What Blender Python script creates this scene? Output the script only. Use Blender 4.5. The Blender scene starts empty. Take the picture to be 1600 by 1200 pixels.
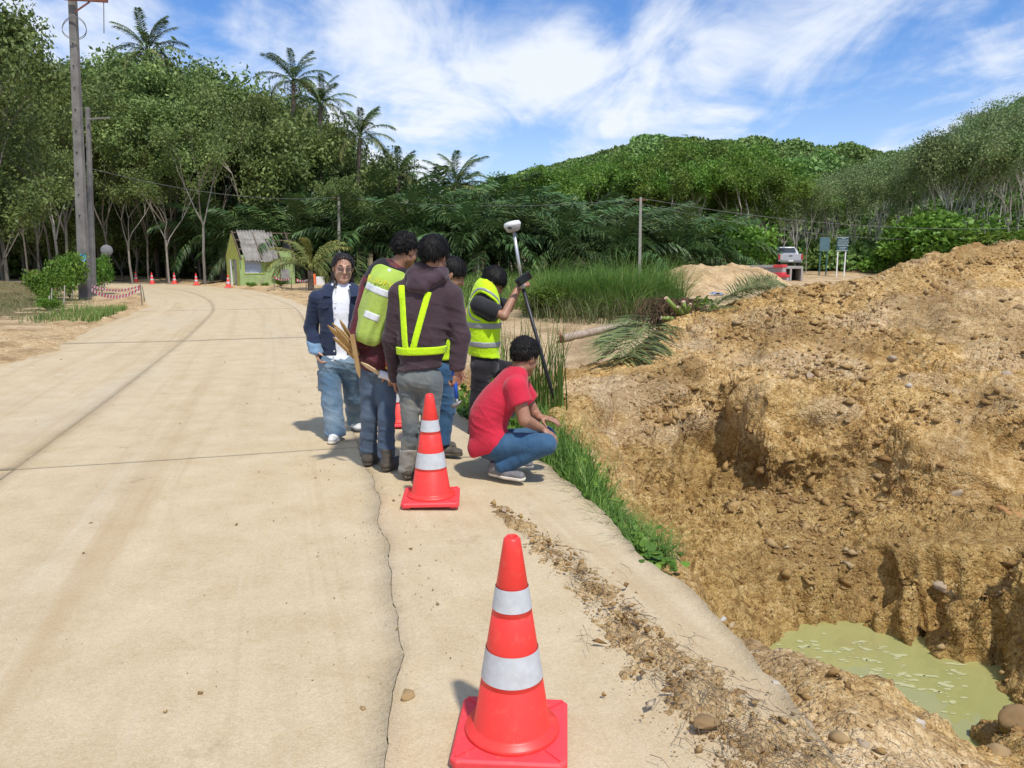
import bpy, bmesh, math, random
import numpy as np
from mathutils import Vector, Matrix
from mathutils.geometry import delaunay_2d_cdt

R = math.radians
random.seed(7)
rng = np.random.default_rng(7)
scene = bpy.context.scene
COL = scene.collection

# ------------------------------------------------------------------ camera
FPX, CAMH = 1209.0, 1.55
PITCH = math.atan(195 / FPX)
cam_d = bpy.data.cameras.new('camera')
cam = bpy.data.objects.new('camera', cam_d)
COL.objects.link(cam)
cam.location = (0, 0, CAMH)
cam.rotation_euler = (R(90) - PITCH, 0, 0)
cam_d.sensor_fit = 'HORIZONTAL'
cam_d.sensor_width = 36
cam_d.lens = FPX / 1600 * 36
cam_d.clip_start = 0.05
cam_d.clip_end = 3000
scene.camera = cam

# ------------------------------------------------------------------ sky, sun
SUN_EL, SUN_AZ = R(60), R(150)
world = bpy.data.worlds.new('World')
scene.world = world
world.use_nodes = True
wn, wl_ = world.node_tree.nodes, world.node_tree.links
wn.clear()
def W(t, **k):
    n = wn.new(t)
    for a, b in k.items():
        setattr(n, a, b)
    return n
w_out = W('ShaderNodeOutputWorld')
w_bg = W('ShaderNodeBackground')
w_bg.inputs['Strength'].default_value = 0.12
sky = W('ShaderNodeTexSky', sky_type='NISHITA', sun_disc=False, sun_elevation=SUN_EL,
        sun_rotation=SUN_AZ, air_density=1.0, dust_density=0.5, ozone_density=2.0)
w_tc = W('ShaderNodeTexCoord')
w_sep = W('ShaderNodeSeparateXYZ')
wl_.new(w_tc.outputs['Generated'], w_sep.inputs[0])
def wmath(op, a, b=None, c=None, clamp=False):
    n = W('ShaderNodeMath', operation=op, use_clamp=clamp)
    for i, v in enumerate((a, b, c)):
        if v is None:
            continue
        if isinstance(v, (int, float)):
            n.inputs[i].default_value = v
        else:
            wl_.new(v, n.inputs[i])
    return n.outputs[0]
zc = wmath('MAXIMUM', w_sep.outputs[2], 0.0)
den = wmath('ADD', zc, 0.16)
cx = wmath('DIVIDE', w_sep.outputs[0], den)
cy = wmath('DIVIDE', w_sep.outputs[1], den)
w_cmb = W('ShaderNodeCombineXYZ')
wl_.new(cx, w_cmb.inputs[0]); wl_.new(cy, w_cmb.inputs[1])
def cloud(scale, off, stretch, rot, detail, rough, dist):
    m = W('ShaderNodeMapping')
    m.inputs['Location'].default_value = off
    m.inputs['Rotation'].default_value = (0, 0, rot)
    m.inputs['Scale'].default_value = stretch
    wl_.new(w_cmb.outputs[0], m.inputs[0])
    n = W('ShaderNodeTexNoise')
    n.inputs['Scale'].default_value = scale
    n.inputs['Detail'].default_value = detail
    n.inputs['Roughness'].default_value = rough
    n.inputs['Distortion'].default_value = dist
    wl_.new(m.outputs[0], n.inputs['Vector'])
    return n.outputs['Fac']
c1 = cloud(0.85, (-4.4, 2.9, .9), (1.0, 0.7, 1), R(25), 7, 0.55, 0.5)
c2 = cloud(2.4, (4.1, -2, 1), (1.0, 0.45, 1), R(35), 8, 0.6, 0.9)
cs = wmath('ADD', wmath('MULTIPLY', c1, 0.68), wmath('MULTIPLY', c2, 0.32))
cm = W('ShaderNodeMapRange', interpolation_type='SMOOTHSTEP')
cm.inputs['From Min'].default_value = 0.465
cm.inputs['From Max'].default_value = 0.63
wl_.new(cs, cm.inputs['Value'])
low = W('ShaderNodeMapRange', interpolation_type='SMOOTHSTEP')     # cloud bank near the horizon
low.inputs['From Min'].default_value = 0.26
low.inputs['From Max'].default_value = 0.02
low.inputs['To Max'].default_value = 0.5
wl_.new(w_sep.outputs[2], low.inputs['Value'])
cf = wmath('MULTIPLY', wmath('ADD', cm.outputs[0], low.outputs[0], clamp=True), 0.93)
w_tint = W('ShaderNodeMix', data_type='RGBA', blend_type='MULTIPLY')
w_tint.inputs[0].default_value = 1
w_tint.inputs[7].default_value = (0.52, 0.78, 1.12, 1)
wl_.new(sky.outputs[0], w_tint.inputs[6])
w_mix = W('ShaderNodeMix', data_type='RGBA')
wl_.new(cf, w_mix.inputs[0])
wl_.new(w_tint.outputs[2], w_mix.inputs[6])
w_mix.inputs[7].default_value = (6.2, 6.55, 7.1, 1)
wl_.new(w_mix.outputs[2], w_bg.inputs['Color'])
wl_.new(w_bg.outputs[0], w_out.inputs[0])

sun_d = bpy.data.lights.new('sun', 'SUN')
sun = bpy.data.objects.new('sun', sun_d)
COL.objects.link(sun)
sun_d.energy = 3.3
sun_d.angle = R(2.5)
sun_d.color = (1.0, 0.955, 0.88)
sun_vec = Vector((math.sin(SUN_AZ) * math.cos(SUN_EL), math.cos(SUN_AZ) * math.cos(SUN_EL), math.sin(SUN_EL)))
sun.rotation_euler = sun_vec.to_track_quat('Z', 'Y').to_euler()

scene.view_settings.view_transform = 'Standard'
scene.view_settings.look = 'None'
scene.view_settings.exposure = 0.32
scene.view_settings.gamma = 1
scene.view_settings.use_curve_mapping = False
scene.render.engine = 'CYCLES'
scene.cycles.use_denoising = True
scene.cycles.max_bounces = 6
scene.cycles.diffuse_bounces = 3
scene.cycles.transparent_max_bounces = 8

# ------------------------------------------------------------------ helpers
_c, _s = math.cos(PITCH), math.sin(PITCH)
def ray(px, py):
    u = (px - 800) / FPX; v = -(py - 600) / FPX
    return np.array((u, _c + v * _s, -_s + v * _c))
def gp(px, py, z=0.0):
    d = ray(px, py); t = (z - CAMH) / d[2]
    return np.array((d[0] * t, d[1] * t, z))
def J(px, py, Y):
    d = ray(px, py); t = Y / d[1]
    return np.array((d[0] * t, Y, CAMH + d[2] * t))

def _hash(ix, iy, iz):
    h = (ix.astype(np.int64) * 374761393 + iy.astype(np.int64) * 668265263 + iz.astype(np.int64) * 2147483647) & 0xffffffff
    h = ((h ^ (h >> 13)) * 1274126177) & 0xffffffff
    h = (h ^ (h >> 16)) & 0xffffff
    return h.astype(np.float32) / 0xffffff
def vnoise(P):
    P = np.asarray(P, dtype=np.float64)
    i = np.floor(P); f = (P - i).astype(np.float32)
    f = f * f * f * (f * (f * 6 - 15) + 10)
    i = i.astype(np.int64)
    x, y, z = i[:, 0], i[:, 1], i[:, 2]
    fx, fy, fz = f[:, 0], f[:, 1], f[:, 2]
    def L(a, b, t): return a + (b - a) * t
    c00 = L(_hash(x, y, z), _hash(x + 1, y, z), fx)
    c10 = L(_hash(x, y + 1, z), _hash(x + 1, y + 1, z), fx)
    c01 = L(_hash(x, y, z + 1), _hash(x + 1, y, z + 1), fx)
    c11 = L(_hash(x, y + 1, z + 1), _hash(x + 1, y + 1, z + 1), fx)
    return L(L(c00, c10, fy), L(c01, c11, fy), fz) * 2 - 1
def fbm(P, octv=4, gain=0.5, lac=2.03):
    P = np.asarray(P, dtype=np.float64)
    s = 0; a = 1
    for k in range(octv):
        s = s + a * vnoise(P * lac ** k + 17.3 * k); a *= gain
    return s
def worley(P):
    P = np.asarray(P, dtype=np.float64); i = np.floor(P).astype(np.int64); f = (P - i).astype(np.float32)
    best = np.full(len(P), 9.0, np.float32)
    for dx in (-1, 0, 1):
        for dy in (-1, 0, 1):
            for dz in (-1, 0, 1):
                x, y, z = i[:, 0] + dx, i[:, 1] + dy, i[:, 2] + dz
                a = _hash(x, y, z); b = (a * 9301.7) % 1; c = (a * 49297.3) % 1
                d = (dx + a - f[:, 0]) ** 2 + (dy + b - f[:, 1]) ** 2 + (dz + c - f[:, 2]) ** 2
                np.minimum(best, d, out=best)
    return np.sqrt(best)
def sstep(a, b, x):
    t = np.clip((x - a) / (b - a), 0, 1)
    return t * t * (3 - 2 * t)

def mesh_np(name, V, F, mat=None, parent=None, smooth=False, attrs=None, link=True, mats=None, fmat=None):
    """V (n,3); F (m,k) array or list of tuples."""
    me = bpy.data.meshes.new(name)
    V = np.asarray(V, dtype=np.float32)
    if isinstance(F, np.ndarray):
        m, k = F.shape
        me.vertices.add(len(V)); me.vertices.foreach_set('co', V.ravel())
        me.loops.add(m * k); me.loops.foreach_set('vertex_index', F.astype(np.int32).ravel())
        me.polygons.add(m)
        me.polygons.foreach_set('loop_start', np.arange(0, m * k, k, dtype=np.int32))
        me.update(calc_edges=True)
    else:
        me.from_pydata([tuple(map(float, v)) for v in V], [], F)
        me.update()
    if smooth:
        me.polygons.foreach_set('use_smooth', np.ones(len(me.polygons), dtype=bool))
    if mats:
        for q in mats: me.materials.append(q)
        me.polygons.foreach_set('material_index', np.asarray(fmat, dtype=np.int32))
    elif mat: me.materials.append(mat)
    if attrs:
        for an, av in attrs.items():
            av = np.asarray(av, dtype=np.float32)
            if av.ndim == 1:
                a = me.attributes.new(an, 'FLOAT', 'POINT'); a.data.foreach_set('value', av)
            else:
                a = me.attributes.new(an, 'FLOAT_COLOR', 'POINT'); a.data.foreach_set('color', av.ravel())
    me.validate(verbose=False)
    if not link:
        return me
    return link_me(name, me, parent)
def link_me(name, me, parent=None, loc=None):
    o = bpy.data.objects.new(name, me)
    COL.objects.link(o)
    if parent is not None:
        o.parent = parent
        o.matrix_parent_inverse = Matrix.Translation(parent.location).inverted() if loc is None else Matrix.Identity(4)
    if loc is not None: o.location = loc
    return o
def empty(name, loc=(0, 0, 0), rz=0):
    o = bpy.data.objects.new(name, None)
    COL.objects.link(o)
    o.location = tuple(map(float, loc)); o.rotation_euler = (0, 0, rz)
    o.empty_display_size = 0.2
    return o
def tag(o, label, cat, group=None):
    o['label'] = label; o['category'] = cat
    if group: o['group'] = group
    return o
def struct(o): o['kind'] = 'structure'; return o
def stuff(o, label=None, cat=None):
    o['kind'] = 'stuff'
    if label: o['label'] = label
    if cat: o['category'] = cat
    return o

class MB:
    """collects boxes, tubes and lathes for one mesh"""
    def __init__(s): s.v = []; s.f = []; s.m = []; s.cur = 0
    def add(s, v, f):
        b = len(s.v); s.v += [tuple(map(float, q)) for q in v]
        s.f += [tuple(b + i for i in q) for q in f]; s.m += [s.cur] * len(f); return s
    def box(s, c, size, M=None):
        hx, hy, hz = [q / 2 for q in size]
        p = [(x, y, z) for z in (-hz, hz) for y in (-hy, hy) for x in (-hx, hx)]
        if M is not None: p = [M @ Vector(q) for q in p]
        p = [(q[0] + c[0], q[1] + c[1], q[2] + c[2]) for q in p]
        return s.add(p, [(0, 2, 3, 1), (4, 5, 7, 6), (0, 1, 5, 4), (2, 6, 7, 3), (0, 4, 6, 2), (1, 3, 7, 5)])
    def bar(s, a, b, w, d, up=(0, 0, 1), taper=1.0):
        a = Vector(a); b = Vector(b); t = (b - a).normalized(); up = Vector(up)
        x = t.cross(up)
        if x.length < 1e-3: x = t.cross(Vector((1, 0, 0)))
        x.normalize(); y = x.cross(t)
        p = []
        for q, k in ((a, 1), (b, taper)):
            p += [q - x * w / 2 * k - y * d / 2 * k, q + x * w / 2 * k - y * d / 2 * k, q + x * w / 2 * k + y * d / 2 * k, q - x * w / 2 * k + y * d / 2 * k]
        return s.add(p, [(3, 2, 1, 0), (4, 5, 6, 7), (0, 1, 5, 4), (1, 2, 6, 5), (2, 3, 7, 6), (3, 0, 4, 7)])
    def tube(s, pts, rad, n=8, caps=True):
        pts = [Vector(p) for p in pts]
        if isinstance(rad, (int, float)): rad = [rad] * len(pts)
        v = []; x = None
        for i, p in enumerate(pts):
            t = (pts[min(i + 1, len(pts) - 1)] - pts[max(i - 1, 0)]).normalized()
            if x is None:
                x = t.orthogonal().normalized()
            else:
                x = (x - t * x.dot(t)).normalized()
            y = t.cross(x)
            for k in range(n):
                a = 2 * math.pi * k / n
                v.append(p + (x * math.cos(a) + y * math.sin(a)) * rad[i])
        f = [(i * n + k, i * n + (k + 1) % n, (i + 1) * n + (k + 1) % n, (i + 1) * n + k) for i in range(len(pts) - 1) for k in range(n)]
        if caps:
            f += [tuple(range(n))[::-1], tuple((len(pts) - 1) * n + k for k in range(n))]
        return s.add(v, f)
    def lathe(s, prof, n=32, c=(0, 0, 0)):
        v = []; f = []
        for r, z in prof:
            for k in range(n):
                a = 2 * math.pi * k / n
                v.append((c[0] + r * math.cos(a), c[1] + r * math.sin(a), c[2] + z))
        for i in range(len(prof) - 1):
            for k in range(n):
                f.append((i * n + k, i * n + (k + 1) % n, (i + 1) * n + (k + 1) % n, (i + 1) * n + k))
        return s.add(v, f)
    def build(s, name, mat=None, parent=None, smooth=False, mats=None, loc=None, bevel=0):
        me = bpy.data.meshes.new(name)
        me.from_pydata(s.v, [], s.f); me.update()
        if mats:
            for q in mats: me.materials.append(q)
            me.polygons.foreach_set('material_index', np.array(s.m, dtype=np.int32))
        elif mat: me.materials.append(mat)
        bm = bmesh.new(); bm.from_mesh(me)
        bmesh.ops.recalc_face_normals(bm, faces=bm.faces)
        if bevel:
            ed = [e for e in bm.edges if len(e.link_faces) == 2 and e.calc_face_angle(0) > 0.6]
            bmesh.ops.bevel(bm, geom=ed, offset=bevel, segments=2, affect='EDGES', profile=0.6)
        bm.to_mesh(me); bm.free()
        if smooth:
            me.polygons.foreach_set('use_smooth', np.ones(len(me.polygons), dtype=bool))
        return link_me(name, me, parent, loc)

# ------------------------------------------------------------------ materials
class NT:
    def __init__(s, name):
        s.m = bpy.data.materials.new(name); s.m.use_nodes = True
        s.t = s.m.node_tree; s.n = s.t.nodes; s.l = s.t.links
        s.b = s.n['Principled BSDF']; s.out = s.n['Material Output']
        s.tc = s.n.new('ShaderNodeTexCoord')
    def noise(s, scale, detail=4, rough=0.55, co='Object', sc=None, dist=0):
        n = s.n.new('ShaderNodeTexNoise')
        n.inputs['Scale'].default_value = scale; n.inputs['Detail'].default_value = detail
        n.inputs['Roughness'].default_value = rough; n.inputs['Distortion'].default_value = dist
        src = s.tc.outputs[co]
        if sc:
            mp = s.n.new('ShaderNodeMapping'); mp.inputs['Scale'].default_value = sc
            s.l.new(src, mp.inputs[0]); src = mp.outputs[0]
        s.l.new(src, n.inputs['Vector'])
        return n.outputs['Fac']
    def voro(s, scale, out='Color', co='Object', feature='F1', rand=1.0):
        n = s.n.new('ShaderNodeTexVoronoi'); n.feature = feature
        n.inputs['Scale'].default_value = scale; n.inputs['Randomness'].default_value = rand
        mp = s.n.new('ShaderNodeVectorMath'); mp.operation = 'ADD'
        w = s.n.new('ShaderNodeTexNoise'); w.inputs['Scale'].default_value = scale * 1.7; w.inputs['Detail'].default_value = 2
        s.l.new(s.tc.outputs[co], w.inputs['Vector'])
        sc = s.n.new('ShaderNodeVectorMath'); sc.operation = 'SCALE'; sc.inputs['Scale'].default_value = .55 / scale
        s.l.new(w.outputs['Color'], sc.inputs[0]); s.l.new(s.tc.outputs[co], mp.inputs[0]); s.l.new(sc.outputs[0], mp.inputs[1])
        s.l.new(mp.outputs[0], n.inputs['Vector'])
        if out == 'Color':
            sp = s.n.new('ShaderNodeSeparateColor'); s.l.new(n.outputs['Color'], sp.inputs[0]); return sp.outputs[0]
        return n.outputs[out]
    def ramp(s, fac, stops):
        n = s.n.new('ShaderNodeValToRGB'); e = n.color_ramp.elements
        while len(e) < len(stops): e.new(0.5)
        for q, (p, c) in zip(e, stops):
            q.position = p; q.color = (*c, 1) if len(c) == 3 else c
        s.l.new(fac, n.inputs[0]); return n.outputs[0]
    def maprange(s, fac, a, b, c=0, d=1):
        n = s.n.new('ShaderNodeMapRange')
        for k, v in zip(('From Min', 'From Max', 'To Min', 'To Max'), (a, b, c, d)): n.inputs[k].default_value = v
        s.l.new(fac, n.inputs['Value']); return n.outputs[0]
    def mix(s, fac, a, b, blend='MIX'):
        n = s.n.new('ShaderNodeMix'); n.data_type = 'RGBA'; n.blend_type = blend
        for i, v in ((0, fac), (6, a), (7, b)):
            if isinstance(v, (int, float)): n.inputs[i].default_value = v
            elif isinstance(v, tuple): n.inputs[i].default_value = (*v, 1)
            else: s.l.new(v, n.inputs[i])
        return n.outputs[2]
    def math(s, op, a, b=0.0, clamp=False):
        n = s.n.new('ShaderNodeMath'); n.operation = op; n.use_clamp = clamp
        for i, v in enumerate((a, b)):
            if isinstance(v, (int, float)): n.inputs[i].default_value = v
            else: s.l.new(v, n.inputs[i])
        return n.outputs[0]
    def attr(s, name, ch=None):
        n = s.n.new('ShaderNodeAttribute'); n.attribute_name = name
        if ch is None: return n.outputs['Fac']
        sp = s.n.new('ShaderNodeSeparateColor'); s.l.new(n.outputs['Color'], sp.inputs[0]); return sp.outputs[ch]
    def bump(s, h, strength=0.3, dist=0.02, prev=None):
        n = s.n.new('ShaderNodeBump'); n.inputs['Strength'].default_value = strength; n.inputs['Distance'].default_value = dist
        s.l.new(h, n.inputs['Height'])
        if prev is not None: s.l.new(prev, n.inputs['Normal'])
        s.l.new(n.outputs[0], s.b.inputs['Normal']); return n.outputs[0]
    def color(s, c):
        if isinstance(c, tuple): s.b.inputs['Base Color'].default_value = (*c, 1)
        else: s.l.new(c, s.b.inputs['Base Color'])
    def set(s, **k):
        for a, v in k.items():
            s.b.inputs[a.replace('_', ' ')].default_value = v
        return s
def simple(name, col, rough=0.6, var=0.12, scale=8, bump=0.0, bscale=60, metal=0.0, spec=0.5, dirt=None, dirt_amt=0.3):
    t = NT(name)
    lo = tuple(c * (1 - var) for c in col); hi = tuple(min(1, c * (1 + var)) for c in col)
    c = t.ramp(t.noise(scale, 5), [(0.3, lo), (0.7, hi)])
    if dirt:
        d = t.maprange(t.noise(scale * 0.45, 6, 0.65), 0.48, 0.72, 0, dirt_amt)
        c = t.mix(d, c, dirt)
    t.color(c); t.set(Roughness=rough, Metallic=metal, Specular_IOR_Level=spec)
    if bump: t.bump(t.noise(bscale, 4), bump, 0.005)
    return t.m
# ================================================================== the ground, road, pit
CL = np.array([(-0.4, -6), (-2.1, 0), (-3.66, 5.36), (-5.4, 11.6), (-7.33, 18.06), (-10, 26), (-14.2, 35), (-19.6, 43.5), (-27, 51), (-37, 58.5), (-50, 66), (-75, 78)], dtype=float)
def catmull(P, n=12):
    out = []
    for i in range(len(P) - 1):
        p0 = P[max(i - 1, 0)]; p1 = P[i]; p2 = P[i + 1]; p3 = P[min(i + 2, len(P) - 1)]
        for k in range(n):
            t = k / n
            out.append(0.5 * ((2 * p1) + (-p0 + p2) * t + (2 * p0 - 5 * p1 + 4 * p2 - p3) * t * t + (-p0 + 3 * p1 - 3 * p2 + p3) * t ** 3))
    out.append(P[-1]); return np.array(out)
CLS = catmull(CL)
_seg = np.linalg.norm(np.diff(CLS, axis=0), axis=1)
CLL = np.concatenate([[0], np.cumsum(_seg)])
def s_at_y(y): return float(np.interp(y, CLS[:, 1], CLL))
def cl_point(s, t):
    """point at arc length s, lateral t (+ = right)"""
    s = np.asarray(s, float); x = np.interp(s, CLL, CLS[:, 0]); y = np.interp(s, CLL, CLS[:, 1])
    dx = np.interp(s + .4, CLL, CLS[:, 0]) - np.interp(s - .4, CLL, CLS[:, 0])
    dy = np.interp(s + .4, CLL, CLS[:, 1]) - np.interp(s - .4, CLL, CLS[:, 1])
    n = np.hypot(dx, dy)
    return np.stack([x + t * dy / n, y - t * dx / n], -1)
def st_of(x, y):
    P = np.stack([x, y], -1)
    best = np.full(len(P), 1e9); bs = np.zeros(len(P)); bt = np.zeros(len(P))
    Q = CLS[::3] if (len(CLS) - 1) % 3 == 0 else np.vstack([CLS[::3], CLS[-1:]])
    L = CLL[::3] if (len(CLS) - 1) % 3 == 0 else np.append(CLL[::3], CLL[-1])
    for i in range(len(Q) - 1):
        d = Q[i + 1] - Q[i]; ln = np.hypot(*d); d = d / ln
        r = P - Q[i]; u = np.clip(r @ d, 0, ln)
        e = r - u[:, None] * d
        dd = np.hypot(e[:, 0], e[:, 1])
        m = dd < best
        side = np.sign(r[:, 0] * d[1] - r[:, 1] * d[0])
        best[m] = dd[m]; bs[m] = (L[i] + u)[m]; bt[m] = (dd * side)[m]
    return bs, bt
# right edge measured from the photo, as lateral offset along s
_re = np.array([(1.25, -4), (1.15, 0), (1.06, 2.0), (1.03, 2.56), (0.96, 3.09), (0.71, 4.07), (0.3, 5.85), (-0.57, 7.93), (-2.33, 13.2), (-6.7, 25.39), (-13.4, 40.3), (-17.3, 45.6), (-24.5, 53.6), (-35, 62), (-50, 70)])
_rs, _rt = st_of(_re[:, 0], _re[:, 1])
_o = np.argsort(_rs)
def WR(s): return np.interp(s, _rs[_o], _rt[_o])
def WL(s): return 2.25 + 0.0 * np.asarray(s)

# ---- excavation control points: pixel + distance, or plain x, y, z
CP = []
def cp(px, py, Y): CP.append(J(px, py, Y))
for a in [(1800, 395, 11.5), (1700, 385, 11.5), (1600, 388, 11.5), (1520, 383, 11.5), (1450, 398, 11.3), (1400, 422, 11.2), (1330, 447, 11), (1290, 442, 11.2), (1215, 452, 11.4), (1150, 475, 11.4),
          (1080, 495, 11.2), (1250, 482, 10.6), (1350, 480, 10.5), (1450, 470, 10.4), (1550, 470, 10.4), (1700, 470, 10.4),
          (1020, 530, 10.4), (1100, 520, 10.2), (1200, 530, 9.8), (1300, 530, 9.6), (1400, 530, 9.5), (1500, 530, 9.4), (1600, 530, 9.3), (1750, 530, 9.3),
          (920, 580, 9.8), (980, 575, 9.6), (1080, 580, 9.1), (1200, 575, 8.9), (1300, 580, 8.8), (1400, 580, 8.7), (1500, 575, 8.6), (1600, 580, 8.5), (1750, 580, 8.5),
          (905, 610, 9.2), (950, 612, 8.8), (1000, 622, 8.55), (1040, 620, 8.6), (1075, 612, 8.95), (1105, 604, 9.1), (1130, 602, 9.1), (1165, 612, 8.6), (1195, 622, 8.2), (1300, 640, 8.1), (1380, 652, 8.0), (1410, 664, 7.75), (1440, 672, 7.55), (1520, 660, 7.45), (1600, 625, 7.5), (1750, 625, 7.5),
          (960, 680, 8.25), (1010, 705, 8.25), (1040, 700, 8.35), (1075, 665, 8.85), (1105, 652, 9.02), (1130, 652, 9.02), (1165, 668, 8.45), (1200, 680, 8.05), (1250, 700, 7.95), (1330, 715, 7.9), (1390, 725, 7.75), (1425, 730, 7.45), (1460, 738, 7.3), (1560, 715, 7.3), (1650, 700, 7.3),
          (1000, 758, 7.75), (1045, 790, 8.0), (1080, 775, 8.5), (1108, 760, 8.75), (1132, 755, 8.7), (1168, 752, 8.15), (1200, 755, 7.8), (1250, 752, 7.75), (1300, 758, 7.75), (1360, 782, 7.6), (1420, 792, 7.3), (1500, 800, 7.05), (1580, 790, 7.1), (1700, 780, 7.1),
          (1020, 812, 6.7), (1090, 822, 6.8), (1150, 815, 6.8), (1230, 820, 6.8), (1310, 820, 6.75), (1380, 815, 6.7), (1430, 830, 6.4), (1500, 850, 6.1), (1590, 850, 6.0), (1720, 850, 5.9),
          (1070, 872, 6.3), (1130, 880, 6.25), (1200, 890, 6.22), (1300, 880, 6.27), (1375, 850, 6.4), (1402, 862, 6.2), (1440, 880, 5.95), (1520, 900, 5.6), (1600, 900, 5.4), (1750, 900, 5.3),
          (1150, 992, 3.3), (1180, 1030, 3.35), (1200, 1075, 3.3), (1235, 1108, 3.4), (1320, 1128, 3.45), (1400, 1122, 3.6), (1450, 1138, 3.55), (1500, 1165, 3.4), (1560, 1152, 3.5), (1640, 1130, 3.7), (1800, 1115, 3.7),
          (905, 640, 8.0), (930, 682, 7.5), (965, 722, 7.25), (1000, 772, 6.95), (930, 720, 6.4), (975, 770, 6.2), (1005, 822, 5.9), (870, 650, 7.3)]:
    cp(*a)
CP.append(gp(1180, 1003, -1.38))
for px, py, z in ((1592, 1078, -1.40), (1588, 1105, -1.40), (1570, 1130, -1.40), (1625, 1085, -1.15), (1625, 1115, -1.15)):
    CP.append(gp(px, py, z))
for px, py in [(1215, 1001), (1260, 995), (1330, 988), (1390, 985), (1440, 1000), (1500, 1025), (1560, 1052)]:
    CP.append(gp(px, py, -1.53))
for a in [(2.4, 5.6, -2), (3.0, 5.4, -2), (2.6, 4.9, -2), (3.3, 4.9, -2), (1.7, 5.5, -1.36), (1.4, 4.9, -1.6), (1.5, 4.3, -1.6), (2.1, 4.0, -1.6), (2.9, 3.95, -1.6), (4.3, 4.8, -.85),
          (0.95, 4.1, -.16), (1.15, 4.3, -.55), (1.15, 5.2, -.72), (0.62, 5.2, -.2), (0.5, 5.9, -.1), (-.2, 7.6, -.12), (-.1, 8.6, -.1), (-1.0, 9.5, -.15), (-.6, 10.5, -.3), (0.6, 11, -.45), (1.2, 12.5, -.45), (0, 14, -.4), (-1.6, 13, -.25),
          (2.2, 12.5, -.2), (2.4, 14.5, -.2), (1, 17, -.32), (-2, 17, -.3), (3.4, 13.4, .2), (5, 13.5, .5), (5, 16, .2), (8, 15, .7), (8, 18, .3), (12, 15, .8), (12, 19, .4), (12, 11, 1.6), (12, 8, .6), (9, 6.5, .0), (8, 4, -.2), (12, 4, 0), (12, 0, 0),
          (7, 2, -.25), (4, 2.2, -.45), (3, 2.3, -.5), (1.9, 2.6, -.36), (2.4, 3.1, -.55), (1.5, 3.0, -.2), (1.3, 2.2, -.12), (1.2, 1.2, -.07), (1.4, 0, -.08), (3, 0, -.25), (1.5, -5, -.08), (12, -5, 0), (5, -5, -.1),
          (-4, 22, -.2), (0, 22, -.15), (5, 21, 0.0), (10, 24, .1), (17, 20, .5), (17, 10, .9), (17, -5, 0.2),
          (-6, 26, -.1), (0, 32, -.1), (8, 32, .1), (20, 32, .4), (-12, 40, -.05), (-4, 42, .1), (5, 44, .2), (13, 44, .05), (20, 46, .2), (28, 44, .7),
          (-14, 52, .2), (0, 54, .5), (12, 55, .5), (21, 60, 1.05), (30, 58, 1.3), (40, 50, 1.5), (40, 20, 1), (40, -5, .5)]:
    CP.append(np.array(a, float))
CP = np.array(CP)

def hills(x, y):
    a = x / np.maximum(y, 8)
    # far ridge
    r1 = np.interp(a, [-.2, -.12, -.05, 0.0, .05, .1, .15, .2, .25, .33, .4, .5, .65, .9], [2, 11, 19, 23, 26, 29, 32.5, 35, 34, 32.5, 31, 30, 30, 30])
    z = r1 * sstep(100, 280, y) * (1 - 0.6 * sstep(285, 520, y))
    # right-hand slope
    r2 = np.interp(a, [.3, .36, .42, .48, .54, .6, .66, .72, .8, 1.0, 1.4], [0, 1.5, 5, 9, 14.5, 19, 22.5, 25, 27, 30, 34])
    z2 = r2 * sstep(58, 150, y) * (1 - 0.4 * sstep(160, 400, y))
    # left-hand rise behind the road
    r3 = np.interp(a, [-2, -1, -.6, -.4, -.2], [6, 5, 3, 1.5, 0])
    z3 = r3 * sstep(52, 110, y)
    return np.maximum(z, z2) + z3 + 0.9 * sstep(54, 75, y) * sstep(-.05, .12, a)

def base(x, y):
    return 0.08 * sstep(5, 40, np.abs(y)) + hills(x, y)

_v, _e, _f, *_ = delaunay_2d_cdt([Vector((p[0], p[1])) for p in CP], [], [], 0, 1e-5)
_V2 = np.array([tuple(q) for q in _v]); _VZ = np.empty(len(_V2))
for i, q in enumerate(_V2):
    _VZ[i] = CP[np.argmin(np.hypot(CP[:, 0] - q[0], CP[:, 1] - q[1])), 2]
_TR = np.array([t for t in _f if len(t) == 3])
def tri_height(x, y):
    z = np.full(len(x), np.nan)
    for t in _TR:
        a, b, c = _V2[t[0]], _V2[t[1]], _V2[t[2]]
        lo = np.minimum(np.minimum(a, b), c); hi = np.maximum(np.maximum(a, b), c)
        m = np.where((x >= lo[0]) & (x <= hi[0]) & (y >= lo[1]) & (y <= hi[1]))[0]
        if not len(m): continue
        d = (b[1] - c[1]) * (a[0] - c[0]) + (c[0] - b[0]) * (a[1] - c[1])
        if abs(d) < 1e-12: continue
        X, Y = x[m], y[m]
        u = ((b[1] - c[1]) * (X - c[0]) + (c[0] - b[0]) * (Y - c[1])) / d
        w = ((c[1] - a[1]) * (X - c[0]) + (a[0] - c[0]) * (Y - c[1])) / d
        q = 1 - u - w
        k = (u >= -1e-6) & (w >= -1e-6) & (q >= -1e-6)
        z[m[k]] = (u * _VZ[t[0]] + w * _VZ[t[1]] + q * _VZ[t[2]])[k]
    return z
def exc_mask(x, y):
    m = sstep(0.5, 1.3, x + 0.55 * (y - 3.6) * (y > 3.6)) * sstep(1.8, 3.0, y) * (1 - sstep(12.0, 14.0, y))
    m = m * sstep(-1.2, -.2, x - (-.2 - .33 * (y - 8)) * (y > 6)) * (1 - sstep(10, 14, x))
    return m
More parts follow.
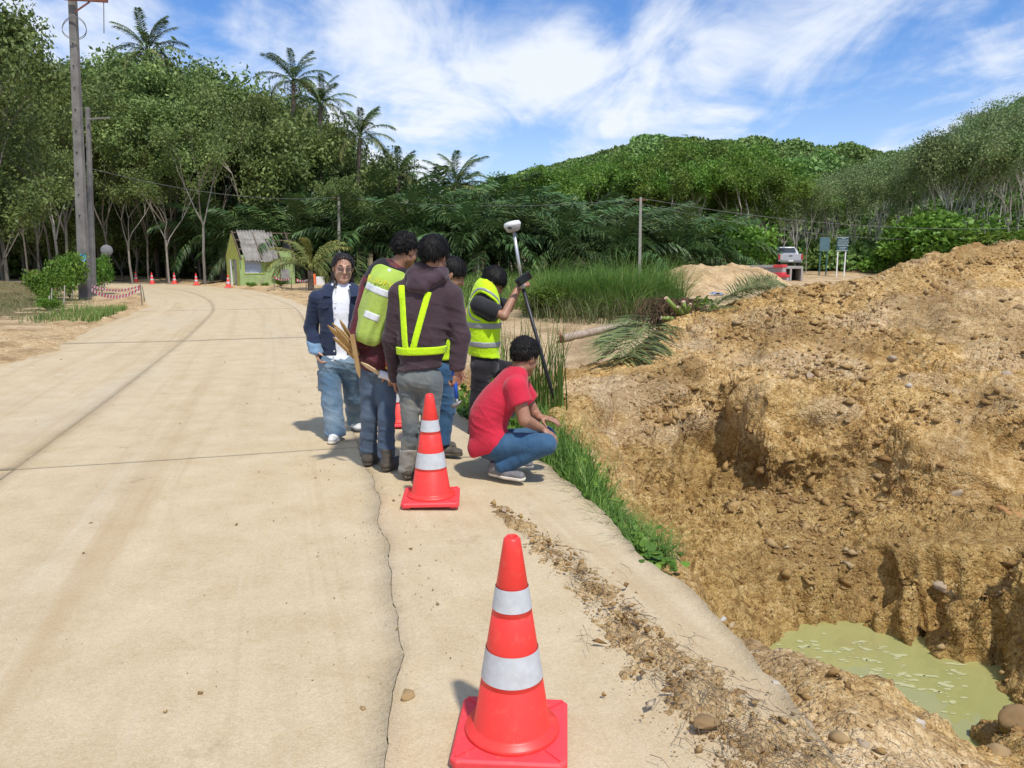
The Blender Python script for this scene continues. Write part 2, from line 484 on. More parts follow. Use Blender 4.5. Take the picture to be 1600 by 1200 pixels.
def ground_z(x, y):
    """smooth ground height without the small relief"""
    x = np.asarray(x, float).ravel(); y = np.asarray(y, float).ravel()
    zt = tri_height(x, y)
    zb = base(x, y)
    w = np.where(np.isnan(zt), 0, 1) * (1 - sstep(48, 58, y)) * (1 - sstep(28, 38, x))
    z = np.where(np.isnan(zt), zb, zt) * w + zb * (1 - w)
    # spoil heap beside the culvert units
    z = z + .9 * np.exp(-((x - 10.0) / 2.6) ** 2 - ((y - 38) / 2.2) ** 2)
    # low bank on the left verge
    s, t = st_of(x, y)
    e = -t - WL(s)
    zl = 0.02 + 0.10 * sstep(.5, 4, e) + .55 * sstep(4, 14, e) + .5 * np.exp(-((x + 22.5) / 3.2) ** 2 - ((y - 33) / 2.0) ** 2)
    z = np.where((e > 0) & (y < 50), z * 0 + np.maximum(zl, zb * sstep(8, 14, e)), z)
    z = np.where((e > 0) & (y < 50) & (y > 40), z * (1 - sstep(40, 50, y)) + sstep(40, 50, y) * zb, z)
    er = np.maximum(t - WR(s), -t - WL(s))
    # the road bed is cut below the slabs
    z = np.where(er < 0, -0.10, np.minimum(z, -0.10 + 0.55 * er) * (1 - sstep(0, .35, er)) + z * sstep(0, .35, er))
    return z
def gz(x, y): return float(ground_z([x], [y])[0])

def axis(lo, hi, a, b, st, g):
    mid = list(np.arange(a, b + 1e-9, st))
    q = a; d = st; left = []
    while q > lo:
        d *= g; q -= d; left.append(q)
    q = mid[-1]; d = st; right = []
    while q < hi:
        d *= g; q += d; right.append(q)
    return np.array(left[::-1] + mid + right)
GX = axis(-700, 900, 0.45, 6.3, 0.021, 1.05)
GY = axis(-120, 900, 2.55, 11.5, 0.021, 1.042)
nx, ny = len(GX), len(GY)
XX, YY = np.meshgrid(GX, GY)
xs, ys = XX.ravel(), YY.ravel()
zs = ground_z(xs, ys)
# light smoothing of the facets
Z = zs.reshape(ny, nx)
for _ in range(3):
    Zp = np.pad(Z, 1, mode='edge')
    Z = (Zp[1:-1, 1:-1] * 2 + Zp[:-2, 1:-1] + Zp[2:, 1:-1] + Zp[1:-1, :-2] + Zp[1:-1, 2:]) / 6
dzx = np.gradient(Z, GX, axis=1).ravel(); dzy = np.gradient(Z, GY, axis=0).ravel()
zs = Z.ravel()
N = np.stack([-dzx, -dzy, np.ones_like(dzx)], -1); N /= np.linalg.norm(N, axis=1)[:, None]
P = np.stack([xs, ys, zs], -1)
ex = exc_mask(xs, ys)
near = (xs > -8) & (xs < 16) & (ys > 0) & (ys < 26)
disp = np.zeros(len(P))
Pn = P[near]
_sn, _tn = st_of(Pn[:, 0], Pn[:, 1])
off = sstep(0.0, .25, np.maximum(_tn - WR(_sn), -_tn - WL(_sn)))
e = ex[near]
wallness = sstep(.25, .6, 1 - N[near][:, 2])
q = .10 * fbm(Pn * 1.1, 2) + .07 * fbm(Pn * 2.7 + 9, 2)
crumb = np.clip(.55 + .9 * fbm(Pn * 1.5 + 77, 2), .12, 1.25)          # where the soil is broken up, where it is smooth-cut
sel = e > .02
w0 = np.zeros(len(Pn)); w0[sel] = .6 - worley(Pn[sel] * 2.9 + 8); big2 = np.clip(vnoise(Pn * 1.3 + 25) * 1.6 - .1, 0, 1)
w1 = np.zeros(len(Pn)); w2 = np.zeros(len(Pn))
w1[sel] = .62 - worley(Pn[sel] * 6.0 + 3); w2[sel] = .58 - worley(Pn[sel] * 15.0 + 11)
lowwall = sstep(-1.55, -1.45, Pn[:, 2]) * (1 - sstep(-.95, -.8, Pn[:, 2])) * sstep(.3, .6, 1 - N[near][:, 2]) * (Pn[:, 1] > 4.9)
cut = sstep(3.2, 3.6, Pn[:, 0]) * sstep(6.9, 7.1, Pn[:, 1]) * (1 - sstep(7.75, 7.95, Pn[:, 1])) * wallness    # smooth bucket-cut face
crumb = crumb * (1 - .85 * cut) * (1 - .75 * lowwall)
big = np.clip(vnoise(Pn * 3.1 + 15) * 1.4, 0, 1)
q = q * e + e * crumb * (.13 * np.maximum(w1, -.1) * big + .058 * np.maximum(w2, -.15) + .16 * np.maximum(w0, -.08) * big2) + e * .020 * fbm(Pn * 9 + 3, 3, .6)
q = q + e * crumb * (.012 * fbm(Pn * 36 + 5, 2) + .0045 * rng.normal(size=len(Pn))) + cut * .03 * np.abs(np.sin((Pn[:, 0] * .5 + Pn[:, 2] * 1.2) * 17 + 2 * vnoise(Pn * 2)))
q = q + (1 - e) * (.02 * fbm(Pn * 3.1, 3) + .010 * fbm(Pn * 13, 3, .65))
# bucket-tooth grooves on the lower wall, smooth cut faces above
along = Pn[:, 0] * .93 - Pn[:, 1] * .36 + .05 * fbm(Pn * 2.0, 2) + Pn[:, 2] * .10
q = q * (1 - .7 * lowwall) + lowwall * .075 * (.55 - np.abs(np.sin(along * math.pi / .17)) ** .8)
disp[near] = q * off
P = P + N * disp[:, None]
idx = np.arange(nx * ny).reshape(ny, nx)
F = np.stack([idx[:-1, :-1], idx[:-1, 1:], idx[1:, 1:], idx[1:, :-1]], -1).reshape(-1, 4)
# soil zones
sg, tg = st_of(xs, ys)
el = -tg - WL(sg)
veg = np.where((el > 2.2) & (ys < 50), sstep(2.2, 5, el + .8 * fbm(P * .5, 2)), 0)
veg = np.maximum(veg, sstep(50, 58, ys) * (1 - sstep(.26, .36, xs / np.maximum(ys, 1)) * (1 - sstep(62, 66, ys))))
veg = np.maximum(veg, np.exp(-((xs - 2.8) / 2.4) ** 2 - ((ys - 24.5) / 3.0) ** 2))
veg = np.maximum(veg, sstep(26, 33, ys) * (xs > -6) * (1 - sstep(.17, .21, xs / np.maximum(ys, 1))) * .8)
wet = sstep(-.25, -.7, P[:, 2] + .15 * fbm(P * 2.2 + 60, 3)) * ex
wet = np.maximum(wet, sstep(.12, .5, fbm(P * 1.3 + 4, 3)) * ex * .5)
ochre = np.clip(ex * .9 + .25 * fbm(P * .8, 3) * (near > 0), 0, 1)
pale = sstep(.1, .5, fbm(P * np.array([.9, .9, 2.2]) + 50, 3)) * ex * (P[:, 2] > -.45)
wet = np.maximum(wet, sstep(-1.28, -1.42, P[:, 2]) * ex * 1.25)
_ct_ = np.zeros(len(P)); _ct_[near] = cut
wet = wet * (1 - _ct_); pale = pale * (1 - _ct_); ochre = np.maximum(ochre, _ct_)
zone = np.stack([ochre, veg, wet, np.clip(pale, 0, 1)], -1)

def soil_material():
    t = NT('soil')
    big = t.noise(0.9, 6, .62); mid = t.noise(5, 7, .68); fine = t.noise(34, 5, .7)
    cr1 = t.voro(17); cr2 = t.voro(46); cr3 = t.voro(120)
    mixf = t.math('ADD', t.math('ADD', t.math('MULTIPLY', mid, .52), t.math('MULTIPLY', cr1, .22)), t.math('ADD', t.math('MULTIPLY', cr2, .22), t.math('MULTIPLY', cr3, .12)))
    sandy = t.ramp(mixf, [(.28, (.40, .255, .125)), (.5, (.56, .395, .215)), (.72, (.72, .56, .36))])
    ochre = t.ramp(mixf, [(.25, (.19, .096, .026)), (.40, (.385, .222, .070)), (.55, (.545, .345, .128)), (.76, (.73, .53, .26))])
    wet = t.ramp(mixf, [(.25, (.120, .066, .021)), (.45, (.27, .160, .050)), (.62, (.40, .262, .090)), (.8, (.52, .38, .165))])
    vegc = t.ramp(mixf, [(.3, (.11, .088, .042)), (.55, (.19, .155, .075)), (.75, (.27, .215, .11))])
    pale = t.ramp(mixf, [(.28, (.33, .235, .14)), (.5, (.50, .385, .25)), (.75, (.66, .54, .39))])
    n = t.n.new('ShaderNodeAttribute'); n.attribute_name = 'zone'
    sp = t.n.new('ShaderNodeSeparateColor'); t.l.new(n.outputs['Color'], sp.inputs[0])
    c = t.mix(sp.outputs[0], sandy, ochre)
    c = t.mix(t.math('MULTIPLY', n.outputs['Alpha'], .45), c, pale)
    c = t.mix(t.math('MULTIPLY', sp.outputs[2], .75), c, wet)
    c = t.mix(sp.outputs[1], c, vegc)
    c = t.mix(t.maprange(big, .36, .53, .55, 0), c, (.185, .105, .04))
    t.color(c); t.set(Roughness=.95, Specular_IOR_Level=.15)
    b = t.bump(t.voro(17, 'Distance'), .5, -.05); b = t.bump(t.voro(46, 'Distance'), .6, -.025, b); b = t.bump(t.voro(120, 'Distance'), .5, -.010, b); t.bump(fine, .5, .02, b)
    return t.m
M_SOIL = soil_material()
ground = struct(mesh_np('ground', P, F, M_SOIL, smooth=True, attrs={'zone': zone}))
_cr = np.zeros(len(P)); _cr[near] = e * crumb
ground.data.polygons.foreach_set('use_smooth', ~(_cr[F[:, 0]] > .62))
PZ = P  # displaced ground for scattering
def surf(px, py, Y0=1.5, Y1=60):
    """first hit of a pixel ray with the smooth ground"""
    d = ray(px, py)
    Ys = np.concatenate([np.arange(Y0, 14, .04), np.arange(14, Y1, .2)])
    tt = Ys / d[1]
    zz = CAMH + d[2] * tt
    g = ground_z(d[0] * tt, Ys)
    k = np.where(zz <= g)[0]
    i = k[0] if len(k) else len(Ys) - 1
    return np.array((d[0] * tt[i], Ys[i], g[i]))

# ---- concrete road slabs
def concrete_material(name='dusty_concrete'):
    t = NT(name)
    at = t.n.new('ShaderNodeAttribute'); at.attribute_name = 'st'
    def stn(scale, sc, detail=5, rough=.6, dist=0):
        n = t.n.new('ShaderNodeTexNoise'); n.inputs['Scale'].default_value = scale; n.inputs['Detail'].default_value = detail; n.inputs['Roughness'].default_value = rough; n.inputs['Distortion'].default_value = dist
        mp = t.n.new('ShaderNodeMapping'); mp.inputs['Scale'].default_value = sc
        t.l.new(at.outputs['Vector'], mp.inputs[0]); t.l.new(mp.outputs[0], n.inputs['Vector']); return n.outputs['Fac']
    mid = t.noise(2.6, 8, .68); fine = t.noise(40, 6, .72); sp1 = t.voro(150); sp2 = t.voro(420)
    f = t.math('ADD', t.math('MULTIPLY', mid, .54), t.math('ADD', t.math('MULTIPLY', fine, .28), t.math('ADD', t.math('MULTIPLY', sp1, .13), t.math('MULTIPLY', sp2, .14))))
    c = t.ramp(f, [(.30, (.40, .295, .165)), (.48, (.520, .405, .245)), (.62, (.575, .465, .300)), (.8, (.65, .545, .38))])
    bare = t.math('MULTIPLY', stn(1.0, (.10, .9, 1), 6, .62, .4), 1.0)
    c = t.mix(t.maprange(bare, .50, .70, 0, .55), c, t.ramp(f, [(.35, (.42, .345, .235)), (.7, (.57, .49, .365))]))
    tr = stn(1.0, (.12, 3.2, 1), 6, .6, .8)
    c = t.mix(t.maprange(tr, .50, .70, 0, .45), c, (.41, .28, .145))
    tr2 = stn(1.0, (.35, 14, 1), 5, .65, .3)
    c = t.mix(t.maprange(tr2, .56, .74, 0, .35), c, (.58, .48, .35))
    spot = t.noise(1.6, 9, .78)
    c = t.mix(t.maprange(spot, .60, .72, 0, .55), c, (.25, .16, .08))
    c = t.mix(t.maprange(sp2, .90, 1.0, 0, .55), c, (.16, .11, .065))
    t.color(c); t.set(Roughness=.93, Specular_IOR_Level=.2)
    b = t.bump(fine, .5, .014); t.bump(sp1, .2, .004, b)
    return t.m
M_ROAD = concrete_material()
M_JOINT = simple('joint_sealant', (.26, .215, .16), .9, .3, 9, dirt=(.46, .35, .21), dirt_amt=1.0)
road = struct(empty('road', (0, 0, 0)))
def strip(name, s0, s1, ta, tb, ds, nt, z=0.0, thick=.10, zf=None, mat=M_ROAD, parent=road, jit=(0, 0), crown=.0):
    S = np.arange(s0, s1, ds); S = np.append(S, s1)
    Aa = np.array([ta(q) for q in S]); Bb = np.array([tb(q) for q in S])
    if jit[0]: Aa = Aa + jit[0] * fbm(np.stack([S * 1.7, S * 0, S * 0 + 3], -1), 5, .65)
    if jit[1]: Bb = Bb + jit[1] * fbm(np.stack([S * 1.7, S * 0 + 9, S * 0 + 3], -1), 5, .65)
    U = np.linspace(0, 1, nt + 1)
    T = Aa[:, None] + (Bb - Aa)[:, None] * U[None]
    XY = np.stack([cl_point(S, T[:, k]) for k in range(nt + 1)], 1)
    zz = np.full(T.shape, z) if zf is None else zf(S[:, None] + 0 * T, T, XY)
    top = np.concatenate([XY, zz[..., None]], -1).reshape(-1, 3)
    m, n = T.shape
    I = np.arange(m * n).reshape(m, n)
    F = [np.stack([I[:-1, :-1], I[:-1, 1:], I[1:, 1:], I[1:, :-1]], -1).reshape(-1, 4)]
    bot = top - np.array([0, 0, thick]); B = I + m * n
    def wall(a, b): F.append(np.stack([a[:-1], b[:-1], b[1:], a[1:]], -1))
    wall(I[:, 0], B[:, 0]); wall(B[:, -1], I[:, -1]); wall(B[0], I[0]); wall(I[-1], B[-1])
    st = np.stack([S[:, None] + 0 * T, T, 0 * T, 0 * T + 1], -1).reshape(-1, 4)
    return mesh_np(name, np.vstack([top, bot]), np.vstack(F), mat, parent, attrs={'st': np.vstack([st, st])})
_ck = np.array([(-.30, -4.0), (-.34, .5), (-.42, 2.88), (-.54, 3.41), (-.74, 4.27), (-1.03, 5.49), (-2.0, 9), (-3.7, 14.5)])
_cs, _ct = st_of(_ck[:, 0], _ck[:, 1])
def crack_t(s):   # the irregular longitudinal crack between lane and shoulder
    s = np.asarray(s, float); q = np.atleast_1d(s)
    j = .035 * fbm(np.stack([q * 1.3, q * 0 + 4, q * 0], -1), 5, .6) * (q < s_at_y(16))
    v = np.interp(q, np.append(_cs, [s_at_y(30), s_at_y(60)]), np.append(_ct, [2.5, 2.5])) + j
    return v if s.ndim else float(v[0])
joints = [s_at_y(v) for v in (-5.5, -3.0)] + [s_at_y(5.62)]
while joints[-1] < CLL[-1] - 8: joints.append(joints[-1] + 9.6)
G = .003
def road_z(S, T, XY):
    p = np.stack([XY[..., 0].ravel(), XY[..., 1].ravel(), 0 * XY[..., 0].ravel()], -1)
    return (.006 * fbm(p * .6, 3) + .0012 * fbm(p * 6, 2)).reshape(T.shape) - .012
def z_pair(S, T, XY): return road_z(S, T, XY)
for a, b in zip(joints[:-1], joints[1:]):
    ds = .12 if a < 14 else .3
    G = .003 if a < 12 else .0012
    strip('slab', a + G, b - G, lambda s: -WL(s), lambda s: -G, ds, 16, zf=road_z, jit=(.05, 0))
    strip('slab', a + G, b - G, lambda s: G, lambda s: crack_t(s) - .0012, ds if a > 20 else .04, 18, zf=road_z)
for a, b in ((joints[0], joints[2] - .5), (joints[2] - .5, joints[3] + 1.2), (joints[3] + 1.2, joints[5]), (joints[5], joints[8])):
    strip('shoulder_slab', a + .002, b - .002, lambda s: crack_t(s) + .0012, lambda s: max(WR(s), crack_t(s) + .08), .05 if a < 20 else .3, 14,
          zf=lambda S, T, XY: road_z(S, T, XY) - .03 * sstep(.0, 1.5, T - crack_t(S.ravel()).reshape(S.shape)), jit=(0, .035))
jb = strip('joint_filler', joints[0], joints[-1], lambda s: -WL(s) + .2, lambda s: crack_t(s) + .06, .4, 10, z=-.026, thick=.02, mat=M_JOINT)

# ---- verges: loose soil lapping over the slab edges
M_VERGE = M_SOIL
def verge(name, side, s0, s1, w, ds, nt, rise, lap):
    def ta(s): return 0
    S = np.arange(s0, s1, ds)
    e0 = lap * (fbm(np.stack([S * .45, S * 0 + side * 7, S * 0], -1), 5, .6)) - lap * .3
    U = np.linspace(0, 1, nt + 1) ** 1.8
    E = -np.maximum(0, e0)[:, None] + np.minimum(0, e0)[:, None] * -1 * 0 + (U * w)[None] - (.12 + 0 * e0)[:, None] * (1 - U)[None]
    edge = (WL(S) if side < 0 else WR(S))
    T = side * (edge[:, None] + E)
    XY = np.stack([cl_point(S, T[:, k]) for k in range(nt + 1)], 1)
    p = np.concatenate([XY, np.zeros(XY.shape[:2] + (1,))], -1).reshape(-1, 3)
    g = ground_z(p[:, 0], p[:, 1]).reshape(T.shape)
    k = sstep(0, .35, U * w)[None]
    zz = -.02 + (rise * .35) * k + (np.maximum(0, g) if side < 0 else g) * sstep(.1, .6, U)[None]
    rel = (.035 * fbm(p * 1.6, 3) + .02 * fbm(p * 6, 3) + .03 * np.maximum(0, fbm(p * 9 + 4, 2))).reshape(T.shape) * k
    zz = zz + rel + .02 * k
    zz[:, -1] -= .25; zz[:, 0] = -.03
    m, n = T.shape
    I = np.arange(m * n).reshape(m, n)
    F = np.stack([I[:-1, :-1], I[:-1, 1:], I[1:, 1:], I[1:, :-1]], -1).reshape(-1, 4)
    if side < 0: F = F[:, ::-1]
    V = np.concatenate([XY, zz[..., None]], -1).reshape(-1, 3)
    vg = (sstep(1.3, 2.6, E + .5 * (fbm(p * .7 + 3, 3)).reshape(E.shape)) * (1 if side < 0 else .2)).ravel()
    zn = np.stack([0 * vg + .25, vg, 0 * vg, 0 * vg], -1)
    return struct(mesh_np(name, V, F.copy(), M_VERGE, smooth=True, attrs={'zone': zn}))
verge('verge_left', -1, s_at_y(3), s_at_y(44), 6.5, .12, 40, .06, .3)
verge('verge_right', 1, s_at_y(19), s_at_y(46), 2.2, .14, 18, .05, .25)
verge('verge_bend', 1, s_at_y(46), s_at_y(64), 2.2, .2, 16, .25, .3)

# ---- muddy water
t = NT('muddy_water')
c = t.ramp(t.noise(.9, 4, .5), [(.3, (.285, .285, .10)), (.55, (.335, .325, .125)), (.75, (.31, .265, .11))])
t.color(c); t.set(Roughness=.03, Specular_IOR_Level=.6)
t.bump(t.noise(7, 3), .06, .008)
wv = [(1.0, 5.0), (1.1, 4.0), (2.0, 3.6), (3.4, 3.6), (5.0, 4.2), (4.8, 5.6), (3.4, 6.7), (1.6, 6.6)]
water = struct(mesh_np('water', [(a, b, -1.46) for a, b in wv], [tuple(range(len(wv)))], t.m))
t = NT('foam'); t.color((.43, .42, .215)); t.set(Roughness=.7)
fm = MB(); r2 = random.Random(3)
blobs = []
while len(blobs) < 80:
    x, y = r2.gauss(2.75, .45), r2.gauss(5.35, .33)
    if 1.9 < x < 3.6 and 4.7 < y < 6.0: blobs.append((x, y))
for x, y in blobs:
    px, py = x, y
    for k in range(r2.randint(1, 4)):
        rr = r2.uniform(.006, .026); n = 9; ph = r2.uniform(0, 6)
        sx, sy = r2.uniform(1, 1.9), r2.uniform(.5, .9)
        fm.add([(px + sx * rr * math.cos(2 * math.pi * i / n) * r2.uniform(.75, 1.2), py + sy * rr * math.sin(2 * math.pi * i / n) * r2.uniform(.75, 1.2), -1.4575 + .0003 * k) for i in range(n)], [tuple(range(n))])
        px += r2.uniform(-.06, .06); py += r2.uniform(-.03, .03)
stuff(fm.build('foam', t.m), 'pale froth flecks drifting on the green pit water', 'foam')
# ================================================================== vegetation
def leaf_material(name, dark, light, yellow=None, trans=.25, nscale=.9, rough=.55):
    t = NT(name)
    oi = t.n.new('ShaderNodeObjectInfo')
    n = t.noise(nscale, 3, .6); at = t.attr('tint')
    f = t.math('ADD', t.math('MULTIPLY', n, .55), t.math('MULTIPLY', at, .55))
    c = t.ramp(f, [(.28, dark), (.55, tuple((a + b) / 2 for a, b in zip(dark, light))), (.82, light)])
    if yellow: c = t.mix(t.maprange(at, .93, 1.0, 0, .8), c, yellow)
    hv = t.n.new('ShaderNodeHueSaturation')
    t.l.new(t.maprange(oi.outputs['Random'], 0, 1, .485, .515), hv.inputs['Hue'])
    t.l.new(t.maprange(oi.outputs['Random'], 0, 1, .75, 1.25), hv.inputs['Value'])
    t.l.new(c, hv.inputs['Color'])
    c = hv.outputs[0]
    t.color(c); t.set(Roughness=rough, Specular_IOR_Level=.35)
    if trans:
        tr = t.n.new('ShaderNodeBsdfTranslucent'); t.l.new(c, tr.inputs['Color'])
        mx = t.n.new('ShaderNodeMixShader'); mx.inputs[0].default_value = trans
        t.l.new(t.b.outputs[0], mx.inputs[1]); t.l.new(tr.outputs[0], mx.inputs[2])
        t.l.new(mx.outputs[0], t.out.inputs[0])
    return t.m
def bark_material(name, a, b, scale=6):
    t = NT(name)
    n = t.noise(scale, 6, .65, sc=(1, 1, .35)); m = t.noise(scale * .3, 4)
    c = t.ramp(n, [(.3, a), (.7, b)])
    c = t.mix(t.maprange(m, .5, .75, 0, .6), c, tuple(q * .55 for q in a))
    t.color(c); t.set(Roughness=.9, Specular_IOR_Level=.2); t.bump(n, .5, .02)
    return t.m
M_LEAF_DK = leaf_material('leaves_forest', (.070, .112, .028), (.265, .335, .095), (.32, .33, .06), trans=.3)
M_LEAF_MID = leaf_material('leaves_rubber', (.060, .135, .014), (.215, .340, .048), (.29, .33, .04), trans=.3)
M_LEAF_HILL = leaf_material('leaves_hillside_haze', (.10, .16, .052), (.29, .375, .14), None, trans=.3)  # paler, greyer green: slight haze over the slope mixed into the leaf colour
M_LEAF_FAR = leaf_material('leaves_far', (.095, .165, .040), (.25, .37, .092), None, trans=.2, nscale=.25)
M_BUSH = leaf_material('leaves_bush', (.055, .13, .012), (.20, .33, .04), (.27, .30, .04), trans=.3)
M_PALM = leaf_material('palm_leaflets', (.034, .075, .020), (.125, .205, .066), (.20, .22, .06), trans=.2, rough=.45)
M_COCO = leaf_material('coconut_leaflets', (.040, .080, .018), (.15, .20, .056), (.36, .29, .08), trans=.2, rough=.45)
M_DRYPALM = leaf_material('dry_leaflets', (.10, .13, .03), (.30, .31, .09), (.45, .35, .11), trans=.2)
M_GRASS = leaf_material('grass_blades', (.060, .125, .020), (.21, .325, .060), (.40, .36, .13), trans=.35, nscale=2)
M_GRASS_DRY = leaf_material('verge_grass', (.07, .10, .028), (.19, .20, .07), (.34, .28, .13), trans=.25, nscale=2)
M_BARK = bark_material('bark_grey', (.11, .092, .07), (.24, .21, .165))
M_BARK_PALE = bark_material('bark_pale', (.33, .30, .25), (.58, .54, .46))
M_BARK_PALM = bark_material('palm_bark', (.12, .09, .065), (.25, .20, .15), 9)

def rand_dirs(n, rg):
    v = rg.normal(size=(n, 3)); return v / np.linalg.norm(v, axis=1)[:, None]
def leaf_quads(C, D, L, W, rg, fold=.25):
    """rhombus leaves: centre, direction, length, width arrays"""
    n = len(C)
    side = np.cross(D, rand_dirs(n, rg)); side /= np.linalg.norm(side, axis=1)[:, None] + 1e-9
    nrm = np.cross(D, side)
    L = np.broadcast_to(L, n)[:, None]; W = np.broadcast_to(W, n)[:, None]
    v0 = C - D * L * .5; v2 = C + D * L * .5
    v1 = C + side * W * .5 - nrm * W * fold; v3 = C - side * W * .5 - nrm * W * fold
    V = np.stack([v0, v1, v2, v3], 1).reshape(-1, 3)
    F = np.arange(n * 4).reshape(n, 4)
    return V, F
def tube_mesh(segs, n=6):
    V = []; Fq = []
    for a, b, ra, rb in segs:
        a = np.asarray(a, float); b = np.asarray(b, float)
        t = b - a; t /= np.linalg.norm(t) + 1e-9
        x = np.cross(t, (0.3, .9, .2)); x /= np.linalg.norm(x); y = np.cross(t, x)
        k = len(V) * 2 * n
        an = np.arange(n) * 2 * math.pi / n
        ring = np.cos(an)[:, None] * x + np.sin(an)[:, None] * y
        V.append(np.vstack([a + ring * ra, b + ring * rb]))
        i = np.arange(n); j = (i + 1) % n
        Fq.append(np.stack([i, j, j + n, i + n], -1) + k)
    return np.vstack(V), np.vstack(Fq)
def skeleton(rg, trunk=.4, nlimb=4, spread=.45, levels=3, h=1.0, lean=.04, r0=.016, ratio=.72, up=.25):
    segs = []; tips = []
    d = np.array([rg.normal() * lean, rg.normal() * lean, 1.0]); d /= np.linalg.norm(d)
    p = np.zeros(3); r = r0
    m = 4
    for k in range(m):
        q = p + d * trunk / m; segs.append((p, q, r, r * .93)); p = q; r *= .93
        d = d + rg.normal(size=3) * .05; d /= np.linalg.norm(d)
    def grow(p, d, r, ln, lev):
        for k in range(3):
            q = p + d * ln / 3; segs.append((p, q, r, r * .85)); p = q; r *= .85
            d = d + rg.normal(size=3) * .12 + np.array((0, 0, up * .12)); d /= np.linalg.norm(d)
            if lev <= 1: tips.append(p.copy())
        if lev == 0: return
        for _ in range(2 if rg.random() < .55 else 3):
            a = rg.normal(size=3); a -= d * a.dot(d); a /= np.linalg.norm(a)
            dd = d + a * spread * rg.uniform(.7, 1.3); dd /= np.linalg.norm(dd)
            grow(p, dd, r * .8, ln * ratio * rg.uniform(.8, 1.15), lev - 1)
    for k in range(nlimb):
        an = 2 * math.pi * (k + rg.random() * .6) / nlimb
        dd = np.array((math.cos(an) * spread * rg.uniform(.5, 1.2), math.sin(an) * spread * rg.uniform(.5, 1.2), 1)); dd /= np.linalg.norm(dd)
        grow(p - d * trunk * .25 * rg.random(), dd, r * .72, (h - trunk) * .42 * rg.uniform(.75, 1.1), levels - 1)
    return segs, np.array(tips)
def tree_proto(seed, nleaf, Lf, clump, drop_low=0.0, fill=0, **k):
    """unit-height tree: trunk mesh + crown mesh"""
    rg = np.random.default_rng(seed)
    segs, tips = skeleton(rg, **k)
    top = tips[:, 2].max() + clump * .6
    sc = 1.0 / top
    segs = [(a * sc, b * sc, ra * sc, rb * sc) for a, b, ra, rb in segs]; tips = tips * sc
    TV, TF = tube_mesh(segs, 6)
    if drop_low: tips = tips[tips[:, 2] > drop_low]
    w = rg.random(len(tips)) ** 1.5 + .15; w /= w.sum()
    ci = rg.choice(len(tips), nleaf, p=w)
    off = rand_dirs(nleaf, rg) * (rg.random(nleaf) ** .5)[:, None] * clump * np.array([1, 1, .75])
    C = tips[ci] + off
    D = off / (np.linalg.norm(off, axis=1)[:, None] + 1e-9) * .7 + rand_dirs(nleaf, rg) * .8 + np.array([0, 0, -.35])
    D /= np.linalg.norm(D, axis=1)[:, None]
    L = Lf * rg.uniform(.6, 1.35, nleaf)
    V, F = leaf_quads(C, D, L, L * rg.uniform(.4, .6, nleaf), rg)
    tt = rg.random(len(tips))[ci] * .6 + rg.random(nleaf) * .4
    return TV, TF, V, F, np.repeat(tt, 4)
PROTO = {}
def make_protos(key, n, leafmat, barkmat, **k):
    out = []
    for i in range(n):
        TV, TF, V, F, tt = tree_proto(100 * (hash_s(key) % 50) + i, **k)
        out.append((mesh_np('trunk', TV, TF, barkmat, smooth=True, link=False), mesh_np('crown', V, F, leafmat, link=False, attrs={'tint': tt})))
    PROTO[key] = out
def hash_s(s): return sum(ord(c) * (i + 3) for i, c in enumerate(s))
make_protos('forest', 6, M_LEAF_DK, M_BARK, nleaf=10000, Lf=.0185, clump=.068, trunk=.34, nlimb=5, spread=.5, levels=4, r0=.0085)
make_protos('forest_low', 3, M_LEAF_DK, M_BARK, nleaf=9000, Lf=.026, clump=.11, trunk=.16, nlimb=6, spread=.6, levels=3, r0=.010)
make_protos('thin', 3, M_LEAF_DK, bark_material('bark_mid', (.20, .175, .14), (.38, .345, .29)), nleaf=3000, Lf=.019, clump=.07, trunk=.36, nlimb=3, spread=.42, levels=4, r0=.0095)
make_protos('rubber', 4, M_LEAF_MID, M_BARK_PALE, nleaf=10000, Lf=.0225, clump=.082, trunk=.36, nlimb=5, spread=.48, levels=4, r0=.011)
make_protos('slender', 6, M_LEAF_HILL, M_BARK_PALE, nleaf=3600, Lf=.020, clump=.075, trunk=.30, nlimb=4, spread=.26, levels=4, r0=.0065, ratio=.78)
make_protos('bush', 3, M_BUSH, M_BARK, nleaf=3800, Lf=.075, clump=.24, trunk=.10, nlimb=6, spread=.8, levels=3, r0=.02)

def place_tree(kind, name, px, pytop, Y, label, group, cat='tree', wide=1.0, X=None, hmax=40, rgen=random.Random(5)):
    x = J(px, 405, Y)[0] if X is None else X
    zb = gz(x, Y) - .1
    h = min(hmax, J(px, pytop, Y)[2] - zb)
    o = empty(name, (x, Y, zb), rgen.uniform(0, 6.28))
    tag(o, label, cat, group)
    T, Cr = rgen.choice(PROTO[kind])
    for nm, me in (('trunk', T), ('crown', Cr)):
        c = link_me(nm, me, None); c.parent = o
        c.scale = (h * wide, h * wide, h)
    return o
rr = random.Random(11)
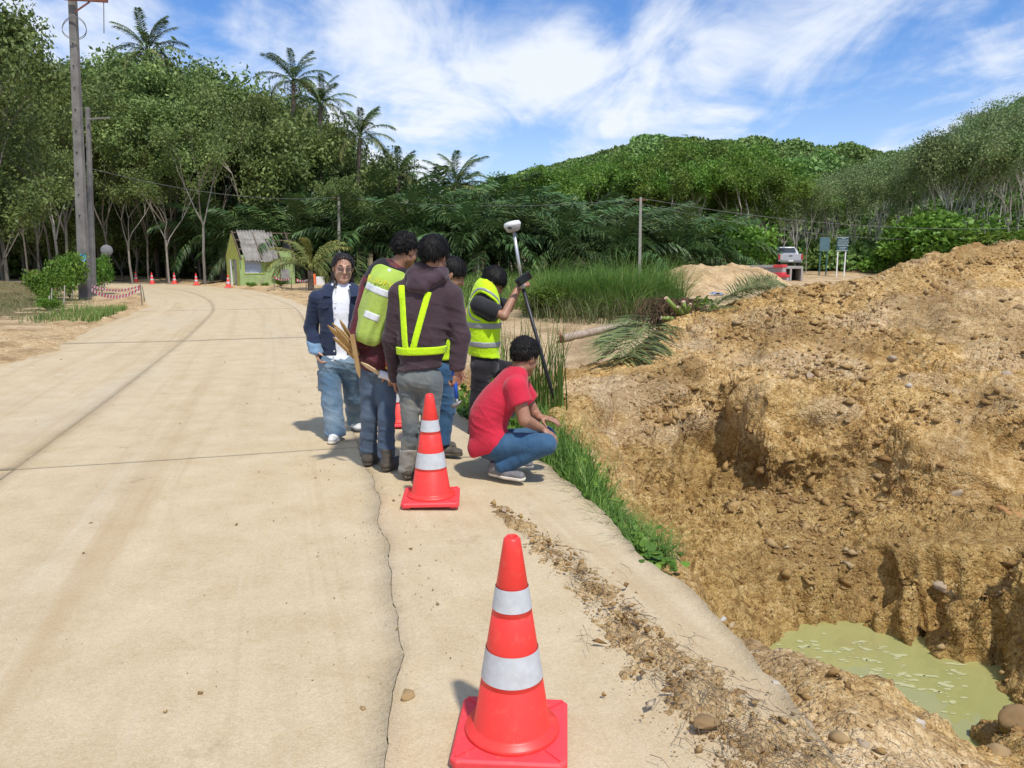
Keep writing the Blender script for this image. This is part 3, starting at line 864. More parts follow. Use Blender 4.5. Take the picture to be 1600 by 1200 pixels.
# --- forest on the left, behind the bend
ENV = [(-80, 10), (0, 40), (60, 75), (110, 95), (150, 70), (200, 85), (250, 88), (310, 68), (350, 98), (400, 118), (450, 135), (500, 170), (540, 215), (580, 245), (620, 272), (660, 300), (720, 320)]
def env(x, E): return float(np.interp(x, [a for a, _ in E], [b for _, b in E]))
GL = 'broadleaf trees of the forest behind the road bend'
LL = 'tall leafy forest tree in the dense wood behind the road bend'
for Y, step, dy in ((51, 62, 55), (57, 50, 25), (66, 46, 5), (78, 50, 8)):
    x = -90 + rr.uniform(0, 30)
    while x < 620:
        xx = x + rr.uniform(-14, 14); yy = Y + rr.uniform(-2.5, 2.5)
        if not (Y < 53 and 330 < xx < 470):
            top = env(xx, ENV) + dy * rr.uniform(.0, 1.6) + rr.uniform(-16, 26)
            place_tree('forest' if rr.random() < .8 else 'forest_low', 'forest_tree', xx, top, yy, LL, GL, wide=rr.uniform(.7, 1.1))
        x += step * rr.uniform(.75, 1.25)
LL2 = 'low bushy tree filling the dark edge of the wood behind the road bend'
for k in range(16):
    xx = -40 + k * 40 + rr.uniform(-12, 12)
    place_tree('forest_low', 'understory_tree', xx, rr.uniform(300, 355), rr.uniform(56, 61), LL2, 'understory trees at the wood edge', wide=1.35)
for px, top, Y, lab in ((318, 175, 48.5, 'pale forked half-bare tree rising above the green shack'), (262, 250, 49, 'leaning pale-trunked thin tree between the far cones'),
                        (205, 230, 50, 'thin grey tree with sparse leaves right of the utility pole'), (90, 190, 46, 'thin sparse tree just left of the utility pole'), (385, 150, 55, 'sparse pale tree behind the shack roof')):
    o = place_tree('thin', 'sparse_tree', px, top, Y, lab, None)
for px, top, Y, w, lab in ((8, -60, 37, .8, 'dark tall tree cut by the left picture edge'), (58, 175, 39, .9, 'dark leafy tree left of the utility pole with two pale stems'), (-60, 80, 36, 1, 'dark tree beyond the left picture edge'), (-10, 220, 35.5, 1.1, 'low dark tree at the left picture edge')):
    place_tree('forest' if top < 200 else 'forest_low', 'forest_tree', px, top, Y, lab, None, wide=w)
# --- rubber trees in the middle
ENV2 = [(700, 305), (750, 292), (800, 275), (850, 268), (900, 252), (950, 242), (1000, 228), (1050, 216), (1100, 212), (1150, 217), (1200, 240), (1245, 285), (1300, 300)]
for Y, step, dy in ((60, 60, 35), (66, 45, 14), (74, 42, 0), (85, 45, 4)):
    x = 700 + rr.uniform(0, 25)
    while x < 1250:
        xx = x + rr.uniform(-12, 12)
        place_tree('rubber', 'rubber_tree', xx, env(xx, ENV2) + dy * rr.uniform(0, 1.8) + rr.uniform(-10, 16), Y + rr.uniform(-2, 2), 'bright green rubber tree in the stand behind the oil palms', 'rubber trees behind the oil palms', wide=rr.uniform(.9, 1.2))
        x += step * rr.uniform(.8, 1.2)
# --- slender plantation on the right slope
ENV3 = [(1200, 300), (1250, 275), (1300, 262), (1350, 245), (1400, 228), (1430, 218), (1470, 195), (1500, 178), (1550, 152), (1600, 135), (1700, 110)]
for Y, step in ((64, 30), (70, 32), (78, 34), (88, 34), (100, 36), (115, 38), (132, 40)):
    x = 1215 + rr.uniform(0, 25)
    while x < 1680:
        xx = x + rr.uniform(-11, 11)
        yy = Y + rr.uniform(-2.5, 2.5)
        X = J(xx, 405, yy)[0]
        zb = gz(X, yy)
        hmx = rr.uniform(10.5, 14)
        e = max(env(xx, ENV3) + rr.uniform(-4, 14), 0)
        place_tree('slender', 'plantation_tree', xx, e, yy, 'slender pale-stemmed tree of the plantation on the right slope', 'slender trees of the right-hand plantation', wide=rr.uniform(.8, 1.05), hmax=hmx)
        x += step * rr.uniform(.75, 1.25)
for px, top, Y, w, lab in ((1455, 318, 60, 1.1, 'big bright green bush beside the leaning pole'), (1530, 355, 58, 1.5, 'low bright bush behind the top of the dirt mound'), (1590, 350, 58, 1.3, 'bright bush at the right picture edge'), (1405, 365, 61, 1.3, 'small dark bush right of the two sign boards'),
                           (1140, 330, 52, 1.0, 'light green bushy tree left of the parked pickup'), (1190, 372, 62, .9, 'leafy bush just left of the parked pickup')):
    place_tree('bush', 'bush', px, top, Y, lab, None, cat='bush', wide=w)

# --- palms: fronds of leaflets
def frond_mesh(name, mat, seed, npair=46, droop=.9, leaf=.22, hang=.5, width=.013, plume=.25):
    rg = np.random.default_rng(seed)
    s = np.linspace(0, 1, 24)
    ang = .55 * (1 - s) - droop * s ** 1.4
    pts = np.zeros((24, 3))
    for i in range(1, 24):
        pts[i] = pts[i - 1] + np.array([math.cos(ang[i]), 0, math.sin(ang[i])]) / 23
    def at(u): return np.array([np.interp(u, s, pts[:, k]) for k in range(3)])
    V = []; F = []; T = []
    r = .010 * (1 - s * .85)
    for i in range(24):
        V += [pts[i] + (0, r[i], 0), pts[i] + (0, 0, -r[i] * 1.2), pts[i] + (0, -r[i], 0)]; T += [.75] * 3
    for i in range(23):
        for k in range(3):
            a = i * 3 + k; b = i * 3 + (k + 1) % 3
            F.append((a, b, b + 3, a + 3))
    for i in range(npair):
        u = .16 + .84 * (i + .5) / npair
        for sd in (-1, 1):
            uu = min(.995, u + rg.uniform(-.006, .006)); p = at(uu); q = at(min(1, uu + .02)) - at(max(0, uu - .02)); q /= np.linalg.norm(q)
            ln = leaf * (math.sin(math.pi * min(1, (uu - .08) * 1.0)) ** .5 * .85 + .15) * rg.uniform(.85, 1.15)
            d = q * rg.uniform(.45, .8) + np.array((0, sd, 0)) * rg.uniform(.75, 1) + np.array((0, 0, 1)) * rg.uniform(-plume, plume)
            d /= np.linalg.norm(d)
            d2 = d + np.array((0, 0, -1)) * hang * rg.uniform(.7, 1.5); d2 /= np.linalg.norm(d2)
            w = np.cross(d, (0, 0, 1)); w /= np.linalg.norm(w) + 1e-9
            m = p + d * ln * .45; e = m + d2 * ln * .55
            k = len(V); tt = rg.random()
            V += [p - w * width * .3, p + w * width * .3, m + w * width * .6, m - w * width * .6, e]; T += [tt] * 5
            F += [(k, k + 1, k + 2, k + 3), (k + 3, k + 2, k + 4, k + 4)]
    F = [f if f[2] != f[3] else f[:3] for f in F]
    return mesh_np(name, np.array(V), F, mat, link=False, attrs={'tint': np.array(T)})
FR_OIL = [frond_mesh('frond', M_PALM, i, 44, d, .24, .75, .016, .45) for i, d in enumerate((.55, .9, 1.25))]
FR_COCO = [frond_mesh('frond', M_COCO, 10 + i, 48, d, .20, .9, .014, .1) for i, d in enumerate((.45, .85, 1.3))]
FR_DRY = [frond_mesh('frond', M_DRYPALM, 20 + i, 44, d, .22, 1.2, .013, .2) for i, d in enumerate((.7, 1.2))]
def palm(name, x, y, z, th, fl, nf, protos, label, group, seed, tr=.16, dry=0, lean=(0, 0), emax=86, emin=-18):
    rg = random.Random(seed)
    o = empty(name, (x, y, z)); tag(o, label, 'palm', group)
    pts = []; rad = []
    for i in range(9):
        u = i / 8
        pts.append((x + lean[0] * u * u, y + lean[1] * u * u, z - .2 + (th + .2) * u)); rad.append(tr * (1.25 - .35 * u) * (1 + .06 * (i % 2)))
    m = MB(); m.tube(pts, rad, 10)
    m.build('trunk', M_BARK_PALM, o, smooth=True)
    top = Vector(pts[-1])
    for k in range(nf):
        u = (k + .5) / nf
        el = emin + (emax - emin) * (1 - u) ** .85
        az = k * 2.39996 + rg.uniform(-.2, .2)
        pr = protos[0] if el > 50 else protos[1] if el > 15 else protos[-1]
        if dry and u > 1 - dry: pr = rg.choice(FR_DRY)
        f = bpy.data.objects.new('frond', pr); COL.objects.link(f); f.parent = o
        f.location = top - Vector((x, y, z)) + Vector((0, 0, rg.uniform(-.15, .1)))
        L = fl * rg.uniform(.85, 1.12)
        f.scale = (L, L, L)
        f.rotation_euler = (rg.uniform(-.3, .3), -R(el * .75 - 12), az)
    return o
GO = 'oil palms along the foot of the wood'
oil = [(420, 52, 1.8, 4.6), (470, 50, 1.6, 4.8), (520, 53, 2.6, 5.0), (565, 49, 2.0, 4.8), (610, 52, 2.8, 5.0), (655, 48, 2.2, 4.8), (700, 51, 2.4, 5.0), (745, 47, 1.6, 4.6), (790, 50, 2.0, 5.0), (835, 53, 2.2, 5.0), (880, 48, 1.3, 4.6), (925, 51, 1.8, 4.8),
       (965, 48, 1.0, 4.4), (1010, 51, 1.4, 4.6), (1060, 49, .9, 4.4), (1105, 51, 1.0, 4.4), (350, 54, 2.6, 4.6), (590, 57, 4.2, 5.0), (680, 58, 3.8, 5.2), (770, 58, 3.4, 5.0), (540, 58, 4.2, 5.0), (480, 57, 4, 5)]
for i, (px, Y, th, fl) in enumerate(oil):
    x = J(px, 405, Y)[0]
    palm('oil_palm', x, Y, gz(x, Y), th, fl, 26, FR_OIL, 'dark green oil palm in the thick row at the foot of the wood', GO, 40 + i, tr=.3)
coco = [(222, 82, 60, 3.0, 'coconut palm topping the wood right of the utility pole'), (450, 128, 58, 2.7, 'coconut palm rising from the wood crest above the woman'), (492, 164, 57, 2.5, 'coconut palm leaning out of the sloping wood edge'), (553, 215, 54, 2.8, 'tall coconut palm against the white cloud left of centre'),
        (614, 275, 55, 2.4, 'short coconut palm between the two taller ones'), (703, 292, 53, 2.9, 'lone coconut palm with spread fronds right of the vest men')]
for i, (px, py, Y, fl, lab) in enumerate(coco):
    p = J(px, py, Y); z0 = gz(p[0], Y)
    palm('coconut_palm', p[0], Y, z0, p[2] - z0, fl, 22, FR_COCO, lab, None, 80 + i, tr=.15, dry=.22, lean=(.4, 0), emax=88, emin=-35)
p = gp(512, 446, 0.1)
palm('young_palm', p[0], 40.0, gz(p[0], 40.0), 1.0, 2.6, 12, FR_DRY, 'young yellowing palm beside the green shack', None, 99, tr=.14, emin=10)

# --- far wooded hills: one mass of crowns
def far_proto(seed, n=900):
    rg = np.random.default_rng(seed)
    d = rand_dirs(n, rg); d[:, 2] = np.abs(d[:, 2]) * 1.0 - .25
    rad = 1 + .22 * vnoise(d * 2.3 + seed)
    C = d * np.array([1, 1, .85]) * rad[:, None] * rg.uniform(.75, 1.02, n)[:, None]
    D = d * .3 + rand_dirs(n, rg); D /= np.linalg.norm(D, axis=1)[:, None]
    V, F = leaf_quads(C, D, rg.uniform(.13, .27, n), rg.uniform(.09, .17, n), rg)
    return mesh_np('far_crown', V, F, M_LEAF_FAR, link=False, attrs={'tint': np.repeat(rg.random(n), 4)})
fcol = bpy.data.collections.new('far_crowns')
for i in range(4):
    fcol.objects.link(bpy.data.objects.new('far_crown', far_proto(300 + i)))
def far_forest(name, pts, rad, label):
    me = mesh_np(name, pts, np.zeros((0, 3), int) if False else [], None, link=False)
    a = me.attributes.new('rad', 'FLOAT', 'POINT'); a.data.foreach_set('value', np.asarray(rad, np.float32))
    o = link_me(name, me)
    ng = bpy.data.node_groups.new(name, 'GeometryNodeTree')
    ng.interface.new_socket('Geometry', in_out='INPUT', socket_type='NodeSocketGeometry')
    ng.interface.new_socket('Geometry', in_out='OUTPUT', socket_type='NodeSocketGeometry')
    N = ng.nodes; L = ng.links
    gi = N.new('NodeGroupInput'); go = N.new('NodeGroupOutput')
    ip = N.new('GeometryNodeInstanceOnPoints'); ci = N.new('GeometryNodeCollectionInfo')
    ci.inputs['Collection'].default_value = fcol; ci.inputs['Separate Children'].default_value = True; ci.inputs['Reset Children'].default_value = True
    at = N.new('GeometryNodeInputNamedAttribute'); at.data_type = 'FLOAT'; at.inputs['Name'].default_value = 'rad'
    rv = N.new('FunctionNodeRandomValue'); rv.data_type = 'FLOAT'; rv.inputs[3].default_value = 6.28
    cb = N.new('ShaderNodeCombineXYZ'); L.new(rv.outputs[1], cb.inputs[2])
    er = N.new('FunctionNodeEulerToRotation'); L.new(cb.outputs[0], er.inputs[0])
    L.new(gi.outputs[0], ip.inputs['Points']); L.new(ci.outputs[0], ip.inputs['Instance'])
    ip.inputs['Pick Instance'].default_value = True
    L.new(er.outputs[0], ip.inputs['Rotation']); L.new(at.outputs['Attribute'], ip.inputs['Scale'])
    L.new(ip.outputs[0], go.inputs[0])
    md = o.modifiers.new('scatter', 'NODES'); md.node_group = ng
    return stuff(o, label, 'forest')
rg = np.random.default_rng(77)
n = 5200
Yf = np.sqrt(rg.uniform(105 ** 2, 330 ** 2, n)); af = rg.uniform(-.16, .78, n)
Xf = af * Yf; zf = ground_z(Xf, Yf)
k = (zf > 3) & ((af < .42) | (Yf > 95))
Xf, Yf, zf = Xf[k], Yf[k], zf[k]
rad = rg.uniform(2.6, 4.4, len(Xf)) * np.where(rg.random(len(Xf)) < .04, 1.35, 1)
rad *= np.clip(1.15 - .0 * Yf, .8, 1.2)
far_forest('far_woods', np.stack([Xf, Yf, zf + rad * .55], -1), rad, 'unbroken green woodland covering the far hill')
# undergrowth on the right slope
n = 900
Yf = rg.uniform(66, 150, n); af = rg.uniform(.33, .80, n); Xf = af * Yf; zf = ground_z(Xf, Yf)
far_forest('slope_thicket', np.stack([Xf, Yf, zf + .5], -1), rg.uniform(1.3, 2.6, n), 'green undergrowth between the slender stems on the right slope')
# left far background wood
n = 500
Yf = rg.uniform(84, 130, n); af = rg.uniform(-.95, -.12, n); Xf = af * Yf; zf = ground_z(Xf, Yf)
far_forest('back_woods', np.stack([Xf, Yf, zf + 3 + rg.uniform(0, 5, n)], -1), rg.uniform(3, 4.5, n), 'dark wood mass far behind the left-hand trees')
far_forest('shade_thicket', np.array([(J(px, 405, Y)[0], Y, .8 + dz) for px in range(-120, 480, 13) for Y, dz in ((63, 1.0), (68, 2.6), (72, 4.5))]) + rg.normal(size=(len(range(-120, 480, 13)) * 3, 3)) * .6, rg.uniform(1.6, 2.6, len(range(-120, 480, 13)) * 3), 'dark thicket under the trees behind the road bend')

# --- grass
def blades(n, pos, h, w, lean, rg, mat, name, label, seg=3):
    """pos (n,3) roots; curved tapering blades"""
    az = rg.uniform(0, 2 * math.pi, n); dirx = np.stack([np.cos(az), np.sin(az), 0 * az], -1)
    side = np.stack([-np.sin(az), np.cos(az), 0 * az], -1)
    hh = h * rg.uniform(.5, 1.25, n); ln = lean * rg.uniform(.2, 1.5, n) * hh
    rows = []
    for i in range(seg + 1):
        u = i / seg
        c = pos + dirx * (ln * u ** 1.8)[:, None] + np.array([0, 0, 1]) * (hh * (u - .25 * u ** 3 * np.minimum(1, ln / hh)))[:, None]
        ww = (w * rg.uniform(.9, 1.1, n) * (1 - u) ** .7 * .5)[:, None] if i < seg else 0
        if i < seg: rows += [c - side * ww, c + side * ww]
        else: rows += [c]
    V = np.stack(rows, 1); m = V.shape[1]
    Q = []; B = (np.arange(n) * m)[:, None]
    for i in range(seg - 1):
        Q.append(B + np.array([[2 * i, 2 * i + 1, 2 * i + 3, 2 * i + 2]]))
    Tt = B + np.array([[2 * seg - 2, 2 * seg - 1, 2 * seg]])
    Q = np.vstack(Q); V = V.reshape(-1, 3)
    Tq = np.concatenate([Tt, Tt[:, 2:3]], 1)
    # tip triangles as degenerate-free quads: split tip vertex
    tv = V[Tt[:, 2]] + side * (w * .08)
    base_i = len(V); V = np.vstack([V, tv]); Tq[:, 3] = Tq[:, 2]; Tq[:, 2] = base_i + np.arange(n)
    tint = np.concatenate([np.repeat(rg.random(n), m), rg.random(n)])
    return stuff(mesh_np(name, V, np.vstack([Q, Tq]), mat, attrs={'tint': tint}), label, 'grass')
def in_region(n, fn, bounds, rg):
    out = []
    while sum(map(len, out)) < n:
        p = rg.uniform(size=(n * 2, 2)) * (np.array(bounds[1]) - bounds[0]) + bounds[0]
        out.append(p[fn(p[:, 0], p[:, 1])])
    return np.vstack(out)[:n]
def with_z(p, dz=0): return np.column_stack([p, ground_z(p[:, 0], p[:, 1]) + dz])
# tall grass behind the excavation
pp = in_region(8500, lambda x, y: (((x - 3.0) / 2.1) ** 2 + ((y - 25.2) / 3.2) ** 2 + .7 * vnoise(np.stack([x * .9, y * .9, 0 * x], -1)) < 1), ((-1, 20), (7, 31)), rg)
gh = 1.3 + 1.0 * vnoise(np.column_stack([pp * .6, pp[:, 0] * 0 + 5]))
blades(len(pp), with_z(pp), gh, .024, .95, rg, M_GRASS, 'tall_grass', 'tall bright green grass clump beyond the fallen palm')
pp = in_region(5000, lambda x, y: (x < .16 * y) & (x > -.14 * y), ((-5, 26), (8, 34)), rg)
blades(len(pp), with_z(pp), .5, .03, .6, rg, M_GRASS, 'rough_grass', 'rough green grass in front of the oil palms')
pp = in_region(7000, lambda x, y: (x > -8) & (x < .205 * y), ((-9, 36), (12, 52)), rg)
blades(len(pp), with_z(pp), .7, .06, .6, rg, M_GRASS, 'meadow_grass', 'rank grass at the feet of the oil palms')
pp = in_region(2200, lambda x, y: (((x - 2.6) / 2.3) ** 2 + ((y - 23.5) / 3.4) ** 2 < 1), ((0, 19), (6, 28)), rg)
blades(len(pp), with_z(pp), .8, .022, 1.1, rg, M_GRASS_DRY, 'dry_grass', 'dull bent grass mixed into the tall green clump')
for px, top, Y, w, lab in ((852, 440, 22.8, 1.2, 'leafy shrub at the left end of the tall grass'), (935, 462, 22.2, 1.3, 'low leafy weed in front of the tall grass'), (1030, 440, 25.5, 1.3, 'leafy weed at the right end of the tall grass'), (890, 425, 28, 1.0, 'shrub rising behind the tall grass')):
    place_tree('bush', 'shrub', px, top, Y, lab, None, cat='shrub', wide=w)
# reeds beside the surveyor
pp = in_region(260, lambda x, y: (np.abs(x - (.12)) < .42), ((-.3, 7.4), (.6, 8.8)), rg)
blades(len(pp), with_z(pp, -.02), .95, .018, .25, rg, M_GRASS, 'reeds', 'thin upright reeds behind the crouching man')
# grass strip on the pit edge below the shoulder
def strip_pts(n, rg, s0, s1, w0, w1):
    s = rg.uniform(s0, s1, n); e = rg.uniform(0, 1, n) ** 1.2
    wd = np.interp(s, [s0, s0 + .5 * (s1 - s0), s1], [w0 * .4, w0, w1])
    return cl_point(s, WR(s) + .02 + e * wd), s
pp, ss = strip_pts(7000, rg, s_at_y(3.0), s_at_y(7.4), .50, .85)
blades(len(pp), with_z(pp, -.02), .19, .010, .9, rg, M_GRASS, 'edge_grass', 'lush low grass on the pit edge beside the road shoulder')
pp, ss = strip_pts(800, rg, s_at_y(4.0), s_at_y(7.4), .5, .7)
blades(len(pp), with_z(pp, -.02), .42, .010, .6, rg, M_GRASS, 'edge_tall_grass', 'taller grass tufts on the pit edge near the crouching man')
# verge grass on the left
pp = in_region(22000, lambda x, y: True | (x > 0), ((0, 0), (1, 1)), rg)
S = s_at_y(9) + pp[:, 0] * (s_at_y(42) - s_at_y(9)); E = .6 + pp[:, 1] ** 1.2 * 7.5
k = (E + .9 * vnoise(np.column_stack([S * .5, E * .5, 0 * S])) > 1.7) & (vnoise(np.column_stack([S * .8, E * .8, 0 * S + 3])) > -.35)
S, E = S[k], E[k]
q = cl_point(S, -(WL(S) + E)); zq = ground_z(q[:, 0], q[:, 1]) + .05
blades(len(q), np.column_stack([q, zq]), .13, .013, 1.0, rg, M_GRASS_DRY, 'verge_grass', 'short dull grass on the left-hand verge')
S = rg.uniform(s_at_y(19.5), s_at_y(25), 1500); E = .25 + rg.random(1500) ** 1.5 * 1.6
q = cl_point(S, -(WL(S) + E))
blades(len(q), np.column_stack([q, ground_z(q[:, 0], q[:, 1])]), .26, .014, .7, rg, M_GRASS, 'verge_tuft', 'greener grass tuft along the left road edge')

# --- broad-leaved weeds
def weed_patch(name, label, pts, n, L, hgt, rg, mat=M_BUSH):
    i = rg.integers(0, len(pts), n)
    C = pts[i] + np.column_stack([rg.normal(size=(n, 2)) * .05, rg.uniform(.02, hgt, n)])
    D = rand_dirs(n, rg) * np.array([1, 1, .35]); D /= np.linalg.norm(D, axis=1)[:, None]
    LL_ = L * rg.uniform(.6, 1.3, n)
    side = np.cross(D, np.tile((0, 0, 1.0), (n, 1)) + rg.normal(size=(n, 3)) * .25); side /= np.linalg.norm(side, axis=1)[:, None]
    up = np.cross(side, D)
    prof = [(0, 0), (.18, .42), (.5, .5), (.8, .28), (1, 0)]
    rows = []
    for u, w in prof:
        c = C + D * (LL_ * u)[:, None] - up * (LL_ * .25 * u * u)[:, None] * np.sign(up[:, 2:3])
        rows += [c - side * (LL_ * w)[:, None], c + side * (LL_ * w)[:, None] - 1e-5]
    V = np.stack(rows, 1); m = 10
    B = (np.arange(n) * m)[:, None]
    F = np.vstack([B + np.array([[2 * k, 2 * k + 1, 2 * k + 3, 2 * k + 2]]) for k in range(4)])
    return stuff(mesh_np(name, V.reshape(-1, 3), F, mat, attrs={'tint': np.repeat(rg.random(n), m)}), label, 'weeds')
w_, s_ = strip_pts(80, rg, s_at_y(2.85), s_at_y(4.8), .22, .35)
weed_patch('creeping_weeds', 'broad-leaved creeper along the concrete shoulder edge', with_z(w_), 520, .052, .12, rg)
w_, s_ = strip_pts(70, rg, s_at_y(5.9), s_at_y(8.2), .5, .6)
weed_patch('leafy_weeds', 'low leafy weeds beside the road behind the surveyor', with_z(w_), 700, .07, .22, rg)
w_ = in_region(60, lambda x, y: True | (x > 0), ((4.6, 22), (6.6, 27)), rg)
weed_patch('bank_weeds', 'green creeper on the bank right of the tall grass', with_z(w_), 700, .13, .25, rg)
# ================================================================== people (signed-distance modelling, meshed with surface nets)
def nz(v): v = np.asarray(v, float); return v / np.linalg.norm(v)
def rc(a, b, ra, rb, flat=None, k=1.0):
    """tapered capsule; flat = axis squeezed by factor k (>1 thinner)"""
    a = np.asarray(a, float); b = np.asarray(b, float); ba = b - a; L2 = ba @ ba + 1e-12
    fl = None if flat is None else nz(flat)
    def f(P):
        r = P - a
        t = np.clip((r @ ba) / L2, 0, 1)
        e = r - t[:, None] * ba
        if fl is not None:
            e = e + ((e @ fl) * (k - 1))[:, None] * fl
        d = np.sqrt((e * e).sum(1)) - (ra + (rb - ra) * t)
        return d / (k if (fl is not None and k > 1) else 1) if fl is not None else d
    return f
def ell(c, ax, r):
    c = np.asarray(c, float); A = np.asarray(ax, float); r = np.asarray(r, float)
    def f(P):
        q = (P - c) @ A.T
        k0 = np.sqrt(((q / r) ** 2).sum(1)) + 1e-9; k1 = np.sqrt(((q / r ** 2) ** 2).sum(1)) + 1e-9
        return k0 * (k0 - 1) / k1
    return f
def boxp(c, ax, h, rd=.004):
    c = np.asarray(c, float); A = np.asarray(ax, float); h = np.asarray(h, float)
    def f(P):
        q = np.abs((P - c) @ A.T) - (h - rd)
        return np.sqrt((np.maximum(q, 0) ** 2).sum(1)) + np.minimum(q.max(1), 0) - rd
    return f
def halfs(p, n):
    p = np.asarray(p, float); n = nz(n)
    return lambda P: (P - p) @ n
def smin(a, b, k):
    if k <= 0: return np.minimum(a, b)
    h = np.clip(.5 + .5 * (b - a) / k, 0, 1)
    return b + (a - b) * h - k * h * (1 - h)
def union(items, k=.02):
    def f(P):
        d = None
        for it in items:
            kk = k
            if isinstance(it, tuple): it, kk = it
            v = it(P); d = v if d is None else smin(d, v, kk)
        return d
    return f
def inter(*fs, k=0.0):
    def f(P):
        d = fs[0](P)
        for g in fs[1:]: d = -smin(-d, -g(P), k)
        return d
    return f
def neg(g): return lambda P: -g(P)
def offs(g, o): return lambda P: g(P) - o
def wrinkle(g, amp, freq, seed=0, aniso=(1, 1, 1)):
    an = np.asarray(aniso, float)
    return lambda P: g(P) + amp * (fbm(P * an * freq + seed, 3, .55)) 
def folds(g, amp, wl, axis, seed=0):
    """ridged cloth folds running across an axis"""
    ax = nz(axis)
    def f(P):
        u = (P @ ax) / wl + .9 * vnoise(P * 6.0 + seed)
        m = np.clip(.5 + .9 * vnoise(P * 4.5 + seed + 40), 0, 1)
        Q = P * 4.2 + ax * ((P @ ax) * 11)[:, None]
        cr = np.clip(1 - np.abs(vnoise(Q + seed)) * 3.2, 0, 1) ** 1.5
        Q2 = P * 6.5 + ax * ((P @ ax) * 20)[:, None]
        cr2 = np.clip(1 - np.abs(vnoise(Q2 + seed + 31)) * 3.0, 0, 1) ** 1.5
        m2 = np.clip(.45 + .9 * vnoise(P * 5.0 + seed + 80), 0, 1)
        return g(P) - amp * .85 * m * (cr - .35) - amp * .55 * m2 * (cr2 - .3) + amp * .25 * fbm(P * 9 + seed, 2)
    return f
def sdf_mesh(fn, lo, hi, h, B=6, margin=.024):
    lo = np.asarray(lo, float); hi = np.asarray(hi, float)
    nb = np.ceil((hi - lo) / (h * B)).astype(int) + 1
    ii = np.stack(np.meshgrid(*[np.arange(q) for q in nb], indexing='ij'), -1).reshape(-1, 3)
    ctr = lo + (ii * B + (B - 1) / 2) * h
    d = fn(ctr)
    act = np.abs(d) < B * h * .87 + margin
    n = nb * B
    Vg = np.repeat(np.repeat(np.repeat(np.sign(d).reshape(nb), B, 0), B, 1), B, 2).astype(np.float32)
    sub = np.stack(np.meshgrid(*[np.arange(B)] * 3, indexing='ij'), -1).reshape(-1, 3)
    I = (ii[act][:, None, :] * B + sub[None]).reshape(-1, 3)
    val = np.empty(len(I), np.float32)
    for s in range(0, len(I), 400000):
        val[s:s + 400000] = fn(lo + I[s:s + 400000] * h)
    Vg[I[:, 0], I[:, 1], I[:, 2]] = val
    S = Vg < 0
    c = [S[a:n[0] - 1 + a, b:n[1] - 1 + b, e:n[2] - 1 + e] for a in (0, 1) for b in (0, 1) for e in (0, 1)]
    cnt = sum(q.astype(np.int8) for q in c)
    cells = np.argwhere((cnt > 0) & (cnt < 8))
    vid = -np.ones(tuple(n), np.int32); vid[cells[:, 0], cells[:, 1], cells[:, 2]] = np.arange(len(cells))
    acc = np.zeros((len(cells), 3)); num = np.zeros(len(cells))
    corners = [(a, b, e) for a in (0, 1) for b in (0, 1) for e in (0, 1)]
    cv = {q: Vg[cells[:, 0] + q[0], cells[:, 1] + q[1], cells[:, 2] + q[2]] for q in corners}
    for q in corners:
        for ax in range(3):
            if q[ax] == 0:
                r = list(q); r[ax] = 1; r = tuple(r)
                m = (cv[q] < 0) != (cv[r] < 0)
                t = cv[q] / (cv[q] - cv[r] + 1e-12)
                p = np.tile(np.array(q, float), (len(cells), 1)); p[:, ax] = t
                acc[m] += p[m]; num[m] += 1
    V = lo + (cells + acc / np.maximum(num, 1)[:, None]) * h
    Fs = []
    for ax in range(3):
        o1, o2 = [(1, 2), (2, 0), (0, 1)][ax]
        sl0 = [slice(1, None)] * 3; sl1 = [slice(1, None)] * 3
        sl0[ax] = slice(0, n[ax] - 1); sl1[ax] = slice(1, n[ax])
        A_, B_ = S[tuple(sl0)], S[tuple(sl1)]
        e = np.argwhere(A_ != B_)
        e = e + np.array([0 if k == ax else 1 for k in range(3)])
        fl = S[e[:, 0], e[:, 1], e[:, 2]]
        def g(d1, d2):
            q = e.copy(); q[:, o1] -= d1; q[:, o2] -= d2
            return vid[q[:, 0], q[:, 1], q[:, 2]]
        quad = np.stack([g(1, 1), g(0, 1), g(0, 0), g(1, 0)], -1)
        quad[~fl] = quad[~fl][:, ::-1]
        Fs.append(quad[(quad >= 0).all(1)])
    return V, np.vstack(Fs)
def sdf_obj(name, fn, lo, hi, h, mat, parent, margin=.024):
    if .0064 < h: h *= 1.12
    V, F = sdf_mesh(fn, lo, hi, h, margin=margin)
    return mesh_np(name, V, F, mat, parent, smooth=True)
def bounds(pts, pad):
    pts = np.array(pts); return pts.min(0) - pad - .06, pts.max(0) + pad + .06

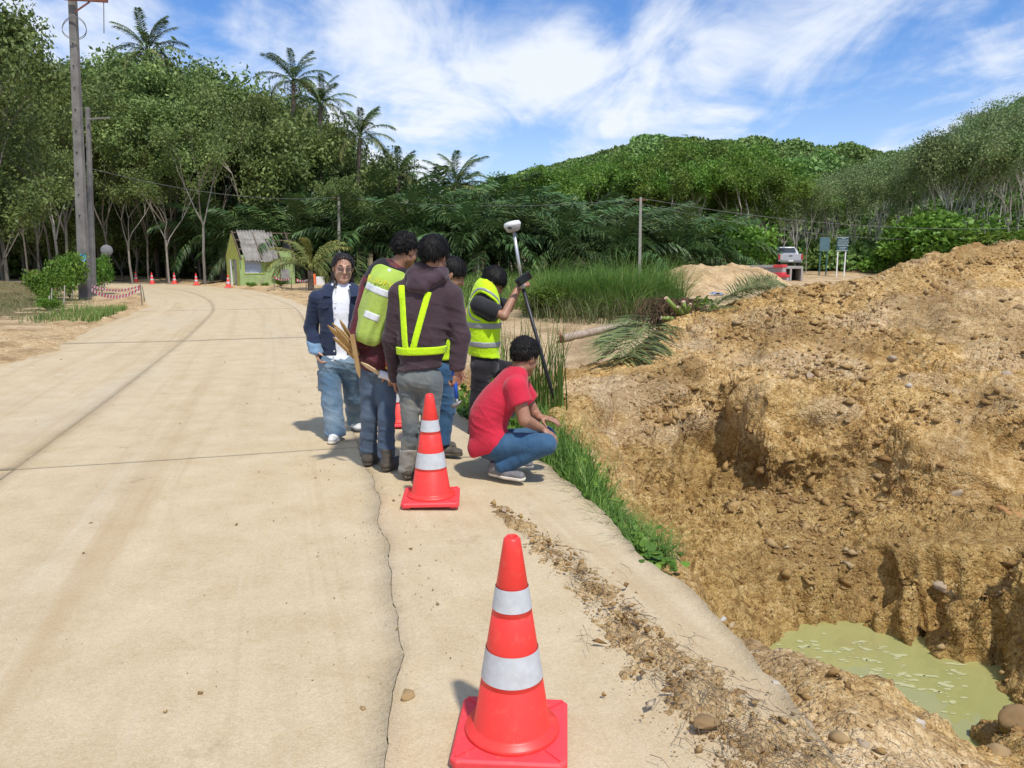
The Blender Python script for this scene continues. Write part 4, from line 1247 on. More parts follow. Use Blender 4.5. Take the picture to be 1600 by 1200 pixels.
def skin_material(name, c):
    t = NT(name)
    n = t.noise(35, 4); m = t.noise(9, 3)
    col = t.ramp(n, [(.3, tuple(q * .85 for q in c)), (.7, tuple(q * 1.1 for q in c))])
    col = t.mix(t.maprange(m, .5, .75, 0, .4), col, (c[0] * 1.05, c[1] * .75, c[2] * .65))
    t.color(col); t.set(Roughness=.5, Specular_IOR_Level=.4, Subsurface_Weight=.08)
    t.b.inputs['Subsurface Radius'].default_value = (.02, .008, .004)
    t.bump(t.noise(220, 2), .08, .002)
    return t.m
def cloth_material(name, c, fade=None, weave=900, rough=.9, fade_amt=.6, dirt=None, var=.15):
    t = NT(name)
    n = t.noise(14, 5, .65); m = t.noise(4.2, 4); w = t.noise(weave * .4, 2)
    col = t.ramp(n, [(.3, tuple(q * (1 - var) for q in c)), (.7, tuple(min(1, q * (1 + var)) for q in c))])
    if fade: col = t.mix(t.maprange(m, .42, .66, 0, fade_amt), col, fade)
    if dirt: col = t.mix(t.maprange(t.noise(7, 6, .7), .5, .7, 0, .6), col, dirt)
    t.color(col); t.set(Roughness=rough, Specular_IOR_Level=.25, Sheen_Weight=.15)
    b = t.bump(w, .15, .002); t.bump(t.noise(26, 5, .62, dist=1.2), .45, .012, b)
    return t.m
M_SKIN_F = skin_material('skin_light', (.50, .295, .20))
M_SKIN = skin_material('skin_tan', (.36, .185, .115))
t = NT('hair'); hn = t.noise(120, 3, .6, sc=(1, 1, .25))
t.color(t.ramp(hn, [(.3, (.006, .0055, .0055)), (.75, (.022, .019, .018))])); t.set(Roughness=.6, Specular_IOR_Level=.18); t.bump(hn, .5, .004)
M_HAIR = t.m
t = NT('hair_brown'); hn = t.noise(120, 3, .6, sc=(1, 1, .25))
t.color(t.ramp(hn, [(.3, (.012, .008, .006)), (.75, (.045, .028, .020))])); t.set(Roughness=.42); t.bump(hn, .6, .004)
M_HAIR_B = t.m
M_DENIM_DK = cloth_material('dark_denim', (.018, .028, .062), (.04, .055, .10), fade_amt=.4)
M_DENIM_CUFF = cloth_material('denim_inside', (.16, .26, .38))
M_DENIM_LT = cloth_material('faded_jeans', (.085, .15, .225), (.26, .33, .38), fade_amt=.7)
M_DENIM_MD = cloth_material('blue_jeans', (.055, .085, .135), (.12, .165, .22), fade_amt=.6)
M_DENIM_GY = cloth_material('muddy_jeans', (.115, .135, .14), (.24, .235, .20), dirt=(.24, .20, .14), fade_amt=.6)
M_DENIM_BL = cloth_material('bright_blue_jeans', (.03, .085, .165), (.07, .15, .24), fade_amt=.5)
M_GREYCUFF = cloth_material('grey_turn_up', (.28, .26, .23), dirt=(.3, .24, .17))
M_WHITE = cloth_material('white_shirt', (.78, .79, .84), var=.04)
M_BROWN = cloth_material('plum_jacket', (.052, .031, .038), (.075, .048, .056), fade_amt=.5)
M_BROWN2 = cloth_material('plum_hood', (.052, .030, .040), (.075, .046, .058), fade_amt=.5)
M_MAROON = cloth_material('maroon_jacket', (.13, .016, .020), (.05, .012, .016), fade_amt=.9, rough=.5)
M_NAVY = cloth_material('dark_yoke', (.016, .014, .018))
M_ORANGE = cloth_material('orange_sleeve', (.50, .085, .035))
M_RED = cloth_material('red_shirt', (.56, .022, .050), (.50, .020, .05), fade_amt=.4, var=.08)
M_BLACK = cloth_material('black_cloth', (.018, .018, .02), (.03, .03, .035))
M_TRSR = cloth_material('black_trousers', (.016, .013, .016), (.03, .025, .03))
M_HIVIS = cloth_material('hivis_lime', (.56, .86, .012), (.50, .78, .02), fade_amt=.3, var=.06)
M_MESH = cloth_material('lime_mesh', (.36, .50, .075), (.34, .42, .11), fade_amt=.5, var=.08)
M_REFL = simple('reflective_grey', (.30, .31, .31), .35, .1, 30)
M_REFLW = simple('reflective_white', (.66, .67, .68), .35, .12, 60)
M_YEL = simple('yellow_print', (.75, .68, .04), .6)
M_BOOT = simple('worn_boot', (.075, .062, .05), .75, .3, 20, .4, 80, dirt=(.2, .15, .1))
M_SOLE = simple('boot_sole', (.10, .082, .062), .9, .3, 20)
M_TRAINER = simple('grey_trainer', (.16, .155, .16), .8, .2, 30, .3, 200)
M_TRSOLE = simple('pale_sole', (.62, .57, .47), .7, .1, 20)
M_WTR = simple('white_trainer', (.62, .61, .58), .6, .15, 40)
M_DKTR = simple('dark_trainer', (.06, .065, .07), .6, .2, 40)
M_LIP = simple('lips', (.36, .13, .10), .45, .1, 30)
M_LENS = NT('tinted_lens'); M_LENS.color((.13, .075, .07)); M_LENS.set(Roughness=.15, Specular_IOR_Level=.8); M_LENS = M_LENS.m
M_METAL = simple('thin_metal', (.35, .30, .24), .3, .05, 20, metal=.9)
M_BUTTON = simple('metal_button', (.75, .73, .68), .3, .05, 20, metal=.6)
M_BROWCOL = simple('eyebrow', (.03, .02, .017), .7)

class Head:
    def __init__(s, c, f, u=(0, 0, 1), size=1.0, fem=False):
        s.c = np.asarray(c, float); f = nz(f); u = np.asarray(u, float); u = nz(u - f * (u @ f)); r = np.cross(f, u)
        s.A = np.stack([r, f, u]); s.k = size; s.fem = fem
    def p(s, x, y, z): return s.c + s.k * (x * s.A[0] + y * s.A[1] + z * s.A[2])
    def skin(s, neck):
        k = s.k; p = s.p; A = s.A
        L = [ell(p(0, -.012, .035), A, np.array((.074, .092, .080)) * k),
             (ell(p(0, .022, -.03), A, np.array((.064, .066, .085)) * k), .03 * k),
             (rc(p(.045, .005, -.062), p(.012, .066, -.100), .024 * k, .021 * k), .03 * k), (rc(p(-.045, .005, -.062), p(-.012, .066, -.100), .024 * k, .021 * k), .03 * k),
             (rc(p(.034, .066, -.03), p(.045, .05, -.045), .018 * k, .018 * k), .02 * k), (rc(p(-.034, .066, -.03), p(-.045, .05, -.045), .018 * k, .018 * k), .02 * k),
             (rc(p(.014, .082, .017), p(.045, .068, .013), .009 * k, .009 * k), .016 * k), (rc(p(-.014, .082, .017), p(-.045, .068, .013), .009 * k, .009 * k), .016 * k),
             (rc(p(0, .086, .004), p(0, .104, -.034), .008 * k, .011 * k), .010 * k),
             (rc(p(.013, .092, -.038), p(-.013, .092, -.038), .008 * k, .008 * k), .008 * k),
             (rc(p(.018, .082, -.066), p(-.018, .082, -.066), .009 * k, .009 * k), .010 * k),
             (rc(p(.014, .080, -.078), p(-.014, .080, -.078), .009 * k, .009 * k), .008 * k),
             (rc(p(0, -.012, -.04), neck, .052 * k, .056 * k), .03 * k)]
        for sx in (1, -1):
            ax = np.stack([nz(A[0] * sx + A[1] * -.35), nz(A[1] + A[0] * sx * .35), A[2]])
            L.append((ell(p(.079 * sx, -.008, -.008), ax, np.array((.009, .018, .031)) * k), .008 * k))
        g = union(L, .02)
        ey = [ell(p(.031 * sx, .092, -.001), A, np.array((.017, .016, .010)) * k) for sx in (1, -1)]
        m = lambda P: -smin(-g(P), smin(ey[0](P), ey[1](P), .002), .008 * k)
        return m
    def box(s, pad=.0): return s.c - .155 * s.k - pad, s.c + .155 * s.k + pad
    def eyes(s, parent):
        for sx in (1, -1):
            m = MB()
            prof = []
            c = Vector(s.p(.031 * sx, .074, -.001))
            o = sdf_obj('eye', ell(c, s.A, np.array((.0135, .0125, .0085)) * s.k), np.array(c) - .02, np.array(c) + .02, .0035, M_EYE, parent, .02)
def hand(w, d, n, side, curl=(.35, .45, .4), spread=.12, k=1.0, thumb=(.6, .7, .35), tcurl=.35):
    """palm, four fingers, thumb. d knuckle direction, n palm normal, side = thumb side along d x n"""
    w = np.asarray(w, float); d = nz(d); n = np.asarray(n, float); n = nz(n - d * (n @ d)); s = np.cross(d, n) * side
    it = [rc(w, w + d * .035 * k, .024 * k, .026 * k, n, 1.35),
          (rc(w + d * .045 * k + s * .012 * k, w + d * .082 * k + s * .016 * k, .024 * k, .022 * k, n, 1.7), .015), (rc(w + d * .045 * k - s * .014 * k, w + d * .078 * k - s * .02 * k, .023 * k, .019 * k, n, 1.7), .015)]
    for i, (off, ln) in enumerate(((.031, .92), (.0105, 1.0), (-.0105, .95), (-.030, .78))):
        p = w + (d * (.088 - abs(off) * .12) + s * off) * k
        dd = nz(d + s * off * spread * 20 * .25); a = 0
        for j, (sg, rd) in enumerate(((.042, .0088), (.027, .0080), (.021, .0072))):
            a += curl[j] * (1 + .08 * i)
            v = nz(dd * math.cos(a) + n * math.sin(a))
            q = p + v * sg * ln * k
            it.append((rc(p, q, rd * k, rd * .92 * k), .004)); p = q
    p = w + (d * .022 + s * .024) * k; v = nz(d * thumb[0] + s * thumb[1] + n * thumb[2])
    q = p + v * .042 * k; it.append((rc(p, q, .0125 * k, .0105 * k), .010)); v2 = nz(v * math.cos(tcurl) + nz(d + n * .6) * math.sin(tcurl))
    r = q + v2 * .030 * k; it.append((rc(q, r, .0098 * k, .0088 * k), .004)); v3 = nz(v2 + n * .25)
    it.append((rc(r, r + v3 * .022 * k, .0086 * k, .0072 * k), .004))
    return union(it, .004)
def hair_cap(H, front, nape, vol=.016, seed=0, side=.0, amp=.006, freq=38, crown=0.0):
    """hair over the skull above a sloping hairline; front = (y, z), nape = (y, z) in head units"""
    k = H.k
    sk = ell(H.p(0, -.014, .036 + crown), H.A, np.array((.074 + vol, .092 + vol, .080 + vol + crown)) * k)
    a = H.p(0, *front); b = H.p(0, *nape)
    nrm = nz(np.cross(H.A[0], nz(np.asarray(a) - b)))
    if nrm @ H.A[2] < 0: nrm = -nrm
    cut = lambda P: -((P - a) @ nrm)
    inner = ell(H.p(0, -.012, .035), H.A, np.array((.066, .084, .072)) * k)
    def f(P):
        q = (P - H.c) @ H.A.T / k
        strands = vnoise(np.stack([np.arctan2(q[:, 0], -q[:, 1] + .3) * 20, q[:, 2] * 9, q[:, 1] * 9], -1) + seed)
        d = sk(P) + amp * (strands * .7 + .7 * vnoise(P * freq + seed))
        return -smin(-d, -(cut(P) + .5 * amp * vnoise(P * freq * .7 + seed + 9)), .012)
    return f
def hair_obj(fn, lo, hi, H, mat, parent, n=2600, ln=.045, lift=.010, curl=0.0, seed=1, h=.006, face=None):
    V, F = sdf_mesh(fn, lo, hi, h)
    rg = np.random.default_rng(seed)
    k = rg.integers(0, len(V), n); P0 = V[k] + rg.normal(size=(n, 3)) * .002
    eps = .003
    G_ = np.stack([fn(P0 + np.eye(3)[i] * eps) - fn(P0 - np.eye(3)[i] * eps) for i in range(3)], -1); G_ /= np.linalg.norm(G_, axis=1)[:, None] + 1e-9
    crown = H.p(0, -.045, .13)
    fl = P0 - crown - H.A[2] * .05; fl = fl + rg.normal(size=(n, 3)) * .015 * (1 + curl * 6)
    fl = fl - G_ * (fl * G_).sum(1)[:, None]; fl /= np.linalg.norm(fl, axis=1)[:, None] + 1e-9
    sd = np.cross(fl, G_); L = ln * rg.uniform(.5, 1.3, n)[:, None]; lf = lift * rg.uniform(0, 1.3, n)[:, None]; w = .0022
    p1 = P0 + fl * L * .5 + G_ * lf * .8; p2 = P0 + fl * L + G_ * lf * .9 + H.A[2] * -.004
    if curl: p1 = p1 + sd * rg.normal(size=(n, 1)) * curl * .02; p2 = p2 + sd * rg.normal(size=(n, 1)) * curl * .03
    if face is not None:
        kk = face(p2) > .004; P0, p1, p2, sd = P0[kk], p1[kk], p2[kk], sd[kk]; n = len(P0)
    SV = np.stack([P0 - sd * w, P0 + sd * w, p1 + sd * w, p1 - sd * w, p2 + sd * w * .3, p2 - sd * w * .3], 1).reshape(-1, 3)
    B = (np.arange(n) * 6)[:, None] + len(V)
    SF = np.vstack([B + np.array([[0, 1, 2, 3]]), B + np.array([[3, 2, 4, 5]])])
    return mesh_np('hair', np.vstack([V, SV]), np.vstack([F, SF]), mat, parent, smooth=True)
def shoe(heel, toe, up=(0, 0, 1), w=.043, h=.075, ankle=None, hi=0.0):
    heel = np.asarray(heel, float); toe = np.asarray(toe, float); d = nz(toe - heel); up = nz(np.asarray(up, float) - d * (np.asarray(up, float) @ d)); s = np.cross(d, up)
    L = np.linalg.norm(toe - heel)
    g = [rc(heel + d * .035 + up * .045, heel + d * L * .45 + up * .045, .040, .040), (rc(heel + d * L * .4 + up * .036, toe - d * .045 + up * .032, w, w * .86, up, 1.35), .03),
         (rc(heel + d * .04 + up * .05, heel + d * .05 + up * (.09 + hi), .041, .044 + hi * .15), .03)]
    upf = inter(union(g, .025), halfs(heel + up * .016, -up), halfs(heel + up * (.105 + hi), up), k=.006)
    sole = inter(offs(union([rc(heel + d * .035 + up * .02, heel + d * L * .5 + up * .02, .036, .040, up, .8), (rc(heel + d * L * .5 + up * .02, toe - d * .042 + up * .02, w * .98, w * .85, up, .8), .03)], .03), .003), halfs(heel, -up), halfs(heel + up * .022, up), k=.004)
    return upf, sole
def put_shoe(heel, toe, mat, smat, parent, name='shoe', hi=0.0, w=.043, up=(0, 0, 1), h=.006):
    u, so = shoe(heel, toe, up, w=w, hi=hi)
    lo, hi_ = bounds([heel, toe], .09); hi_ = hi_ + np.array([0, 0, .14])
    o = sdf_obj(name, wrinkle(u, .0025, 30, 3), lo, hi_, h, mat, parent)
    V, F = sdf_mesh(so, lo, hi_, h)
    mesh_np('sole', V, F, smat, o, smooth=True)
    return o
def person(base, label):
    o = empty('person', base); tag(o, label, 'person', 'road survey party standing by the pit'); return o
def axes(right, up):
    r = nz(right); u = np.asarray(up, float); u = nz(u - r * (u @ r)); return np.stack([r, np.cross(u, r), u])
M_EYE = NT('eye'); M_EYE.color(M_EYE.ramp(M_EYE.noise(90, 1), [(.4, (.05, .035, .03)), (.6, (.35, .33, .31))])); M_EYE.set(Roughness=.15); M_EYE = M_EYE.m
def torso_chain(spec, lr):
    """spec: list of (centre, half-width, half-depth); lr: right axis"""
    out = []
    cs = [np.asarray(q[0], float) for q in spec]
    for i, (c, w, d) in enumerate(spec):
        up = cs[min(i + 1, len(cs) - 1)] - cs[max(i - 1, 0)]
        A = axes(lr, up)
        sp = np.linalg.norm(up) / (2 if 0 < i < len(cs) - 1 else 1)
        out.append(ell(c, A, (w, d, .085 if i == 0 else max(.09, sp * 1.45))))
    return out

# ------------------------------------------------------------------ woman in denim jacket
def woman():
    Y0 = 6.72
    o = person((gp(538, 680)[0], Y0, 0), 'woman in dark denim jacket and wide jeans with tinted glasses')
    pel = J(530, 562, Y0); chest = J(531, 478, Y0); nb = J(533, 452, Y0 + .01)
    hd = Head(J(536, 419, Y0 - .01), (.34, -.93, -.06), (.05, 0, 1), 1.0, True)
    sL, eL, wL = J(495, 466, Y0), J(486, 512, Y0 + .05), J(494, 546, Y0 - .06)
    sR, eR, wR = J(567, 467, Y0), J(577, 514, Y0 + .06), J(572, 552, Y0 - .02)
    hL, kL, aL = J(514, 566, Y0), J(519, 628, Y0 - .10), J(524, 676, Y0 - .16)
    hR, kR, aR = J(546, 566, Y0), J(553, 622, Y0 + .14), J(557, 658, Y0 + .32)
    aL[2] = .09; aR[2] = .10
    lr = (1, .08, 0)
    T = [(pel, .155, .105), (J(531, 530, Y0), .14, .10), (J(531, 500, Y0), .145, .105), (chest, .165, .105), (J(532, 462, Y0), .15, .075)]
    tor = torso_chain([(c, w - .03, d - .03) for c, w, d in T], lr)
    skin = union([hd.skin(nb - np.array([0, 0, .05]))] + [(q, .03) for q in tor] + [(rc(sL, eL, .042, .034), .03), (rc(eL, wL, .034, .024), .01), (rc(sR, eR, .042, .034), .03), (rc(eR, wR, .034, .024), .01),
                  (hand(wL, (.25, -.35, -1), (.9, .3, .2), 1, (.45, .6, .5)), .008), (hand(wR, (0, -.2, -1), (-1, 0, 0), -1, (.45, .6, .5)), .008),
                  (rc(hL, kL, .072, .05), .03), (rc(kL, aL, .05, .033), .02), (rc(hR, kR, .072, .05), .03), (rc(kR, aR, .05, .033), .02)], .02)
    lo, hi = bounds([sL, sR, eL, eR, wL, wR, aL, aR, hd.c], .13); hi[2] += .05; lo[2] += .12
    sdf_obj('body', skin, lo, hi, .0055, M_SKIN_F, o)
    hd.eyes(o)
    # lips, eyebrows, glasses
    k = hd.k
    sdf_obj('lips', union([rc(hd.p(.019, .0885, -.0675), hd.p(0, .0945, -.0655), .003, .0055), (rc(hd.p(-.019, .0885, -.0675), hd.p(0, .0945, -.0655), .003, .0055), .003), (rc(hd.p(.015, .087, -.076), hd.p(-.015, .087, -.076), .005, .005, None), .002), (rc(hd.p(.004, .0925, -.077), hd.p(-.004, .0925, -.077), .0055, .0055), .004)], .002), hd.p(0, .09, -.07) - .04, hd.p(0, .09, -.07) + .04, .003, M_LIP, o, .02)
    for sx in (1, -1):
        m = MB(); m.tube([hd.p(.016 * sx, .0915, .024), hd.p(.034 * sx, .087, .030), hd.p(.052 * sx, .072, .024)], [.0028, .0032, .0015], 6); m.build('eyebrow', M_BROWCOL, o, smooth=True)
    gl = MB()
    def lens(sx):
        return [hd.p(sx * (.033 + .024 * math.cos(a)), .104 - .008 * abs(math.cos(a)) * (1 if math.cos(a) > 0 else 0), -.006 + .020 * math.sin(a) + .003 * math.cos(a)) for a in np.linspace(0, 2 * math.pi, 21)[:-1]]
    for sx in (1, -1):
        L = lens(sx); gl.tube(L + [L[0], L[1]], .0013, 5, caps=False)
        gl.tube([hd.p(sx * .060, .098, .004), hd.p(sx * .077, .06, .008), hd.p(sx * .080, -.005, .006)], .0012, 5)
    gl.tube([hd.p(.010, .104, .004), hd.p(-.010, .104, .004)], .0013, 5)
    fr = gl.build('glasses', M_METAL, o, smooth=True)
    for sx in (1, -1):
        L = lens(sx); c = sum(L) / len(L)
        m = MB(); m.add([c + hd.A[1] * .002] + L, [(0, i + 1, (i + 1) % 20 + 1) for i in range(20)]); m.build('lens', M_LENS, fr, smooth=True)
    # hair parted and tied low, falling behind the shoulders
    cap = hair_cap(hd, (.064, .082), (-.085, -.085), .013, 5, amp=.003)
    tail = union([rc(hd.p(0, -.075, -.03), hd.p(0, -.085, -.13), .055, .045), (rc(hd.p(-.072, -.02, .02), hd.p(-.078, -.035, -.115), .018, .022), .02), (rc(hd.p(.072, -.02, .03), hd.p(.075, -.015, -.06), .014, .016), .02), (rc(hd.p(.075, -.015, -.06), hd.p(.062, .055, -.165), .014, .008), .02), (rc(hd.p(-.078, -.035, -.115), hd.p(-.066, -.045, -.17), .022, .012), .02)], .02)
    face = ell(hd.p(0, .075, -.02), hd.A, (.066, .075, .10))
    hg = lambda P: -smin(-smin(cap(P), tail(P), .02), face(P), .01)
    lo, hi = hd.box(.06); lo[2] -= .05
    hair_obj(wrinkle(hg, .003, 40, 8), lo, hi, hd, M_HAIR_B, o, 1500, .05, .0012, seed=1, face=face)
    # white shirt
    sh = union([*torso_chain([(c, w + .006, d + .010) for c, w, d in T], lr)], .05)
    sh = inter(sh, halfs(J(531, 563, Y0), (0, 0, -1)), k=.01)
    lo, hi = bounds([pel, chest, sL, sR], .1)
    sdf_obj('shirt', folds(sh, .003, .06, (.3, 0, 1), 3), lo, hi, .010, M_WHITE, o)
    # jacket: open front, turned cuffs
    jt = union([*torso_chain([(c, w + .026, d + .024) for c, w, d in T], lr), rc(sL, sR, .052, .052), (rc(J(512, 452, Y0 + .02), J(552, 452, Y0 + .02), .05, .05), .03)], .05)
    arms = union([(rc(sL, eL, .070, .060), .05), (rc(eL, J(492, 541, Y0 - .04), .060, .054), .03), (rc(sR, eR, .070, .060), .05), (rc(eR, wR, .060, .052), .03)], .05)
    jk = union([inter(jt, halfs(J(531, 553, Y0), (0, 0, -1)), k=.008), (inter(arms, halfs(J(492, 545, Y0), (0, 0, -1))), .03)], .03)
    op0 = J(530, 500, Y0 - .2)
    def opening(P):
        wd = .060 + .020 * np.clip((P[:, 2] - op0[2]) / .3, -1, 1)
        cxl = op0[0] - .004 + (P[:, 2] - op0[2]) * .03
        return np.maximum(np.abs(P[:, 0] - cxl) - wd, P[:, 1] - (Y0 - .02))
    neckh = ell(nb + np.array([0, -.02, .03]), np.eye(3), (.075, .075, .10))
    jk2 = lambda P: np.maximum(np.maximum(jk(P), -opening(P)), -neckh(P))
    lo, hi = bounds([sL, sR, eL, eR, wL, wR, pel, nb], .12)
    jo = sdf_obj('jacket', folds(jk2, .007, .075, (.2, .1, 1), 21), lo, hi, .008, M_DENIM_DK, o)
    # collar flaps, pocket flaps, buttons, cuff
    for sx in (-1, 1):
        c = J(533 + sx * 17, 456, Y0 - .115)
        m = MB(); e = np.array([sx, -.1, 0]); 
        m.add([c + (sx * -.035, .03, .055), c + (sx * .055, .05, .048), c + (sx * .062, .0, -.035), c + (sx * -.005, -.012, -.040), c + (sx * -.035, .042, .05), c + (sx * .055, .06, .04), c + (sx * .062, .012, -.035), c + (sx * -.005, .002, -.040)],
              [(0, 1, 2, 3), (4, 7, 6, 5), (0, 4, 5, 1), (1, 5, 6, 2), (2, 6, 7, 3), (3, 7, 4, 0)])
        m.build('collar_flap', M_DENIM_DK, jo)
    c = J(505, 477, Y0 - .135); m = MB(); m.add([c + (-.045, .03, .015), c + (.05, -.006, .015), c + (.05, -.008, -.018), c + (0, .008, -.030), c + (-.045, .03, -.016), c + (-.045, .05, 0), c + (.05, .02, 0)], [(0, 1, 2, 3, 4), (0, 5, 6, 1)])
    m.build('pocket_flap', M_DENIM_DK, jo)
    for py in (474, 491, 511, 529, 549):
        c = J(524.5 - (py - 474) * .03, py, Y0 - .142); m = MB(); m.lathe([(0, .003), (.006, .003), (.0075, .0), (.0075, -.004)], 10)
        m.v = [tuple(np.array((q[0], -q[2], q[1])) + c) for q in m.v]; m.build('button', M_BUTTON, jo, smooth=True)
    cu = inter(rc(J(489, 525, Y0 + .0), J(494, 552, Y0 - .08), .062, .062), halfs(J(488, 530, Y0), (.1, -.3, 1)), halfs(J(493, 544.5, Y0), (-.1, .3, -1)), k=.01)
    lo, hi = bounds([J(490, 536, Y0 - .03)], .12)
    sdf_obj('cuff', wrinkle(cu, .004, 30, 4), lo, hi, .007, M_DENIM_CUFF, jo)
    # wide jeans with cargo pocket
    tr = union([ell(pel - (0, 0, .02), axes(lr, (0, 0, 1)), (.168, .118, .11)), (rc(hL, kL, .098, .086), .04), (rc(kL, aL - (0, 0, .03), .086, .092), .03), (rc(hR, kR, .098, .084), .04), (rc(kR, aR - (0, 0, .03), .084, .088), .03)], .03)
    tr = inter(tr, halfs((0, 0, .035), (0, 0, -1)), halfs(J(531, 548, Y0), (0, 0, 1)), k=.008)
    lo, hi = bounds([hL, hR, aL, aR, pel], .15)
    jn = sdf_obj('jeans', folds(tr, .011, .11, (.35, 0, 1), 5), lo, hi, .008, M_DENIM_LT, o)
    c = J(503, 597, Y0 - .06)
    A = axes((.55, -.8, 0), (.05, 0, 1))
    sdf_obj('cargo_pocket', union([boxp(c, A, (.055, .022, .085), .012), boxp(c + A[2] * .075, A, (.060, .027, .022), .008)], .004), c - .14, c + .14, .008, M_DENIM_LT, jn)
    put_shoe((aL[0] - .0, aL[1] + .06, .0), (aL[0] + .0, aL[1] - .175, .0), M_WTR, M_TRSOLE, o, 'trainer')
    put_shoe((aR[0] - .03, aR[1] + .03, .0), (aR[0] + .06, aR[1] - .18, .0), M_WTR, M_DKTR, o, 'trainer')
woman()

# ------------------------------------------------------------------ man with lime mesh vest and stakes (back view, leaning right)
def vest_man():
    Y0 = 5.72
    o = person((gp(594, 730)[0], Y0, 0), 'man in lime mesh vest over maroon jacket holding wooden stakes')
    pel = J(594, 572, Y0); chest = J(600, 468, Y0 + .03); nb = J(618, 424, Y0 + .08)
    hd = Head(J(633, 391, Y0 + .10), (.62, .72, -.22), (.12, .05, 1), 1.0)
    sL, eL, wL = J(577, 446, Y0 + .02), J(556, 530, Y0 - .10), J(556, 552, Y0 + .10)
    sR, eR, wR = J(636, 452, Y0 + .02), J(611, 520, Y0 - .07), J(612, 577, Y0 - .14)
    hL, kL, aL = J(578, 582, Y0), J(577, 650, Y0 - .02), J(576, 702, Y0 + .04)
    hR, kR, aR = J(604, 582, Y0), J(604, 655, Y0 - .10), J(604, 716, Y0 - .10)
    aL[2] = .12; aR[2] = .12
    lr = nz(sR - sL)
    T = [(pel, .15, .11), (J(594, 535, Y0), .145, .11), (J(597, 500, Y0 + .01), .155, .115), (chest, .165, .115), (J(605, 442, Y0 + .05), .15, .085)]
    skin = union([hd.skin(nb)] + [(q, .03) for q in torso_chain([(c, w - .03, d - .03) for c, w, d in T], lr)] +
                 [(rc(sL, eL, .042, .036), .03), (rc(eL, wL, .036, .026), .01), (rc(sR, eR, .042, .036), .03), (rc(eR, wR, .036, .027), .01),
                  (hand(wR, (.12, -.1, -1), (-.15, 1, 0), -1, (.75, .95, .6)), .008), (hand(wL, (.7, .5, -.35), (.0, -.3, -1), 1, (.8, .9, .6)), .008),
                  (rc(hL, kL, .07, .05), .03), (rc(kL, aL, .05, .035), .02), (rc(hR, kR, .07, .05), .03), (rc(kR, aR, .05, .035), .02)], .02)
    lo, hi = bounds([sL, sR, eL, eR, wL, wR, aL, aR, hd.c], .13); hi[2] += .0; lo[2] += .14
    sdf_obj('body', skin, lo, hi, .0065, M_SKIN, o)
    lo, hi = hd.box(.02)
    cap = hair_cap(hd, (.075, .055), (-.075, -.062), .012, 11, amp=.007, freq=55, crown=.004)
    hair_obj(wrinkle(cap, .006, 70, 3), lo, hi, hd, M_HAIR, o, 2600, .018, .004, curl=.5, seed=2)
    # jacket
    jt = union([*torso_chain([(c, w + .012, d + .012) for c, w, d in T], lr), ell(J(590, 560, Y0 - .01), axes(lr, (0, 0, 1)), (.175, .135, .075)), rc(sL, sR, .05, .05)], .05)
    jk = union([inter(jt, halfs(J(593, 583, Y0), (.15, 0, -1)), k=.015), (rc(sL, eL, .064, .066), .04), (rc(eL, wL, .066, .05), .03)], .03)
    lo, hi = bounds([sL, sR, eL, wL, pel, nb], .13)
    jo = sdf_obj('jacket', folds(jk, .010, .09, (.5, 0, 1), 9), lo, hi, .008, M_MAROON, o)
    yk = inter(offs(jt, .009), halfs(J(600, 500, Y0), (.2, 0, -1)), k=.01)
    yk = lambda P, a=yk: np.maximum(a(P), -ell(nb + (0, 0, .05), np.eye(3), (.085, .085, .1))(P))
    sdf_obj('yoke', yk, lo, hi, .010, M_NAVY, jo)
    sl = union([rc(sR, eR, .062, .050), (rc(eR, wR, .050, .043), .02)], .02)
    lo2, hi2 = bounds([sR, eR, wR], .1)
    so = sdf_obj('sleeve', folds(inter(sl, halfs(wR, (0, -.1, -1)), k=.01), .006, .08, (0, 0, 1), 2), lo2, hi2, .008, M_ORANGE, o)
    cu = inter(rc(eR, wR - (0, 0, .03), .053, .047), halfs(wR + (0, 0, .022), (0, 0, 1)), halfs(wR + (0, 0, .003), (0, 0, -1)), k=.004)
    sdf_obj('cuff_band', cu, wR - .08, wR + .08, .006, simple('amber_band', (.62, .33, .02), .7), so)
    # mesh vest back panel: follows the back, free lower edge
    back = nz(np.cross(lr, nz(chest - pel))); back = -back if back[1] > 0 else back
    up = nz(J(607, 430, Y0) - J(572, 530, Y0)); rt = nz(np.cross(up, back)); rt = rt if rt[0] > 0 else -rt
    vc = J(594, 474, Y0)
    def panel(P):
        u = (P - vc) @ rt; v = (P - vc) @ up
        wv = .125 + .03 * np.clip(v / .2, -1, 1) * .2
        q = np.maximum(np.abs(u) - wv, np.abs(v + .01) - .285)
        cr = np.sqrt(np.maximum(np.abs(u) - (wv - .06), 0) ** 2 + np.maximum(np.abs(v + .01) - (.285 - .06), 0) ** 2) - .06
        return np.maximum(np.maximum(q, cr), -((P - vc) @ back) - .0)
    # the panel hangs straight off the shoulder blades
    hang = union([jt, (rc(J(603, 452, Y0 - .06), J(578, 522, Y0 - .10), .10, .085), .04)], .03)
    nkc = ell(nb + (0, 0, .02), np.eye(3), (.085, .10, .075))
    def vest(P):
        u = (P - vc) @ rt; v = (P - vc) @ up
        rip = .007 * np.cos(u * 2 * math.pi / .075 + 2 * vnoise(P * 5)) * np.clip(.4 - v * 2.5, .1, 1)
        return np.maximum(np.maximum(hang(P) - .030 + rip, panel(P)), -nkc(P))
    lo, hi = bounds([sL, sR, J(560, 535, Y0), nb], .26)
    vo = sdf_obj('vest', vest, lo, hi, .0075, M_MESH, o)
